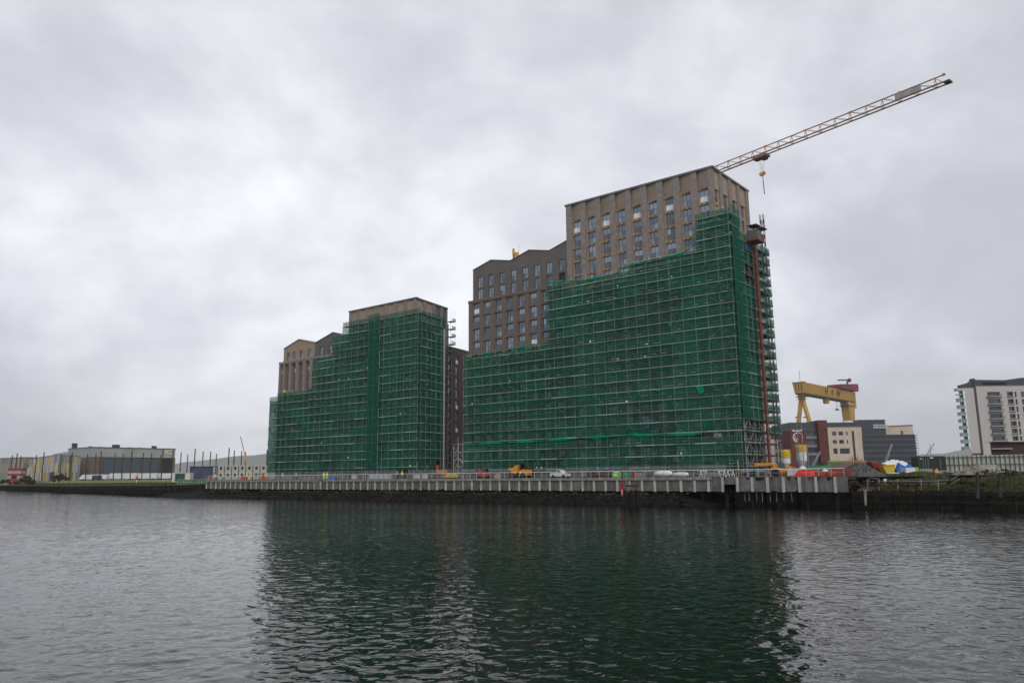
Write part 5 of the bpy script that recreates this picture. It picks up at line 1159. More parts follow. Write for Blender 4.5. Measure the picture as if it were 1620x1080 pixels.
MB().prism([(xa+0.3, YR+0.1), (xb, YR+0.1), (xb+14, YR+22), (xa+SKW+0.3, YR+22)], 4.4, wz0-1.62, 'xy').build('brick_base', mat('orange_brick', (0.15, 0.045, 0.028), 0.9), ap, fix=True)
MB().box(xb+0.01, xc-0.01, YR-0.25, YR+2.5, 4.4, ztop+4.0).build('dark_slot_wall', M_dgrey, ap)
c1 = (XR(1566.5), XR(1586.5)); c2 = (XR(1598), XR(1607.5)); c3 = (XR(1610), XR(1613)); c4 = (XR(1620), XR(1640)); fl = [fz[0]-dzr*k for k in range(9)]
ops = [(a, b, z+0.15+0.2, z+2.55) for (a, b) in (c1, c2, c3, c4) for z in [q-1.35+0.9 for q in fl[:7]]]
ops = [(a, b, z-1.6, z+0.75) for (a, b) in (c1, c2, c3, c4) for z in [gz(1570, 622+11.7*k+0.6, YR) for k in range(7)]]
MB().prism([(xc+1.9, YR+3.02), (xd, YR+3.02), (xd+10, YR+22), (xc+15.5, YR+22)], 4.4, gz(1580, 610.5, YR)-0.03, 'xy').build('rear_wall', M_pale, ap, fix=True)
wblock(ap, xc, xd, YR-0.2, YR+3, gz(1580, 697.5, YR), gz(1580, 610.5, YR), M_pale, ops, 'main_wall', rev=0.9)
MB().box(c1[0]-1.2, xd, YR+0.8, YR+2.9, 4.4, gz(1580, 697.5, YR)-0.35).build('lower_wall', mat('dark_red_base', (0.045, 0.018, 0.016), 0.8), ap)
MB().box(xc, c1[0]-1.21, YR-0.1, YR+2.9, 4.4, gz(1580, 697.5, YR)-0.01).build('lower_pier', M_pale, ap)
MB().box(c1[0]-1.4, xd, YR-0.8, YR+0.79, gz(1580, 697.5, YR)-0.34, gz(1580, 697.5, YR)-0.02).build('slab_edge', M_pale, ap)
MB().box(c1[0]-1.0, c1[1]+2.2, YR-0.8, YR+0.79, gz(1580, 709, YR)-0.3, gz(1580, 709, YR)).build('slab_edge', M_pale, ap)
for k in range(8):
    z = gz(1575, 626.8+11.7*k, YR)
    if k < 7: MB().box(c1[0]-0.5, c1[1]+0.5, YR-1.5, YR-0.22, z-0.28, z).build('balcony_slab', M_pale, ap); MB().box(c2[0]-0.2, c2[1]+0.3, YR-0.7, YR-0.22, z-0.25, z).build('balcony_slab', M_pale, ap)
    for c_ in (c1,):
        if k < 7: MB().box(c_[0]-0.3, c_[1]+0.3, YR-1.45, YR-1.40, z+0.02, z+1.0).build('balustrade', mat('clear_balustrade', (0.10, 0.12, 0.13), 0.1, alpha=0.35), ap)
for k, z in enumerate(fz[:9]):
    w = 2.6
    s_ = MB().box(xa-w, xa-0.02, YR+0.3, YR+2.6, z-0.3, z).build('balcony_slab', M_pale, ap)
    if k > 0: MB().box(xa-w+0.05, xa-w+0.1, YR+0.4, YR+2.5, z+0.02, z+1.15).build('balustrade', M_balg, ap); MB().box(xa-w+0.11, xa-0.1, YR+0.35, YR+0.4, z+0.02, z+1.15).build('balustrade', M_balg, ap)
MB().box(xa-w-0.2, xa-0.02, YR+0.2, YR+2.8, fz[0]+1.4, fz[0]+2.4).build('canopy', M_pale, ap)
MB().box(xa-0.9, xa-0.03, YR+1.2, YR+2.6, wz0, fz[0]+1.3).build('glazed_strip', M_glassd, ap)
za, zb_ = gz(1535, 605.5, YR), gz(1600, 600, YR)
MB().prism([(xa-0.9, ztop+0.02), (xb-0.02, ztop+0.02), (xb-0.02, gz(1545, 601.5, YR)), (xb-0.8, gz(1545, 604, YR)), (xa-1.0, gz(1524, 608.5, YR))], YR+0.2, YR+3, 'xz').build('top_storey', M_dgrey, ap, fix=True)
MB().prism([(xc, gz(1580, 610.4, YR)+0.33), (xd, gz(1580, 610.4, YR)+0.33), (xd, gz(1680, 597, YR)), (XR(1618, 600), gz(1618, 597, YR)), (XR(1590, 600), gz(1590, 600.8, YR)), (xc, gz(1550, 600.2, YR))], YR+0.4, YR+3, 'xz').build('top_storey', M_dgrey, ap, fix=True)
MB().box(XR(1562), XR(1600), YR-0.4, YR+0.38, gz(1580, 606, YR), gz(1580, 604.5, YR)).build('top_shade', M_dark, ap)

# ================================================================== ON THE QUAY AND THE SITE
def s_of(px, b, z=4.5):
    k = (px-CX)/F; P0 = SP(0, b, z)-Vector((0, 0, EYE)); return (k*P0.dot(FW)-P0.dot(RT))/(U.dot(RT)-k*U.dot(FW))
def QF(px, b, z=4.5, yaw=0.0):            # frame on the quay: x to the right along the edge, y away from the river
    s = s_of(px, b); o = SP(s, b, z); a = radians(yaw); x0, y0 = -U, V
    return Fr(o, x0*cos(a)+y0*sin(a), y0*cos(a)-x0*sin(a))
def PF(px, Y, z=4.7, yaw=0.0):
    a = radians(yaw); return Fr((gx(px, Y, z), Y, z), (cos(a), sin(a), 0), (-sin(a), cos(a), 0))
M_or = mat('plant_orange', (0.60, 0.24, 0.02), 0.45, var=0.12, scale=1.5)
M_rd = mat('orange_red', (0.40, 0.055, 0.022), 0.5, var=0.15, scale=1.5)
M_blk = mat('black_rubber', (0.018, 0.018, 0.018), 0.8)
M_ylw = mat('yellow_paint', (0.52, 0.35, 0.02), 0.45, var=0.1)
M_grn = mat('lime_green', (0.16, 0.42, 0.04), 0.5); M_grn2 = mat('site_green', (0.03, 0.24, 0.10), 0.6, var=0.2)
M_blu = mat('blue_tarpaulin', (0.008, 0.085, 0.30), 0.55, var=0.3, scale=1.2)
M_ply = mat('plywood', (0.34, 0.27, 0.19), 0.8, var=0.15, scale=1.0)
M_rust = mat('rusty_steel', (0.075, 0.030, 0.020), 0.85, var=0.4, scale=1.5)
M_gal2 = mat('dull_galvanised', (0.25, 0.26, 0.27), 0.5, metal=0.4, var=0.3, scale=2)
def wheel(fr, x, y, r, w, root, m_rim=None):
    t = MB(fr); t.lathe([(r*0.6, -w/2), (r*0.93, -w/2), (r, -w*0.3), (r, w*0.3), (r*0.93, w/2), (r*0.6, w/2)], (x, y, r), 18, 'y'); o = t.build('tyre', M_blk, root)
    MB(fr).lathe([(0.02, -w*0.42), (r*0.6, -w*0.48), (r*0.6, w*0.48), (0.02, w*0.42)], (x, y, r), 12, 'y').build('rim', m_rim or M_or, o); return o
# dumper
f = QF(823, 3.0); d = empty('dumper', f.o, 'orange site dumper with its skip pointing left on the quay', 'dumper')
MB(f).prism([(-2.35, 1.95), (-0.95, 2.15), (-0.25, 2.55), (0.1, 2.5), (0.05, 1.4), (-0.35, 0.85), (-1.1, 0.85), (-1.55, 1.35)], -1.0, 1.0, 'xz').build('skip', M_or, d, fix=True)
MB(f).prism([(0.35, 0.7), (2.25, 0.62), (2.35, 1.0), (2.3, 1.65), (1.1, 1.75), (0.5, 1.3)], -0.75, 0.75, 'xz').build('engine_cover', M_or, d, fix=True)
MB(f).box(-1.3, 2.0, -0.4, 0.4, 0.5, 0.84).build('chassis', M_blk, d)
for x in (-0.95, 1.35):
    for y in (-0.95, 0.95): wheel(f, x, y, 0.52, 0.42, d)
for x in (0.55, 1.75):
    for y in (-0.62, 0.62): MB(f).bar((x, y, 1.4), (x+0.05, y, 2.85), 0.09).build('roll_bar', M_blk, d)
MB(f).box(0.45, 1.95, -0.72, 0.72, 2.85, 2.95).build('cab_roof', M_blk, d); MB(f).box(0.56, 0.6, -0.6, 0.6, 1.7, 2.8).build('windscreen', M_glassd, d)
MB(f).prism([(1.1, 1.76), (1.6, 1.76), (1.72, 2.35), (1.6, 2.35), (1.5, 1.95), (1.1, 1.92)], -0.25, 0.25, 'xz').build('seat', M_blk, d, fix=True)
MB(f).box(0.45, 0.75, -0.78, -0.76, 1.2, 1.5).build('marker_panel', M_white, d)
# mini excavator
f = QF(766, 3.2); d = empty('mini_excavator', f.o, 'small orange and red excavator with upright boom, left of the plywood board', 'excavator')
MB(f).prism([(-1.0, 0), (1.0, 0), (1.15, 0.22), (1.0, 0.45), (-1.0, 0.45), (-1.15, 0.22)], -0.75, -0.4, 'xz').build('track', M_blk, d, fix=True)
MB(f).prism([(-1.0, 0), (1.0, 0), (1.15, 0.22), (1.0, 0.45), (-1.0, 0.45), (-1.15, 0.22)], 0.4, 0.75, 'xz').build('track', M_blk, d, fix=True)
MB(f).prism([(-0.6, 0.46), (1.0, 0.46), (1.1, 0.8), (0.9, 1.15), (-0.1, 1.15), (-0.6, 0.8)], -0.65, 0.65, 'xz').build('body', M_rd, d, fix=True)
MB(f).box(-0.35, 0.6, -0.1, 0.62, 1.16, 2.1).build('cab', M_glassd, d); MB(f).box(-0.42, 0.68, -0.17, 0.68, 2.1, 2.2).build('cab_roof', M_rd, d)
MB(f).bar((-0.5, -0.3, 0.8), (-1.15, -0.3, 1.9), 0.22).build('boom', M_rd, d); MB(f).bar((-1.15, -0.3, 1.9), (-1.45, -0.3, 0.6), 0.18).build('arm', M_rd, d)
MB(f).prism([(-1.7, 0.1), (-1.3, 0.1), (-1.3, 0.65), (-1.5, 0.65)], -0.5, -0.1, 'xz').build('bucket', M_blk, d, fix=True)
# generic pieces -----------------------------------------------------------
def stack(px, b, w, dp, layers, lh, m, name, label, cat, yaw=0, jit=0.05, base=True, fr=None, group=None, z=4.5):
    f = fr or QF(px, b, z, yaw); rr = random.Random(int(px*7)); o = empty(name, f.o, label, cat, group)
    if base:
        mb = MB(f)
        for y in (-dp*0.4, 0, dp*0.4): mb.box(-w*0.48, w*0.48, y-0.05, y+0.05, 0.0, 0.1)
        for i in range(5): x = -w/2+w*(i+0.5)/5; mb.box(x-w*0.08, x+w*0.08, -dp/2, dp/2, 0.101, 0.125)
        mb.build('pallet', M_board, o)
    for i in range(layers):
        a, c = rr.uniform(-jit, jit), rr.uniform(-jit, jit); z0 = 0.13+i*lh
        MB(f).box(-w/2+a, w/2+a, -dp/2+c, dp/2+c, z0, z0+lh*0.93).build('layer', m, o)
    return o
def tarp(f, pts, w, m, name, label, cat, seed=1, nx=16, ny=8, dp=2.0):   # a sheet draped over a heap: pts = (x, height)
    rr = random.Random(seed); vs = []; xs = np.linspace(pts[0][0], pts[-1][0], nx); hs = np.interp(xs, [p[0] for p in pts], [p[1] for p in pts])
    for i, (x, h) in enumerate(zip(xs, hs)):
        for j in range(ny+1):
            t = j/ny; k = sin(pi*min(max(t, 0), 1))**0.55; vs.append((x+rr.uniform(-.08, .08), -dp/2+dp*t, max(0.0, h*k*(1+rr.uniform(-.12, .12)))))
    mb = MB(f).add(vs, [(i*(ny+1)+j, (i+1)*(ny+1)+j, (i+1)*(ny+1)+j+1, i*(ny+1)+j+1) for i in range(nx-1) for j in range(ny)])
    return tag(mb.build(name, m, smooth=True), label, cat)
def heap(f, w, dp, h, m, label, name='gravel_heap', seed=1, cat='heap', nb=260, skew=0.0):
    rr = random.Random(seed); mb = MB(f); n = 26; vs = []
    for i in range(n+1):
        for j in range(n+1):
            x, y = -1+2*i/n, -1+2*j/n; r = sqrt(x*x+y*y); k = max(0, 1-r)
            vs.append(((x+skew*k)*w/2, y*dp/2, h*(k**0.9)*(1+rr.uniform(-.05, .05))-0.02))
    mb.add(vs, [(i*(n+1)+j, (i+1)*(n+1)+j, (i+1)*(n+1)+j+1, i*(n+1)+j+1) for i in range(n) for j in range(n)])
    for _ in range(nb):
        a = rr.uniform(0, 6.28); r = sqrt(rr.random()); k = 1-r
        blob(mb, ((cos(a)*r+skew*k)*w/2, sin(a)*r*dp/2, h*k**0.9), rr.uniform(0.05, 0.16), rr, 0.7)
    return tag(mb.build(name, m), label, cat)
def panel_fence(px0, px1, b, label, m=None):
    pass
# mesh fence panels behind the rail
M_wire = mat('mesh_infill', (0.30, 0.31, 0.32), 0.5, metal=0.3, alpha=0.17)
f0 = Fr((0, 0, 0), -U, V)
pf = MB(f0)
proto = empty('fence_panel', (0, 0, 0), 'grey mesh fence panel on the quay, first from the right', 'fence panel', 'mesh site fence panels')
fm_ = MB(f0).bar((-1.7, 0, 0.1), (-1.7, 0, 2.0), 0.05).bar((1.7, 0, 0.1), (1.7, 0, 2.0), 0.05).bar((-1.7, 0, 1.97), (1.7, 0, 1.97), 0.05).bar((-1.7, 0, 0.2), (1.7, 0, 0.2), 0.05).build('frame', M_gal2, proto)
MB(f0).box(-1.66, 1.66, -0.008, 0.008, 0.22, 1.94).build('mesh', M_wire, proto)
for x in (-1.72, 1.72): MB(f0).box(x-0.12, x+0.12, -0.35, 0.35, 0.0, 0.14).build('foot', M_blk, proto)
ORD = ['first', 'second', 'third', 'fourth', 'fifth', 'sixth', 'seventh', 'eighth', 'ninth', 'tenth', 'eleventh', 'twelfth', 'thirteenth', 'fourteenth', 'fifteenth', 'sixteenth', 'seventeenth', 'eighteenth', 'nineteenth', 'twentieth']
ORD += ['twenty-'+a for a in ORD[:9]]+['thirtieth']+['thirty-'+a for a in ORD[:9]]
sl_ = [22+3.56*k for k in range(38)]; rr = random.Random(8)
sl_ = [s for s in sl_ if not (60 < s < 66 or 96 < s < 99)]
for i, s in enumerate(sl_):
    o = proto if i == 0 else copy_tree(proto); o['label'] = 'grey mesh fence panel on the quay, %s from the right' % ORD[i]; p = SP(s, 4.8+0.5*sin(s*0.3), 4.5); o.location = p; o.rotation_euler.z = rr.uniform(-0.1, 0.1)
    if rr.random() < 0.3: o.rotation_euler.x = rr.uniform(-0.04, 0.04)
# things along the quay, left to right
stack(458, 3, 3.4, 1.2, 5, 0.16, M_gal2, 'tube_stack', 'bundle of pale scaffold tubes lying at the left end of the quay', 'tube stack')
stack(490, 2.6, 4.4, 1.2, 3, 0.14, M_gal2, 'tube_stack', 'low bundle of pale tubes between the two pairs of quay workers', 'tube stack')
tarp(QF(527, 2.2), [(-1.3, 0.2), (-0.5, 0.8), (0.4, 0.65), (1.2, 0.3)], 2, M_blu, 'blue_sheet_heap', 'small heap under a blue sheet right of two workers in yellow', 'covered heap', 2, dp=1.4)
f = QF(602, 2.4); o = empty('glass_rack', f.o, 'long pale crate of upright glass panels behind the rail below the left block', 'rack')
for i in range(4): MB(f).box(-3.2+1.6*i, -1.66+1.6*i, -0.5, 0.4, 0.12, 1.05).build('panel_pack', mat('pale_glass_pack', (0.36, 0.42, 0.44), 0.35, var=0.2, scale=1.2), o)
MB(f).box(-3.3, 3.3, -0.6, 0.5, 0.0, 0.1).build('skid', M_board, o)
for x in (-3.25, -1.63, -0.03, 1.57, 3.2): MB(f).bar((x, -0.56, 0.1), (x, -0.56, 1.25), 0.07).build('upright', M_gal2, o)
for k, (px, lab) in enumerate(((560, 'white plastic barrier left of the long glass rack'), (660, 'white plastic barrier right of the two green-clad workers'), (672, 'white plastic barrier nearest the gap between the two blocks'))):
    f = QF(px, 3.3); o = empty('barrier', f.o, lab, 'barrier', 'plastic barriers on the quay')
    MB(f).prism([(-0.9, 0.12), (-0.85, 0.9), (-0.6, 1.0), (0.6, 1.0), (0.85, 0.9), (0.9, 0.12)], -0.06, 0.06, 'xz').build('panel', mat('dirty_white', (0.42, 0.43, 0.44), 0.6, var=0.2), o, fix=True)
    for x in (-0.6, 0.6): MB(f).box(x-0.1, x+0.1, -0.3, 0.3, 0, 0.12).build('foot', M_blk, o)
# orange gate and yellow roller lumps in the gap between the blocks
f = QF(699, 6.5); o = empty('hoarding_gate', f.o, 'orange gate panel at the foot of the left-hand scaffold', 'gate')
MB(f).box(-1.6, 1.6, -0.04, 0.04, 1.3, 2.0).build('board', M_or, o); MB(f).box(-1.7, -1.0, -0.05, 0.05, 2.0, 3.0).build('red_board', M_rd, o)
for x in (-1.7, 1.7): MB(f).bar((x, 0.0, 0), (x, 0.0, 3.0), 0.1).build('post', M_rust, o)
for k, (px, w, lab) in enumerate(((709, 1.2, 'yellow compactor plate machine, left one of two in the gap between the blocks'), (718, 1.5, 'larger yellow compactor machine, right one of two in the gap between the blocks'))):
    f = QF(px, 2.6); o = empty('compactor', f.o, lab, 'machine', 'yellow machines in the gap')
    MB(f).prism([(-w/2, 0.3), (w/2, 0.3), (w/2+0.1, 0.75), (w*0.2, 1.15), (-w*0.3, 0.95)], -0.4, 0.4, 'xz').build('body', M_ylw, o, fix=True)
    MB(f).box(-w*0.55, w*0.55, -0.45, 0.45, 0.05, 0.25).build('plate', M_blk, o); MB(f).bar((w*0.3, 0, 0.9), (w*0.8, 0, 1.4), 0.06).build('handle', M_blk, o)
# stair tower of bare tubes in the gap
f = Fr(Vector((gx(724.5, 172), 172, 4.5)), -U, V); o = empty('stair_tower', f.o, 'bare tube stair tower without netting in the gap between the two blocks', 'stair tower')
for x in (-1.3, 0.0, 1.4):
    for y in (0, 1.6): MB(f).bar((x, y, 0), (x, y, 7.4 if x else 9.2), 0.08).build('standard', M_tube, o)
for z in (1.6, 3.2, 4.9, 6.6):
    MB(f).box(-1.6, 1.7, 0, 1.6, z, z+0.07).build('landing', M_toe, o)
    for y in (-0.06, 1.66): MB(f).bar((-1.6, y, z+1.0), (1.7, y, z+1.0), 0.06).build('guard_rail', M_tube, o)
for k in range(4): MB(f).bar((-1.3 if k % 2 else 1.4, 0.5, k*1.65+0.1), (1.4 if k % 2 else -1.3, 0.5, k*1.65+1.6), 0.3, 0.06).build('stair_flight', M_tube, o); MB(f).bar((-1.3, -0.08, k*1.65), (0.0, -0.08, k*1.65+1.6), 0.06).build('brace', M_tube, o); MB(f).bar((1.4, -0.08, k*1.65), (0.0, -0.08, k*1.65+1.6), 0.06).build('brace', M_tube, o)
# thin hoist mast on the right face of the left block
f = Fr(R1N(8.9, -1.2, 0), R1N.x, R1N.y); o = empty('goods_hoist', f.o, 'slim pale hoist mast on the dark side of the left-hand scaffold', 'hoist')
MB(f).bar((0, 0, 4.5), (0, 0, 41.0), 0.35).build('mast', mat('hoist_steel', (0.30, 0.29, 0.27), 0.5, var=0.15), o)
MB(f).box(-0.5, 0.5, -0.5, 0.3, 4.5, 6.2).build('cage', M_rd, o)
# plywood board, white drum
f = QF(787, 2.2); o = empty('plywood_board', f.o, 'tan plywood board stood on edge between the excavator and the dumper', 'board')
MB(f).prism([(-0.85, 0.0), (0.85, 0.0), (0.85, 1.02), (-0.8, 0.88)], -0.03, 0.03, 'xz').build('sheet', M_ply, o, fix=True); MB(f).bar((-0.5, 0.05, 0.8), (-0.5, 0.6, 0), 0.06).build('prop', M_board, o); MB(f).bar((0.5, 0.05, 0.8), (0.5, 0.6, 0), 0.06).build('prop', M_board, o)
# white pick-up
f = QF(887, 2.8); d = empty('pickup_truck', f.o, 'white pick-up truck parked on the quay right of the dumper', 'pick-up')
MB(f).prism([(-1.9, 0.35), (1.75, 0.35), (1.8, 0.85), (0.75, 0.9), (0.4, 1.0), (-1.95, 0.95)], -0.8, 0.8, 'xz').build('body', WH2, d, fix=True)
MB(f).prism([(-0.5, 0.96), (0.75, 0.92), (0.35, 1.5), (-0.35, 1.52)], -0.72, 0.72, 'xz').build('cab', WH2, d, fix=True)
MB(f).prism([(-0.38, 1.0), (0.6, 0.98), (0.27, 1.42), (-0.26, 1.44)], -0.735, -0.722, 'xz').build('side_window', M_glassd, d, fix=True)
for x in (-1.2, 1.15):
    for y in (-0.72, 0.72): wheel(f, x, y, 0.34, 0.22, d, M_gal2)
MB(f).box(1.4, 1.78, -0.815, -0.802, 0.6, 0.75).build('rear_light', M_rd, d)
# rust-brown reinforcement bundles, green and white crates
stack(951, 2.6, 4.6, 1.4, 5, 0.14, M_rust, 'rebar_stack', 'long rust-brown stack of reinforcement steel behind the beacon', 'steel stack', base=False)
stack(936, 4.0, 1.2, 1.2, 5, 0.18, M_rust, 'rebar_stack', 'short dark steel stack at the left end of the long rusty one', 'steel stack')
f = QF(975.5, 2.3); o = empty('generator', f.o, 'lime green generator box with a white lid behind the beacon', 'generator')
MB(f).prism([(-0.65, 0.1), (0.65, 0.1), (0.68, 0.8), (0.55, 0.92), (-0.55, 0.92), (-0.68, 0.8)], -0.45, 0.45, 'xz').build('body', M_grn, o, fix=True); MB(f).box(-0.35, 0.35, -0.3, 0.3, 0.925, 1.05).build('lid', M_white, o)
MB(f).box(-0.6, 0.6, -0.4, 0.4, 0, 0.09).build('skid', M_blk, o); MB(f).box(-0.3, 0.3, -0.462, -0.452, 0.35, 0.7).build('vent', M_white, o)
stack(993, 3.2, 1.2, 0.9, 4, 0.2, M_grn2, 'crate', 'teal plastic crates stacked between the two red beacon marks', 'crate')
stack(1011, 3.4, 1.6, 1.0, 3, 0.25, M_gal2, 'crate', 'grey metal crates stacked right of the tall red beacon mark', 'crate')
# shrink-wrapped white boat-like bundles
def wrapped(px, b, L, h, label, nm='wrapped_bundle'):
    f = QF(px, b); prof = [(0.02, -L/2), (h*0.35, -L/2+0.15), (h*0.5, -L*0.2), (h*0.5, L*0.25), (h*0.38, L/2-0.2), (0.03, L/2)]
    o = empty(nm, f.o, label, 'bundle'); MB(f).lathe(prof, (0, 0, h*0.5+0.05), 12, 'x').build('wrapping', WH2, o, smooth=True)
    for x in (-L*0.25, L*0.22): MB(f).box(x-0.08, x+0.08, -0.6, 0.6, 0.0, 0.1).build('bearer', M_board, o)
wrapped(1050, 2.6, 3.4, 1.1, 'larger of the two white wrapped bundles lying on the quay'); wrapped(1077, 2.3, 3.0, 0.8, 'smaller white wrapped bundle right of the larger one')
# white trestles
for k, (px, lab) in enumerate(((1113, 'leftmost white A-frame trestle on the quay'), (1142, 'middle white A-frame trestle, beside a pale crate'), (1156, 'rightmost white A-frame trestle on the quay'))):
    f = QF(px, 2.0+0.3*k); o = empty('trestle', f.o, lab, 'trestle', 'white trestles'); H_ = 1.0
    for x in (-0.45, 0.45):
        MB(f).bar((x-0.25, 0, 0), (x, 0, H_), 0.07).build('leg', M_white, o); MB(f).bar((x+0.25, 0, 0), (x, 0, H_), 0.07).build('leg', M_white, o)
    MB(f).bar((-0.6, 0, H_), (0.6, 0, H_), 0.09).build('top_bar', M_white, o); MB(f).bar((-0.5, 0, 0.45), (0.5, 0, 0.45), 0.05).build('stretcher', M_white, o)
stack(1124, 2.2, 1.1, 0.9, 3, 0.22, M_gal2, 'crate', 'pale grey crate stack between the left two trestles', 'crate')
stack(1134, 2.4, 1.0, 0.9, 3, 0.2, M_gal2, 'crate', 'pale grey crate stack left of the middle trestle', 'crate')
f = QF(1169, 2.2); o = empty('timber_post', f.o, 'single pale timber post standing at the quay edge below the scaffold corner', 'post'); MB(f).box(-0.07, 0.07, -0.07, 0.07, 0, 2.6).build('shaft', M_ply, o); MB(f).box(-0.2, 0.2, -0.2, 0.2, 0, 0.12).build('base', M_board, o)
for k, (px, lab) in enumerate(((1180, 'grey stillage frame below the scaffold corner'), (1192, 'tall dark stillage frame left of the tyre'), (1206, 'grey stillage frame loaded with tubes under the hoist'))):
    f = QF(px, 2.4); o = empty('stillage', f.o, lab, 'stillage', 'stillages by the hoist')
    for x in (-0.6, 0.6):
        for y in (-0.4, 0.4): MB(f).bar((x, y, 0), (x, y, 1.15), 0.07).build('post', M_gal2, o)
    for z in (0.12, 0.75): MB(f).box(-0.62, 0.62, -0.42, 0.42, z, z+0.08).build('tray', M_gal2 if k != 1 else M_blk, o)
    MB(f).bar((-0.8, -0.1, 0.9), (0.8, -0.1, 0.95), 0.14, n=6).build('tube_bundle', M_tube, o)
# lifting platform, tyre, telehandler
f = QF(1211, 4.0); o = empty('lifting_platform', f.o, 'orange boat-shaped platform deck at the foot of the red hoist', 'platform')
MB(f).prism([(-1.35, 1.75), (1.3, 1.75), (1.45, 2.0), (1.2, 2.15), (-1.2, 2.15), (-1.55, 1.95)], -0.7, 0.7, 'xz').build('tray', M_or, o, fix=True)
for x in (-0.9, 0.9): MB(f).bar((x, 0, 0), (-x, 0, 1.74), 0.1).build('scissor_arm', M_rust, o)
f = QF(1227.5, 2.0); o = empty('tyre', f.o, 'large black tyre standing upright against the orange telehandler', 'tyre')
MB(f).lathe([(0.30, -0.18), (0.52, -0.2), (0.60, -0.1), (0.60, 0.1), (0.52, 0.2), (0.30, 0.18)], (0, 0, 0.6), 20, 'y').build('rubber', M_blk, o); MB(f).lathe([(0.02, -0.08), (0.3, -0.15), (0.3, 0.15), (0.02, 0.08)], (0, 0, 0.6), 14, 'y').build('rim', M_gal2, o)
f = QF(1238, 3.0); d = empty('telehandler', f.o, 'orange telehandler parked behind the black tyre near the hoist', 'telehandler')
MB(f).prism([(-1.2, 0.5), (1.5, 0.5), (1.5, 1.1), (0.3, 1.25), (-1.2, 1.6)], -0.7, 0.7, 'xz').build('body', M_or, d, fix=True); MB(f).bar((-1.4, 0.2, 1.9), (1.7, 0.2, 1.3), 0.28).build('boom', M_or, d)
MB(f).box(-0.4, 0.5, -0.65, 0.0, 1.26, 2.1).build('cab', M_glassd, d); MB(f).box(1.7, 1.85, -0.5, 0.7, 0.6, 1.5).build('fork_carriage', M_rd, d)
for x in (-0.7, 1.0):
    for y in (-0.7, 0.7): wheel(f, x, y, 0.42, 0.3, d)
stack(1256.5, 2.2, 1.7, 1.0, 4, 0.24, WH2, 'board_stack', 'white and green banded stack of boards left of the red tarpaulin', 'board stack')
stack(1259, 3.6, 2.2, 1.0, 2, 0.2, M_grn2, 'board_stack', 'flat green-wrapped stack behind the white boards', 'board stack', z=5.3, base=False)
M_tr = mat('red_tarpaulin', (0.46, 0.018, 0.014), 0.5, var=0.2, scale=1.5)
tarp(QF(1275, 2.0), [(-1.7, 0.3), (-1.1, 0.95), (-0.1, 1.0), (0.9, 1.05), (1.5, 0.4)], 2, M_tr, 'red_tarpaulin', 'bright red tarpaulin over a low heap at the quay edge', 'tarpaulin', 5, dp=1.8)
f = QF(1292.5, 2.3); o = empty('cable_drum', f.o, 'orange-brown cable drum right of the red tarpaulin', 'cable drum')
MB(f).lathe([(0.1, -0.4), (0.52, -0.4), (0.52, -0.33), (0.32, -0.32), (0.32, 0.32), (0.52, 0.33), (0.52, 0.4), (0.1, 0.4)], (0, 0, 0.53), 20, 'y').build('drum', mat('drum_orange', (0.42, 0.12, 0.05), 0.7, var=0.25), o); MB(f).lathe([(0.02, -0.43), (0.12, -0.43), (0.12, 0.43), (0.02, 0.43)], (0, 0, 0.53), 10, 'y').build('hub', M_blk, o)
M_mesh = mat('orange_red_mesh', (0.42, 0.06, 0.03), 0.6, var=0.3, scale=2.5)
for k, (px, w, lab) in enumerate(((1303, 1.6, 'low red plastic barrier right of the cable drum'), (1315, 1.5, 'low red plastic barrier below the white bags'), (1331, 2.4, 'red pallet of bricks behind the last stretch of handrail'), (1341, 1.2, 'dark red pallet at the right end of the quay'), (1241, 1.6, 'red crate in front of the orange telehandler'))):
    f = QF(px, 1.8 if k < 2 else 2.4)
    if k < 2:
        o = empty('barrier', f.o, lab, 'barrier', 'red barriers on the quay'); MB(f).prism([(-w/2, 0.1), (-w/2+0.1, 0.75), (w/2-0.1, 0.75), (w/2, 0.1)], -0.1, 0.1, 'xz').build('panel', M_rd, o, fix=True)
        for x in (-w*0.3, w*0.3): MB(f).box(x-0.1, x+0.1, -0.3, 0.3, 0, 0.1).build('foot', M_blk, o)
    else: stack(px, 2.2, w, 1.0, 5 if k < 4 else 3, 0.2, mat('red_brick_pack', (0.20, 0.055, 0.045), 0.9, var=0.3, scale=2), 'brick_pallet', lab, 'pallet', fr=f)
stack(1297, 4.2, 3.0, 1.2, 3, 0.2, M_grn2, 'board_stack', 'long green-wrapped stack raised above the red barriers', 'board stack', z=5.4, base=False)
stack(1297, 4.4, 2.8, 1.2, 4, 0.2, M_gal2, 'board_stack', 'grey timber bearers stack supporting the long green one', 'board stack', base=False)
for k, (px, z_, lab) in enumerate(((1306, 5.2, 'white bulk bag left of another one above the red barrier'), (1318, 5.0, 'white bulk bag second above the red barriers'), (1271, 5.7, 'white bag on top of the heap behind the red tarpaulin'))):
    f = QF(px, 3.0, z_-0.7); o = empty('bulk_bag', f.o, lab, 'bag', 'white bulk bags'); vs = []
    MB(f).lathe([(0.3, 0.0), (0.45, 0.1), (0.52, 0.5), (0.48, 0.85), (0.25, 1.0), (0.1, 1.05)], (0, 0, 0), 10).build('bag', WH2, o, smooth=True); MB(f).bar((-0.3, 0, 0.9), (0.0, 0, 1.25), 0.04).build('loop', WH2, o)
heap(QF(1271, 5.2), 4.5, 2.5, 1.3, mat('rubble_mix', (0.10, 0.09, 0.085), 0.9, var=0.4, scale=2, island=0.5), 'grey rubble heap behind the red tarpaulin', 'rubble_heap', 12)
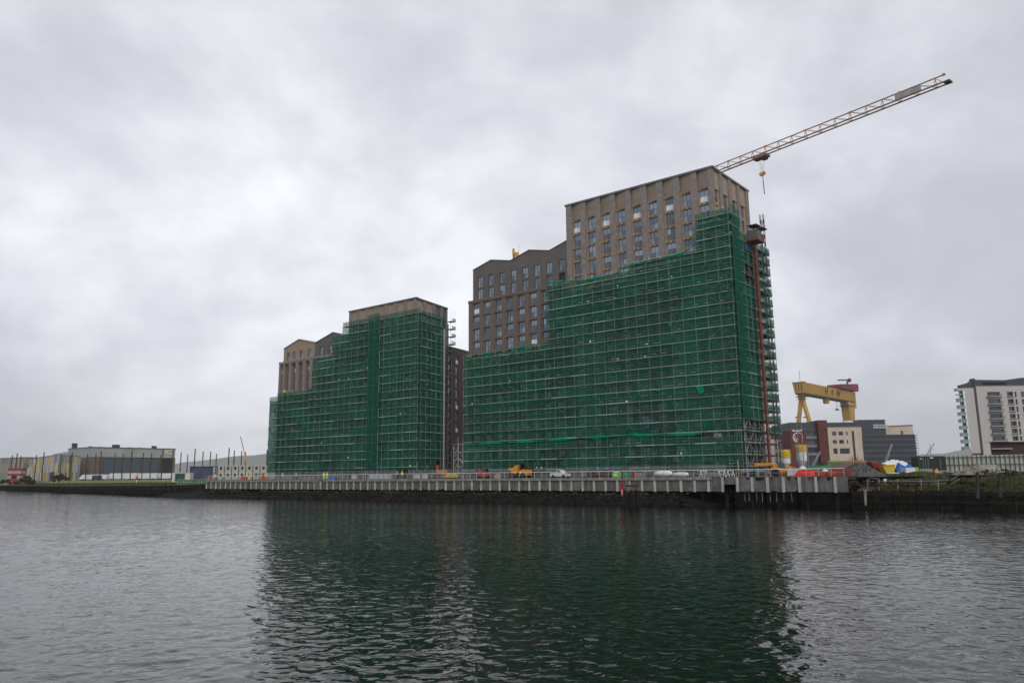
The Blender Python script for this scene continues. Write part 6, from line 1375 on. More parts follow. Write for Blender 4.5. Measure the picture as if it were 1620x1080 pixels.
# silos
def silo(px, Y, py0, py1, r, label, grp='yellow-topped silos', white=0.5):
    f = PF(px, Y, 4.6); o = empty('silo', f.o, label, 'silo', grp); zt = gz(px, py0, Y)-4.6; zm = gz(px, py1, Y)-4.6
    MB(f).lathe([(r*0.97, zm), (r, zm+0.02), (r, zt-0.5), (r*0.75, zt-0.1), (r*0.2, zt)], (0, 0, 0), 22).build('top_section', M_ylw, o, smooth=False)
    MB(f).lathe([(r*0.3, 1.6), (r*0.93, 3.0), (r*0.93, zm-0.02)], (0, 0, 0), 22).build('barrel', WH2, o)
    for a in range(4): x, y = r*0.8*cos(a*pi/2+0.6), r*0.8*sin(a*pi/2+0.6); MB(f).bar((x, y, 0), (x, y, 3.2), 0.16).build('leg', M_gal2, o)
    for a in range(14): x, y = r*cos(a*2*pi/14), r*sin(a*2*pi/14); MB(f).bar((x, y, zt-0.5), (x, y, zt+0.15), 0.05).build('rail_post', M_ylw, o)
    MB(f).bar((r+0.15, -0.2, 1), (r+0.15, -0.2, zt), 0.08).build('ladder', M_gal2, o)
silo(1245, 205, 711, 724, 1.22, 'left yellow silo, lower and partly behind the scaffold edge'); silo(1270.5, 165, 703.5, 714, 1.12, 'right silo, yellow above white, before the red brick building')
# floodlight masts
for k, (px, py, Y, lab) in enumerate(((1266.5, 664, 140, 'thin lighting mast with a white crossbar, left of the taller one'), (1273.5, 650, 135, 'taller thin lighting mast with a dark crossbar'))):
    f = PF(px, Y, 4.5); z1 = gz(px, py, Y)-4.5; o = empty('lighting_mast', f.o, lab, 'mast', 'lighting masts'); q = (z1-1.2) if k else z1-2.0
    MB(f).bar((0, 0, 0), (0, 0, z1*0.55), 0.20, n=8, w2=0.15).build('pole', M_gal2, o); MB(f).bar((0, 0, z1*0.55), (0, 0, z1), 0.13, n=8, w2=0.06).build('pole', M_gal2, o)
    MB(f).bar((-0.85, 0, q), (0.85, 0, q+0.05), 0.14 if k == 0 else 0.08).build('crossbar', M_white if k == 0 else M_gal2, o)
    for x in (-0.75, 0.75): MB(f).box(x-0.14, x+0.14, -0.12, 0.12, q+0.06, q+0.22).build('lamp', M_white if k == 0 else M_steel, o)
# passenger hoist on the right face of the right-hand scaffold
M_cage = mat('cage_grey', (0.09, 0.095, 0.08), 0.6, var=0.2)
M_hr = mat('hoist_red', (0.15, 0.03, 0.02), 0.6, var=0.25, scale=1.2)
f = Fr(RN(7.8, -1.1, 0), RN.x, RN.y); o = empty('passenger_hoist', f.o, 'dark red hoist mast and cage climbing the right side of the taller scaffold', 'hoist')
for x, y in ((-0.32, -0.32), (0.32, -0.32), (-0.32, 0.32), (0.32, 0.32)): MB(f).bar((x, y, 4.5), (x, y, 50.5), 0.07).build('mast_tube', M_hr, o)
mb = MB(f)
for k in range(30):
    z = 4.5+k*1.52
    for a, b in (((-.32, -.32), (.32, -.32)), ((.32, -.32), (.32, .32)), ((.32, .32), (-.32, .32)), ((-.32, .32), (-.32, -.32))): mb.bar((*a, z), (*b, z+1.5), 0.045); mb.bar((*a, z), (*b, z), 0.05)
mb.build('mast_lacing', M_hr, o); MB(f).box(-0.22, 0.22, -0.05, 0.05, 4.5, 50).build('rack', M_hr, o)
MB(f).box(-1.6, 1.5, -1.3, 0.9, 47.0, 47.25).build('cage_floor', M_hr, o); MB(f).box(-1.55, 0.1, -1.25, -1.18, 47.26, 49.0).build('cage_panel', M_cage, o); MB(f).box(0.2, 1.45, -1.25, -1.18, 47.26, 48.6).build('cage_panel', M_hr, o)
MB(f).box(-1.55, -1.47, -1.17, 0.7, 47.26, 49.0).build('cage_panel', M_cage, o); MB(f).box(-1.3, 0.9, -1.1, 0.7, 50.0, 50.15).build('cage_roof', M_steel, o)
for z in (10, 16, 22, 28, 34, 40, 46): MB(f).bar((0, 0.3, z), (0, 1.3, z), 0.1).build('tie', M_steel, o)
f = Fr(RN(12.7, -0.9, 0), RN.x, RN.y); o = empty('goods_hoist', f.o, 'thin grey lattice hoist mast rising above the open right end of the scaffold', 'hoist')
for x, y in ((-0.3, -0.3), (0.3, -0.3), (-0.3, 0.3), (0.3, 0.3)): MB(f).bar((x, y, 4.5), (x, y, 53.8), 0.09).build('mast_tube', M_steel, o)
mb = MB(f)
for k in range(32):
    z = 4.5+k*1.52
    for a, b in (((-.3, -.3), (.3, -.3)), ((.3, .3), (-.3, .3))): mb.bar((*a, z), (*b, z+1.5), 0.06); mb.bar((*b, z), (*a, z+1.5), 0.06)
mb.build('mast_lacing', M_steel, o)
MB(f).box(-1.6, 0.2, -0.8, 0.8, 50.6, 50.8).build('platform', M_steel, o); MB(f).bar((-1.2, -0.5, 50.8), (-1.4, -0.5, 52.2), 0.08).build('arm', M_steel, o); MB(f).bar((0, 0, 52.3), (1.8, 0, 51.9), 0.05).build('arm', M_steel, o)

# ---- red channel beacon standing in the river
sB = s_of(1000, -9.0, 0.5); f = Fr(SP(sB, -9.0, 0), -U, V)
bc_ = empty('channel_beacon', f.o, 'old timber beacon in the river carrying two red marks', 'beacon')
rr = random.Random(6)
for x, y in ((-1.5, -0.4), (-0.9, 0.5), (0.2, -0.5), (0.7, 0.5), (1.3, -0.2), (-0.3, 0.0)): MB(f).bar((x+rr.uniform(-.1, .1), y, -1.5), (x*0.8, y*0.6, 2.6+rr.uniform(-.6, .2)), 0.36, n=7).build('pile', M_wetw, bc_)
for z in (0.25, 1.1): MB(f).bar((-1.6, -0.6, z), (1.5, -0.55, z+0.05), 0.25).build('waling', M_wetw, bc_)
M_tim = mat('old_timber', (0.035, 0.028, 0.022), 0.9, var=0.4)
MB(f).box(-0.75, 1.05, -0.6, 0.6, 3.15, 3.42).build('platform', M_tim, bc_)
for x in (-0.3, 0.75): MB(f).bar((x, 0, 1.8), (x, 0, 3.14), 0.14).build('platform_post', M_tim, bc_)
M_mark = mat('beacon_red', (0.34, 0.004, 0.018), 0.5, var=0.1)
k_ = gz(987, 762, f.o.y); k2_ = gz(987, 784, f.o.y)
MB(f).box(-1.55, -1.13, -0.72, -0.66, k2_, k_).build('red_board', M_mark, bc_)
MB(f).bar((-1.24, -0.62, 0.5), (-1.20, -0.62, gz(987, 747, f.o.y)), 0.07).build('board_pole', M_steel, bc_)
MB(f).bar((0.5, 0, 3.42), (0.5, 0, 4.9), 0.08, n=8).build('mark_pole', M_mark, bc_)
zt_ = gz(1001, 747, f.o.y); zb_ = gz(1001, 754.7, f.o.y)
MB(f).lathe([(0.12, zb_), (0.2, zb_+0.1), (0.2, zt_-0.05), (0.15, zt_)], (0.5, 0, 0), 14).build('topmark', M_mark, bc_)
MB(f).bar((0.5, 0, 4.4), (0.5, 0, zb_), 0.06, n=8).build('mark_pole', M_mark, bc_)
nout = -V; cz_ = k2_+(k_-k2_)*0.27
text_mesh('LUG', 0.26, WH2, bc_, 'lettering', f(-1.34, -0.735, cz_), (0, 0, 1), nout, 0.006, 0.012)
MB(f).box(-0.95, -0.8, -0.1, 0.0, 3.42, 4.1).build('day_mark', mat('faded_yellow', (0.25, 0.19, 0.06), 0.8), bc_)

# ---- left end: cabins, sheeted frame, railing
Yc = 292.0
for row in range(2):
    for k in range(7):
        px0 = 343.2+11.25*k; x0, x1 = gx(px0, Yc), gx(px0+11.0, Yc); z0 = 4.55+row*2.62
        pos = ('first', 'second', 'third', 'fourth', 'fifth', 'sixth', 'rightmost')[k]
        o = empty('site_cabin', ((x0+x1)/2, Yc, z0), '%s pale site cabin from the left in the %s row' % (pos if k < 6 else 'last', 'upper' if row else 'lower'), 'site cabin', 'stacked site cabins'); a, b = x0, x1
        MB().box(a, b, Yc, Yc+6, z0, z0+2.55).build('body', mat('cabin_grey', (0.36, 0.35, 0.32), 0.7, var=0.12, scale=0.5), o)
        w_ = MB().box((a+b)/2-0.42, (a+b)/2+0.42, Yc-0.05, Yc+0.02, z0+1.0, z0+2.2).build('window', M_dark, o)
        MB().box((a+b)/2-0.55, (a+b)/2+0.55, Yc-0.04, Yc-0.01, z0+0.86, z0+0.96).build('sill', M_white, o)
        for x in (a+0.06, b-0.06): MB().box(x-0.06, x+0.06, Yc-0.04, Yc-0.003, z0, z0+2.55).build('corner_post', M_steel, o)
        MB().box(a, b, Yc-0.05, Yc+6.0, z0+2.552, z0+2.61).build('roof', M_white, o)
Yn = 262.0
M_navy = mat('navy_sheeting', (0.055, 0.062, 0.11), 0.5, var=0.35, scale=0.35, alpha=0.88); M_nfr = mat('navy_frame', (0.012, 0.018, 0.05), 0.5)
x0, x1, x2 = gx(300.5, Yn), gx(335.5, Yn), gx(342.8, Yn); zt = gz(320, 738, Yn)
o = empty('sheeted_frame', (x0, Yn, 4.4), 'tall dark blue sheeted gantry frame left of the stacked site cabins', 'frame')
MB().box(x0, x1, Yn, Yn+0.06, 4.4, zt).build('sheet', M_navy, o)
for x in (x0, x1, x2): MB().bar((x, Yn-0.1, 4.4), (x, Yn-0.1, zt+0.2), 0.22).build('post', M_nfr, o)
for z in (zt, 4.4+(zt-4.4)*0.5): MB().bar((x0 if z == zt else x1, Yn-0.12, z), (x2, Yn-0.12, z), 0.2).build('rail', M_nfr, o)
MB().box(x0-0.5, x1+0.3, Yn-0.4, Yn+3.5, zt+0.25, zt+0.4).build('top_cover', M_shedl, o)
xa_, xb_ = gx(272, 255), gx(300, 255)
o = empty('welfare_unit', (xa_, 255, 4.3), 'low white welfare unit with a green front left of the blue sheeted frame', 'site cabin')
MB().box(xa_, xb_, 255, 258, 4.0, 7.0).build('body', M_cream2, o); MB().box(xa_+0.6, xb_-1.4, 254.9, 254.99, 6.8, 7.1).build('roof', M_shedl, o)
MB().box(xa_+1.0, xa_+4.2, 254.9, 254.99, 4.3, 6.7).build('green_front', mat('dark_green_panel', (0.01, 0.06, 0.045), 0.5), o); MB().box(xa_+0.1, xa_+0.7, 254.92, 254.99, 6.2, 6.9).build('notice', WH2, o)
pts = [(171, 2.6), (187, 0.2)]
o = empty('green_fence', SP(179, 1.4, 3.8), 'pale post and rail fence with green mesh at the left end of the quay', 'fence')
M_gmesh = mat('green_mesh', (0.02, 0.14, 0.06), 0.7, var=0.4, scale=1.0, alpha=0.75)
MB(SITE).prism([(171, 2.9), (187, 0.5), (187, 0.55), (171, 2.95)], 3.4, 4.75, 'xy').build('mesh', M_gmesh, o, fix=True)
for i in range(24): s = 171+16*i/23; b = 2.8-2.4*i/23; MB(SITE).bar((s, b, 3.2), (s, b, 4.9), 0.09).build('post', mat('pale_post', (0.30, 0.32, 0.28), 0.7, var=0.2), o)
for z in (4.85, 4.1): MB(SITE).bar((171, 2.8, z), (187, 0.4, z), 0.08).build('rail', MATS['pale_post'], o)
o = empty('life_ring_post', gpt(216, 262, 4.2), 'white post with a red top on the grass edge at the left', 'post')
MB().bar((o.location.x, 262, 3.9), (o.location.x, 262, 5.0), 0.22, n=8).build('post', WH2, o); MB().lathe([(0.1, 0), (0.42, 0.1), (0.42, 0.75), (0.1, 0.85)], (o.location.x, 262, 5.0), 12).build('housing', M_rd, o)
# telescopic boom behind the cabins
o = empty('telescopic_boom', gpt(392, 305, 4.6), 'red and white telescopic boom raised behind the site cabins', 'boom lift'); x0 = gx(392, 305, 9); 
MB().bar((x0, 305, 8.4), (gx(386.5, 305, 14), 305, gz(386.5, 716, 305)), 0.36).build('lower_boom', M_or, o); MB().bar((gx(386.5, 305, 14), 305, gz(386.5, 716, 305)), (gx(380.2, 305, 20), 305, gz(380.2, 690, 305)), 0.24).build('upper_boom', mat('pale_red', (0.25, 0.12, 0.11), 0.5), o)
MB().box(x0-1.2, x0+1.8, 304, 306.5, 5.3, 7.2).build('turntable', M_or, o); MB().bar((x0+0.6, 305, 7.0), (x0, 305, 8.6), 0.6).build('boom_foot', M_or, o)
for q in (-0.8, 1.4): MB().lathe([(0.1, -0.3), (0.65, -0.25), (0.65, 0.25), (0.1, 0.3)], (x0+q, 304.2, 5.25), 14, 'y').build('wheel', M_blk, o)
for k, (px, b, lab) in enumerate(((329, 3, 'orange-red plastic barrier left of the first worker on the quay'), (417, 2.2, 'orange-red plastic barrier at the foot of the worker in red trousers'), (385, 3.4, 'brown and orange barrier below the raised boom'))):
    f = QF(px, b); o = empty('barrier', f.o, lab, 'barrier', 'orange barriers on the left of the quay'); MB(f).prism([(-1.3, 0.1), (-1.2, 0.95), (1.2, 0.95), (1.3, 0.1)], -0.1, 0.1, 'xz').build('panel', M_rd, o, fix=True)
    for x in (-0.8, 0.8): MB(f).box(x-0.1, x+0.1, -0.3, 0.3, 0, 0.1).build('foot', M_blk, o)

# ---- right-hand yard
M_grav = mat('crushed_stone', (0.055, 0.054, 0.053), 0.95, var=0.3, scale=2.2, bump=0.6, bscale=5, island=0.35, col2=(0.095, 0.092, 0.09))
heap(QF(1360, 8.0, 4.4), 7.6, 6.5, 2.3, M_grav, 'large dark grey stone heap at the right end of the quay', 'gravel_heap', 3, nb=500)
heap(PF(1382, 128, 4.5), 8.0, 5, 2.5, M_grav, 'second grey stone heap behind the large one', 'gravel_heap', 4)
heap(PF(1452, 117, 4.4), 9.0, 4, 1.0, M_earth, 'low brown earth heap along the bank top', 'earth_heap', 5)
f = PF(1391, 124, 4.7); o = empty('skip', f.o, 'dark red skip standing beside the yellow one behind the stone heap', 'skip')
MB(f).prism([(-1.6, 1.9), (0.9, 1.5), (1.2, 0.1), (-0.5, 0.1)], -0.8, 0.8, 'xz').build('body', mat('deep_red', (0.16, 0.012, 0.015), 0.5, var=0.2), o, fix=True); MB(f).bar((-1.6, -0.85, 1.9), (0.9, -0.85, 1.5), 0.1).build('rim', M_rd, o)
f = PF(1403, 122, 4.7); o = empty('skip', f.o, 'yellow skip right of the dark red one', 'skip')
MB(f).prism([(-0.9, 1.35), (1.1, 1.45), (0.8, 0.1), (-0.4, 0.1)], -0.8, 0.8, 'xz').build('body', M_ylw, o, fix=True); MB(f).bar((-0.9, -0.85, 1.35), (1.1, -0.85, 1.45), 0.1).build('rim', M_ylw, o)
tarp(PF(1409, 128, 5.4), [(-2.4, 0.2), (-1.2, 1.2), (0.3, 1.65), (1.4, 1.5), (2.6, 1.3)], 2, WH2, 'white_sheet', 'crumpled white sheet over the load behind the two skips', 'sheet', 8, dp=1.6)
tarp(PF(1431, 124, 5.0), [(-1.5, 0.3), (-0.9, 1.45), (0.2, 1.0), (1.0, 1.2), (1.6, 0.6)], 2, M_blu, 'blue_tarpaulin', 'bright blue tarpaulin heap left of the dark container', 'tarpaulin', 9, dp=1.8)
stack(0, 0, 1.5, 1.2, 1, 0.85, WH2, 'crate', 'white crate with green ends in front of the blue tarpaulin', 'crate', fr=PF(1438, 117, 4.75)); stack(0, 0, 0.5, 1.2, 1, 0.9, M_grn, 'crate', 'small green crate against the right end of the white crate', 'crate', fr=PF(1448, 117, 4.75))
stack(0, 0, 2.0, 1.0, 3, 0.2, M_gal2, 'tube_stack', 'grey tubes stacked in front of the dark container', 'tube stack', fr=PF(1463, 117, 4.75))
f = PF(1476.5, 126, 4.75); o = empty('container', f.o, 'dark green steel container with a small white notice, left of the hoarding', 'container')
M_cont = ribmat('container_green', (0.015, 0.022, 0.017), 0.28, 0.6, 0.4); hw = 2.15
MB(f).box(-hw, hw, 0, 2.4, 0.1, 2.72).build('body', M_cont, o)
for x in (-hw, hw): MB(f).box(x-0.08, x+0.08, -0.05, -0.003, 0.0, 2.8).build('corner_post', M_steel, o)
MB(f).box(-hw, hw, -0.06, -0.003, 2.62, 2.78).build('top_rail', M_steel, o); MB(f).box(-0.35, 0.2, -0.08, -0.063, 2.42, 2.6).build('notice', WH2, o); MB(f).box(-1.95, -1.65, -0.02, -0.003, 2.3, 2.45).build('notice', WH2, o)
for x in (-1.5, -1.1, -0.7, 1.3): MB(f).bar((x, -0.05, 0.2), (x, -0.05, 2.5), 0.05).build('lock_rod', M_gal2, o)
heap(PF(1482, 119.5, 4.8), 1.1, 0.8, 0.75, mat('orange_sack', (0.60, 0.22, 0.01), 0.7), 'orange sack heap at the foot of the dark container', 'sack_heap', 6, nb=12)
f = PF(1505, 116, 4.85); tag(MB(f).prism([(-1.7, 0.22), (1.6, -0.35), (1.65, -0.28), (-1.2, 0.35)], -0.6, 0.5, 'xz').build('steel_sheet', M_gal2, fix=True), 'pale flat steel sheet lying tilted on the bank right of the container', 'sheet')
stack(0, 0, 2.4, 0.8, 1, 0.1, WH2, 'board_stack', 'pale boards lying flat in front of the container', 'board stack', fr=PF(1478, 117.5, 4.72)); stack(0, 0, 1.8, 0.8, 1, 0.1, WH2, 'board_stack', 'pale boards lying flat right of the yellow skip', 'board stack', fr=PF(1411, 117.5, 4.72))
# concrete debris pile with bent bars on the bank
heap(PF(1537, 112, 4.55), 5.5, 3, 1.25, mat('broken_concrete', (0.15, 0.14, 0.125), 0.9, var=0.4, scale=1.5, island=0.6), 'pile of broken concrete and scrap on the overgrown bank', 'rubble_heap', 14, nb=160)
f = PF(1560, 111, 4.7); tag(MB(f).prism([(-1.3, 0.5), (1.25, 0.5), (1.3, 1.25), (-0.9, 1.3)], -0.5, 0.5, 'xz').build('concrete_block', mat('pale_rubble', (0.30, 0.29, 0.25), 0.9, var=0.3, scale=1.5, bump=0.6), fix=True), 'pale broken concrete block on top of the scrap before the hoarding', 'block')
# hoarding: boards on timber posts
fa, fb = PF(1497.5, 128), None; xA, xB = gx(1497.5, 128), gx(1720, 121)
A_, B_ = Vector((xA, 128, 0)), Vector((xB, 121, 0)); L = (B_-A_).length; fr = Fr(A_, (B_-A_).normalized(), Vector((-(B_-A_).y, (B_-A_).x, 0)).normalized())
o = empty('hoarding', (xA, 128, 4.6), 'long pale green-grey hoarding on brown timber posts before the right tower', 'hoarding')
M_hoard = mat('hoarding_board', (0.36, 0.41, 0.36), 0.8, var=0.15, scale=0.8, streak=0.2, island=0.08); M_hpost = mat('hoarding_post', (0.10, 0.062, 0.045), 0.9, var=0.3)
zt = 7.62
n_ = int(L/0.66)
mb = MB(fr)
for i in range(n_): mb.box(i*0.66+0.003, (i+1)*0.66-0.003, 0, 0.02, 4.4, zt+0.02*sin(i*2.1))
mb.build('boards', M_hoard, o)
for i in range(n_+1): MB(fr).box(i*0.66-0.045, i*0.66+0.045, -0.16, -0.003, 4.4, zt-0.02).build('post', M_hpost, o)
for z in (7.3, 6.1): MB(fr).box(0, L, -0.21, -0.163, z-0.06, z+0.06).build('rail', M_hpost, o)
# bank railing with bent rails, and mooring timbers
M_orail = mat('old_rail', (0.20, 0.19, 0.17), 0.7, var=0.4, scale=2)
o = empty('bank_railing', PF(1440, 107, 3.6).o, 'old bent two-rail fence along the river bank right of the quay', 'railing')
P_ = [(1372, 107.5), (1390, 107), (1420, 106), (1457, 105), (1484, 104.5), (1502, 104)]; hz = [764, 764, 763.5, 764, 763.5, 762]
def pp(px, Y, py): z = gz(px, py, Y); return (gx(px, Y, z), Y, z)
for (a, Ya_), (b, Yb_), h1, h2 in zip(P_[:-1], P_[1:], hz[:-1], hz[1:]):
    MB().bar(pp(a, Ya_, h1-3.6), pp(b, Yb_, h2-3.4), 0.075).build('rail', M_orail, o); MB().bar(pp(a, Ya_, h1+1.5), pp(b, Yb_, h2+1.2), 0.06).build('rail', M_orail, o)
for (a, Ya_), h1 in zip(P_[:5], hz): MB().bar(pp(a, Ya_, h1-6.5), pp(a+0.6, Ya_, h1+11), 0.10).build('railing_post', M_orail, o)
for a, b in (((1502, 760), (1515, 752.5)), ((1503, 766), (1518, 757)), ((1376, 757), (1371, 768)), ((1376, 756), (1392, 757))): MB().bar(pp(a[0], 104, a[1]), pp(b[0], 104.5, b[1]), 0.06).build('bent_rail', M_orail, o)
MB().box(pp(1398, 107, 760)[0], pp(1402, 107, 760)[0], 106.9, 107.1, pp(1398, 107, 762)[2], pp(1398, 107, 757)[2]).build('plate', WH2, o)
for k, (px, Y, y0, y1, lab) in enumerate(((1547, 100.5, 746, 788, 'dark leaning mooring timber on the right bank'), (1583, 99.5, 747, 786, 'second mooring timber with a pale cap further right'))):
    o = empty('mooring_post', PF(px, Y, 3).o, lab, 'post', 'mooring timbers'); a, b = pp(px, Y, y1), pp(px-1, Y, y0)
    MB().bar(a, b, 0.42, n=7).build('timber', M_tim, o); MB().bar((b[0]-0.5, b[1], b[2]+0.02), (b[0]+0.6, b[1], b[2]+0.12), 0.18).build('cap', M_orail, o)
o = empty('mooring_post', PF(1369, 104.6, 1).o, 'short pale upright timber in the river wall just right of the quay', 'post'); MB().bar(pp(1369.5, 106.3, 799), pp(1368.5, 106.3, 775), 0.3, n=6, w2=0.42).build('timber', mat('pale_timber', (0.20, 0.19, 0.14), 0.9, var=0.4), o); MB().bar(pp(1365.5, 106.3, 775), pp(1371.5, 106.3, 775.3), 0.2).build('cap', MATS['pale_timber'], o)
# planting: tufts and scrub
def tufts(name, region, n, m, seed, h=0.35, w=0.03):
    rr = random.Random(seed); mb = MB()
    for _ in range(n):
        x, y, z = region(rr)
        for q in range(3):
            a = rr.uniform(0, 6.28); hh = h*rr.uniform(0.5, 1.3); dx, dy = cos(a)*w, sin(a)*w; lx, ly = rr.gauss(0, .35)*hh, rr.gauss(0, .35)*hh
            mb.add([(x-dx, y-dy, z), (x+dx, y+dy, z), (x+lx, y+ly, z+hh)], [(0, 1, 2)])
    return tag(mb.build(name, m), kind='stuff')
def bank_r(rr):
    s = rr.uniform(-48, -3); d = abs(rr.gauss(2, 4))
    p = SP(s, E_(s)+d, hr(s, d)-0.03); return p
M_tuft = mat('rough_grass', (0.065, 0.085, 0.018), 0.9, var=0.3, island=0.6, col2=(0.13, 0.115, 0.035)); M_tuft2 = mat('scrub_leaf', (0.025, 0.032, 0.012), 0.9, var=0.3, island=0.6)
tufts('rough_grass', bank_r, 9000, M_tuft, 1, 0.32, 0.04); tufts('ground_scrub', bank_r, 5000, M_tuft2, 2, 0.32, 0.07)
def bank_l(rr):
    s = rr.uniform(188, 420); d = abs(rr.gauss(0, 3)); return SP(s, E_(s)+d, hl(s, d)-0.03)
tufts('rough_grass', bank_l, 9000, mat('dry_grass', (0.11, 0.095, 0.035), 0.9, var=0.3, island=0.6, col2=(0.06, 0.075, 0.02)), 3, 0.55, 0.07)
for k, (px, Y, z, w, h, ml, lab) in enumerate(((1600, 108, 4.5, 7, 0.8, M_lf3, 'mossy green scrub mound at the right edge of the bank'), (1522, 104, 3.3, 4, 0.9, M_lf3, 'low olive scrub on the bank left of the first mooring timber'), (1385, 106.5, 3.1, 3.5, 0.8, M_lf2, 'brown scrub under the left end of the bank railing'), (1560, 103, 3.0, 4, 0.7, M_lf1, 'dark scrub on the bank between the two mooring timbers'), (1352, 106, 2.9, 1.6, 0.9, M_lf2, 'small brown scrub at the quay corner'), (1450, 104.5, 2.9, 5, 0.8, M_lf2, 'brown scrub below the middle of the bank railing'))):
    shrub('scrub', gpt(px, Y, z), w, h, lab, 'scrub', ml, 30+k, 1300, 0.13)
for k, (px, Y, h, lab) in enumerate(((1303, 300, 5.5, 'bare shrub left of the cream block door'), (1318, 300, 4.6, 'bare shrub under the first windows of the cream block'), (1334, 300, 5.6, 'bare small tree before the middle of the cream block'), (1352, 300, 7.0, 'bare small tree before the slit window of the cream block'), (1362, 300, 6.0, 'bare small tree at the right corner of the cream block'))):
    shrub('bare_tree', gpt(px, Y, 4.6), 5, h, lab, 'tree', M_stem, 50+k, 60, 0.15, bare=True, trunk=0.2)
# timber hoarding strip and bits before the offices
o = empty('timber_hoarding', gpt(1335, 200, 4.6), 'low orange-brown timber hoarding with a green strip before the cream block', 'hoarding'); a, b = gx(1311, 200), gx(1372, 200)
MB().box(a, b, 200, 200.1, gz(1335, 731.5, 200), gz(1335, 728.5, 200)).build('top_board', mat('orange_timber', (0.33, 0.14, 0.05), 0.8, var=0.2), o); MB().box(a, a+4.5, 199.9, 199.99, gz(1320, 730, 200), gz(1320, 728.6, 200)).build('green_strip', M_grn, o)
MB().box(a, b, 200.02, 200.08, 4.4, gz(1335, 731.6, 200)).build('boards', mat('grey_timber', (0.13, 0.115, 0.10), 0.9, var=0.3, scale=1.0), o)
for k, (px, Y, py, lean, lab) in enumerate(((1297.5, 190, 714, 2.2, 'grey raised boom leaning right before the red brick building'), (1411, 190, 702, 2.4, 'grey raised boom before the dark glass offices'), (1478, 330, 701, 8, 'thin crane jib leaning right between the offices and the right tower'))):
    z1 = gz(px, py, Y); x_ = gx(px, Y, z1); o = empty('boom_lift', (x_-lean, Y, 4.6), lab, 'boom lift', 'raised booms')
    for q in (-0.25, 0.25): MB().bar((x_-lean+q, Y, 6.5), (x_+q*0.4, Y, z1), 0.16).build('boom', M_gal2, o)
    MB().box(x_-lean-1.5, x_-lean+1.5, Y-1, Y+1, 5.2, 6.6).build('chassis', M_steel, o); MB().lathe([(0.1, -0.3), (0.5, -0.2), (0.5, 0.2), (0.1, 0.3)], (x_-lean-1, Y-1.1, 5.1), 12, 'y').build('wheel', M_blk, o)
    MB().lathe([(0.1, -0.3), (0.5, -0.2), (0.5, 0.2), (0.1, 0.3)], (x_-lean+1, Y-1.1, 5.1), 12, 'y').build('wheel', M_blk, o)
z1 = gz(1471, 702, 420); x_ = gx(1471, 420, z1); o = empty('pylon', (x_, 420, 4.6), 'slim lattice mast against the sky left of the right-hand tower', 'mast'); MB().bar((x_, 420, 4.6), (x_, 420, z1), 0.5, w2=0.2).build('mast', M_gal2, o)
for z in (z1-3, z1-5.5): MB().bar((x_-2, 420, z), (x_+2, 420, z), 0.15).build('cross_arm', M_gal2, o)
# litter caught in the nets
rr = random.Random(12); M_lit2 = mat('litter_white', (0.62, 0.68, 0.64), 0.8)
for sf, root, lo, hi, LL, top_, nn in ((FN, s2, 20, 80, L2, 18, 15), (FN, s1, 98, 150, L1, 14, 10)):
    for _ in range(nn):
        x = rr.uniform(lo, hi); k = rr.randrange(0, top_ if x < lo+36 else 11); z = LL[k]+rr.uniform(0.1, 0.5); w = rr.uniform(0.15, 0.55)
        MB(sf).prism([(x, z), (x+w, z+rr.uniform(-.1, .1)), (x+w*0.9, z+rr.uniform(.15, .4)), (x+w*0.2, z+rr.uniform(.1, .45))], -0.22, -0.19, 'xz').build('litter', M_lit2, root, fix=True)
for x, z, w, h, m_ in ((66.5, 18.6, 0.9, 0.9, M_ylw), (30.2, 7.2, 1.5, 1.2, M_ply), (24.2, 7.4, 2.0, 1.1, M_ply), (51, 11.0, 0.8, 0.9, M_ply), (44, 8.6, 0.8, 0.35, M_lit2)): MB(FN).box(x, x+w, 0.1, 0.14, z, z+h).build('board', m_, s2)

# ================================================================== PEOPLE
def skin(chains, name, sub=1):
    vs, es, rd, idx = [], [], [], {}
    for ch in chains:
        prev = None
        for (p, r) in ch:
            key = tuple(round(c, 4) for c in p)
            if key not in idx: idx[key] = len(vs); vs.append(p); rd.append(r)
            if prev is not None: es.append((prev, idx[key]))
            prev = idx[key]
    me = bpy.data.meshes.new(name); me.from_pydata(vs, es, []); o = bpy.data.objects.new(name, me); COL.objects.link(o)
    md = o.modifiers.new('s', 'SKIN'); md.use_smooth_shade = True
    for i, v in enumerate(me.skin_vertices[0].data): r = rd[i]; v.radius = r if isinstance(r, tuple) else (r, r); v.use_root = (i == 0)
    ms = o.modifiers.new('u', 'SUBSURF'); ms.levels = ms.render_levels = sub
    bpy.context.view_layer.update(); ev = o.evaluated_get(bpy.context.evaluated_depsgraph_get()); out = bpy.data.meshes.new_from_object(ev)
    bpy.data.objects.remove(o); return out
M_skin = mat('skin', (0.42, 0.25, 0.18), 0.6, var=0.05); M_hiv = mat('hi_vis_yellow', (0.58, 0.80, 0.04), 0.6, var=0.06); M_hio = mat('hi_vis_orange', (0.85, 0.18, 0.03), 0.6, var=0.06)
M_navyc = mat('navy_cloth', (0.015, 0.02, 0.035), 0.9); M_hg = mat('hi_vis_green', (0.10, 0.45, 0.16), 0.7); M_hat = mat('helmet_white', (0.75, 0.75, 0.72), 0.35); M_boot = mat('boot', (0.03, 0.022, 0.016), 0.8); M_tape = mat('reflective_tape', (0.65, 0.66, 0.66), 0.4)
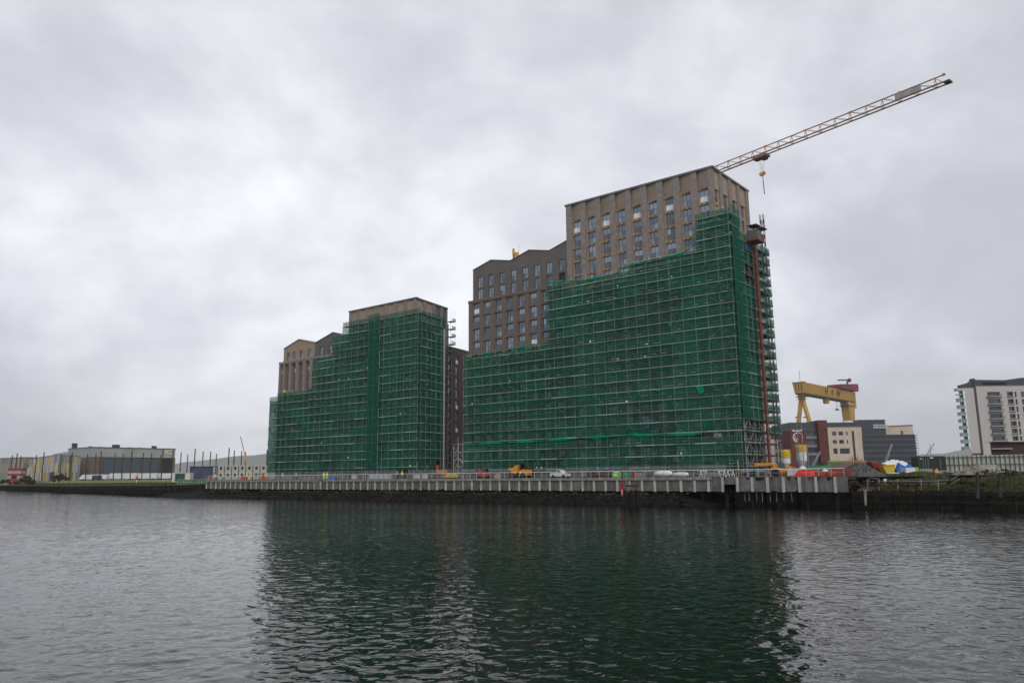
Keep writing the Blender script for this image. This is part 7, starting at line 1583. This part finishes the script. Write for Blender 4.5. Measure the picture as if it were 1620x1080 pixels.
def body_meshes(pose):
    st = 0.16 if pose == 1 else 0.03                     # stride
    pel = (0, 0, 0.95); hL, hR = (-0.1, 0, 0.92), (0.1, 0, 0.92); kL, kR = (-0.11, -st*0.8, 0.5), (0.11, st*0.5, 0.5); aL, aR = (-0.11, -st*1.1, 0.09), (0.11, st*1.6, 0.10); tL, tR = (-0.12, -st*1.1-0.17, 0.045), (0.12, st*1.6-0.16, 0.05)
    ch, nk, hd, ht = (0, -0.01, 1.30), (0, 0, 1.50), (0, -0.015, 1.62), (0, -0.01, 1.75)
    sL, sR = (-0.19, 0, 1.44), (0.19, 0, 1.44)
    if pose == 2: eL, eR, wL, wR = (-0.30, -0.12, 1.22), (0.27, -0.05, 1.17), (-0.16, -0.38, 1.25), (0.20, -0.30, 1.05)
    else: eL, eR, wL, wR = (-0.26, 0.03+st*0.4, 1.16), (0.26, 0.03-st*0.4, 1.16), (-0.25, -0.08+st*0.8, 0.93), (0.25, -0.08-st*0.6, 0.93)
    spine = [(pel, (0.14, 0.10)), ((0, 0, 1.1), (0.135, 0.10)), (ch, (0.165, 0.115)), (nk, 0.055), (hd, (0.078, 0.092)), (ht, (0.05, 0.06))]
    chains = [spine]
    for h, k, a, t in ((hL, kL, aL, tL), (hR, kR, aR, tR)): chains.append([(pel, (0.14, 0.10)), (h, 0.095), (k, 0.06), (a, 0.042), (t, 0.035)])
    for s_, e_, w_ in ((sL, eL, wL), (sR, eR, wR)):
        chains.append([(ch, (0.165, 0.115)), (s_, 0.065), (e_, 0.045), (w_, 0.030)])
        d = (Vector(w_)-Vector(e_)).normalized(); sx = 1 if w_[0] > 0 else -1; side = Vector((0, -1, 0)).cross(d).normalized() if abs(d.y) < 0.9 else Vector((1, 0, 0))
        pc = Vector(w_)+d*0.055
        chains.append([(w_, 0.030), (tuple(pc), (0.036, 0.018))])
        fw_ = Vector((0, -1, 0))-d*Vector((0, -1, 0)).dot(d); fw_.normalize()
        for q in range(4):
            off = fw_*(0.03-0.02*q); b0 = pc+d*0.03+off; l = (0.034, 0.040, 0.037, 0.028)[q]; cu = -side*sx*0.012
            chains.append([(tuple(pc), (0.036, 0.018)), (tuple(b0), 0.0095), (tuple(b0+d*l+cu), 0.0085), (tuple(b0+d*l*1.7+cu*2.6), 0.007)])
        chains.append([(tuple(Vector(w_)+d*0.02), 0.022), (tuple(Vector(w_)+d*0.045+fw_*0.04), 0.010), (tuple(Vector(w_)+d*0.085+fw_*0.052), 0.008)]) if False else chains.append([(tuple(pc), (0.036, 0.018)), (tuple(pc+fw_*0.042-d*0.01), 0.011), (tuple(pc+fw_*0.056+d*0.03), 0.009)])
    chains.append([(hd, (0.078, 0.092)), ((0, -0.115, 1.605), 0.014)])        # nose
    for x in (-0.085, 0.085): chains.append([(hd, (0.078, 0.092)), ((x, 0.005, 1.615), (0.012, 0.022))])
    body = skin(chains, 'person')
    gr = 0.03
    jk = skin([[((0, 0, 0.90), (0.165, 0.125)), ((0, 0, 1.1), (0.16, 0.125)), (ch, (0.19, 0.14)), ((0, 0, 1.47), 0.075)]]+[[(ch, (0.19, 0.14)), (s_, 0.085), (e_, 0.065), (tuple(Vector(e_)+(Vector(w_)-Vector(e_))*0.85), 0.05)] for s_, e_, w_ in ((sL, eL, wL), (sR, eR, wR))], 'jacket')
    tr = skin([[((0, 0, 0.98), (0.15, 0.115)), ((0, 0, 0.9), (0.15, 0.115))]]+[[((0, 0, 0.9), (0.15, 0.115)), (tuple(Vector(h)-Vector((0, 0, .06))), 0.105), (k, 0.078), (tuple(Vector(a)+Vector((0, 0, .05))), 0.065)] for h, k, a in ((hL, kL, aL), (hR, kR, aR))], 'trousers')
    bt = skin([[(tuple(Vector(a)+Vector((0, 0.03, 0.02))), 0.055), (tuple(Vector(a)+Vector((0, -0.03, -0.04))), 0.05), (t, 0.045)] for a, t in ((aL, tL), (aR, tR))], 'boots')
    return body, jk, tr, bt
POSES = [body_meshes(0), body_meshes(1), body_meshes(2)]
hm = take(MB().lathe([(0.118, 1.66), (0.124, 1.67), (0.112, 1.70), (0.095, 1.76), (0.05, 1.80), (0.01, 1.81)], (0, -0.005, 0), 16), M_hat, 'helmet')
tp = take(MB().lathe([(0.178, 1.06), (0.18, 1.06), (0.18, 1.11), (0.178, 1.11)], (0, 0, 0), 14), M_tape, 'tape'); hl_ = take(MB().box(-0.035, 0.035, -0.108, -0.095, 1.565, 1.573).box(-0.045, -0.022, -0.1, -0.09, 1.635, 1.645).box(0.022, 0.045, -0.1, -0.09, 1.635, 1.645), M_blk, 'face_marks')
PM = {}
def person(pos, yaw, pose, jm, tm, label, hat=None):
    o = empty('person', pos, label, 'person', 'site workers'); o.rotation_euler.z = yaw
    def part(me, nm, m):
        key = (me.name, m.name)
        if key not in PM: q = me.copy(); q.materials.clear(); q.materials.append(m); PM[key] = q
        c = bpy.data.objects.new(nm, PM[key]); COL.objects.link(c); c.parent = o; return c
    b, j, t, bo = POSES[pose]
    part(b, 'body', M_skin); part(j, 'jacket', jm); part(t, 'trousers', tm); part(bo, 'boots', M_boot); part(hm, 'helmet', hat or M_hat); part(hl_, 'face', M_blk)
def pq(px, b, z=4.5): return SP(s_of(px, b), b, z)
for px, b, yaw, pose, jm, tm, lab in ((340.5, 3, 0.5, 0, M_hiv, M_navyc, 'person in a yellow jacket standing leftmost on the quay'), (352, 3.4, -0.8, 1, M_hiv, M_navyc, 'person in a yellow jacket walking, second from the left'),
    (390.5, 2.4, 1.2, 2, M_hiv, M_navyc, 'left person of the trio in yellow below the raised boom'), (394, 2.8, -0.6, 0, M_hiv, M_hiv, 'middle person of the trio, all in yellow, below the raised boom'), (398, 2.2, -1.5, 2, M_hiv, M_navyc, 'right person of the trio in yellow below the raised boom'),
    (421, 2.4, 0.3, 0, M_hiv, M_hio, 'person in a yellow jacket and red-orange trousers'), (446, 3, 2.0, 2, M_hiv, M_navyc, 'person in a yellow jacket by the left scaffold foot, bending arms'), (468, 3.4, 0.4, 0, M_hg, M_navyc, 'person in a green jacket left of the pair in yellow'),
    (512.3, 2.2, 0.2, 0, M_hiv, M_hiv, 'left person of the pair all in yellow on the quay'), (517, 2.5, -0.4, 1, M_hiv, M_hiv, 'right person of the pair all in yellow on the quay'),
    (628, 2.4, 1.0, 2, M_hg, M_navyc, 'person in a green jacket leaning over, right of the glass rack'), (636, 2.9, -0.3, 0, M_hiv, M_navyc, 'person in a yellow top and dark trousers right of the green one')):
    person(pq(px, b), yaw, pose, jm, tm, lab)
person(SP(s_of(456, 9.6, 27.6), 9.6, L1[10]-0.0+0.05) if False else FN(149.6, 0.7, L1[10]+0.06), 0.4, 2, M_hiv, M_navyc, 'person in a yellow jacket on the top lift of the left scaffold', M_hiv)

# ================================================================== AIR
hz_ = MB().box(-9000, 9000, -60, 10500, -3.6, 620).build('haze', None, org=(0, 0, 0))
m = bpy.data.materials.new('haze'); m.use_nodes = True; t = m.node_tree; t.nodes.clear()
o_ = N(t, 'ShaderNodeOutputMaterial'); v_ = N(t, 'ShaderNodeVolumePrincipled'); v_.inputs['Color'].default_value = (0.88, 0.92, 1.0, 1); v_.inputs['Density'].default_value = 0.000075; v_.inputs['Anisotropy'].default_value = 0.2
t.links.new(v_.outputs[0], o_.inputs['Volume']); hz_.data.materials.append(m); tag(hz_, kind='stuff')
sc.cycles.volume_bounces = 1
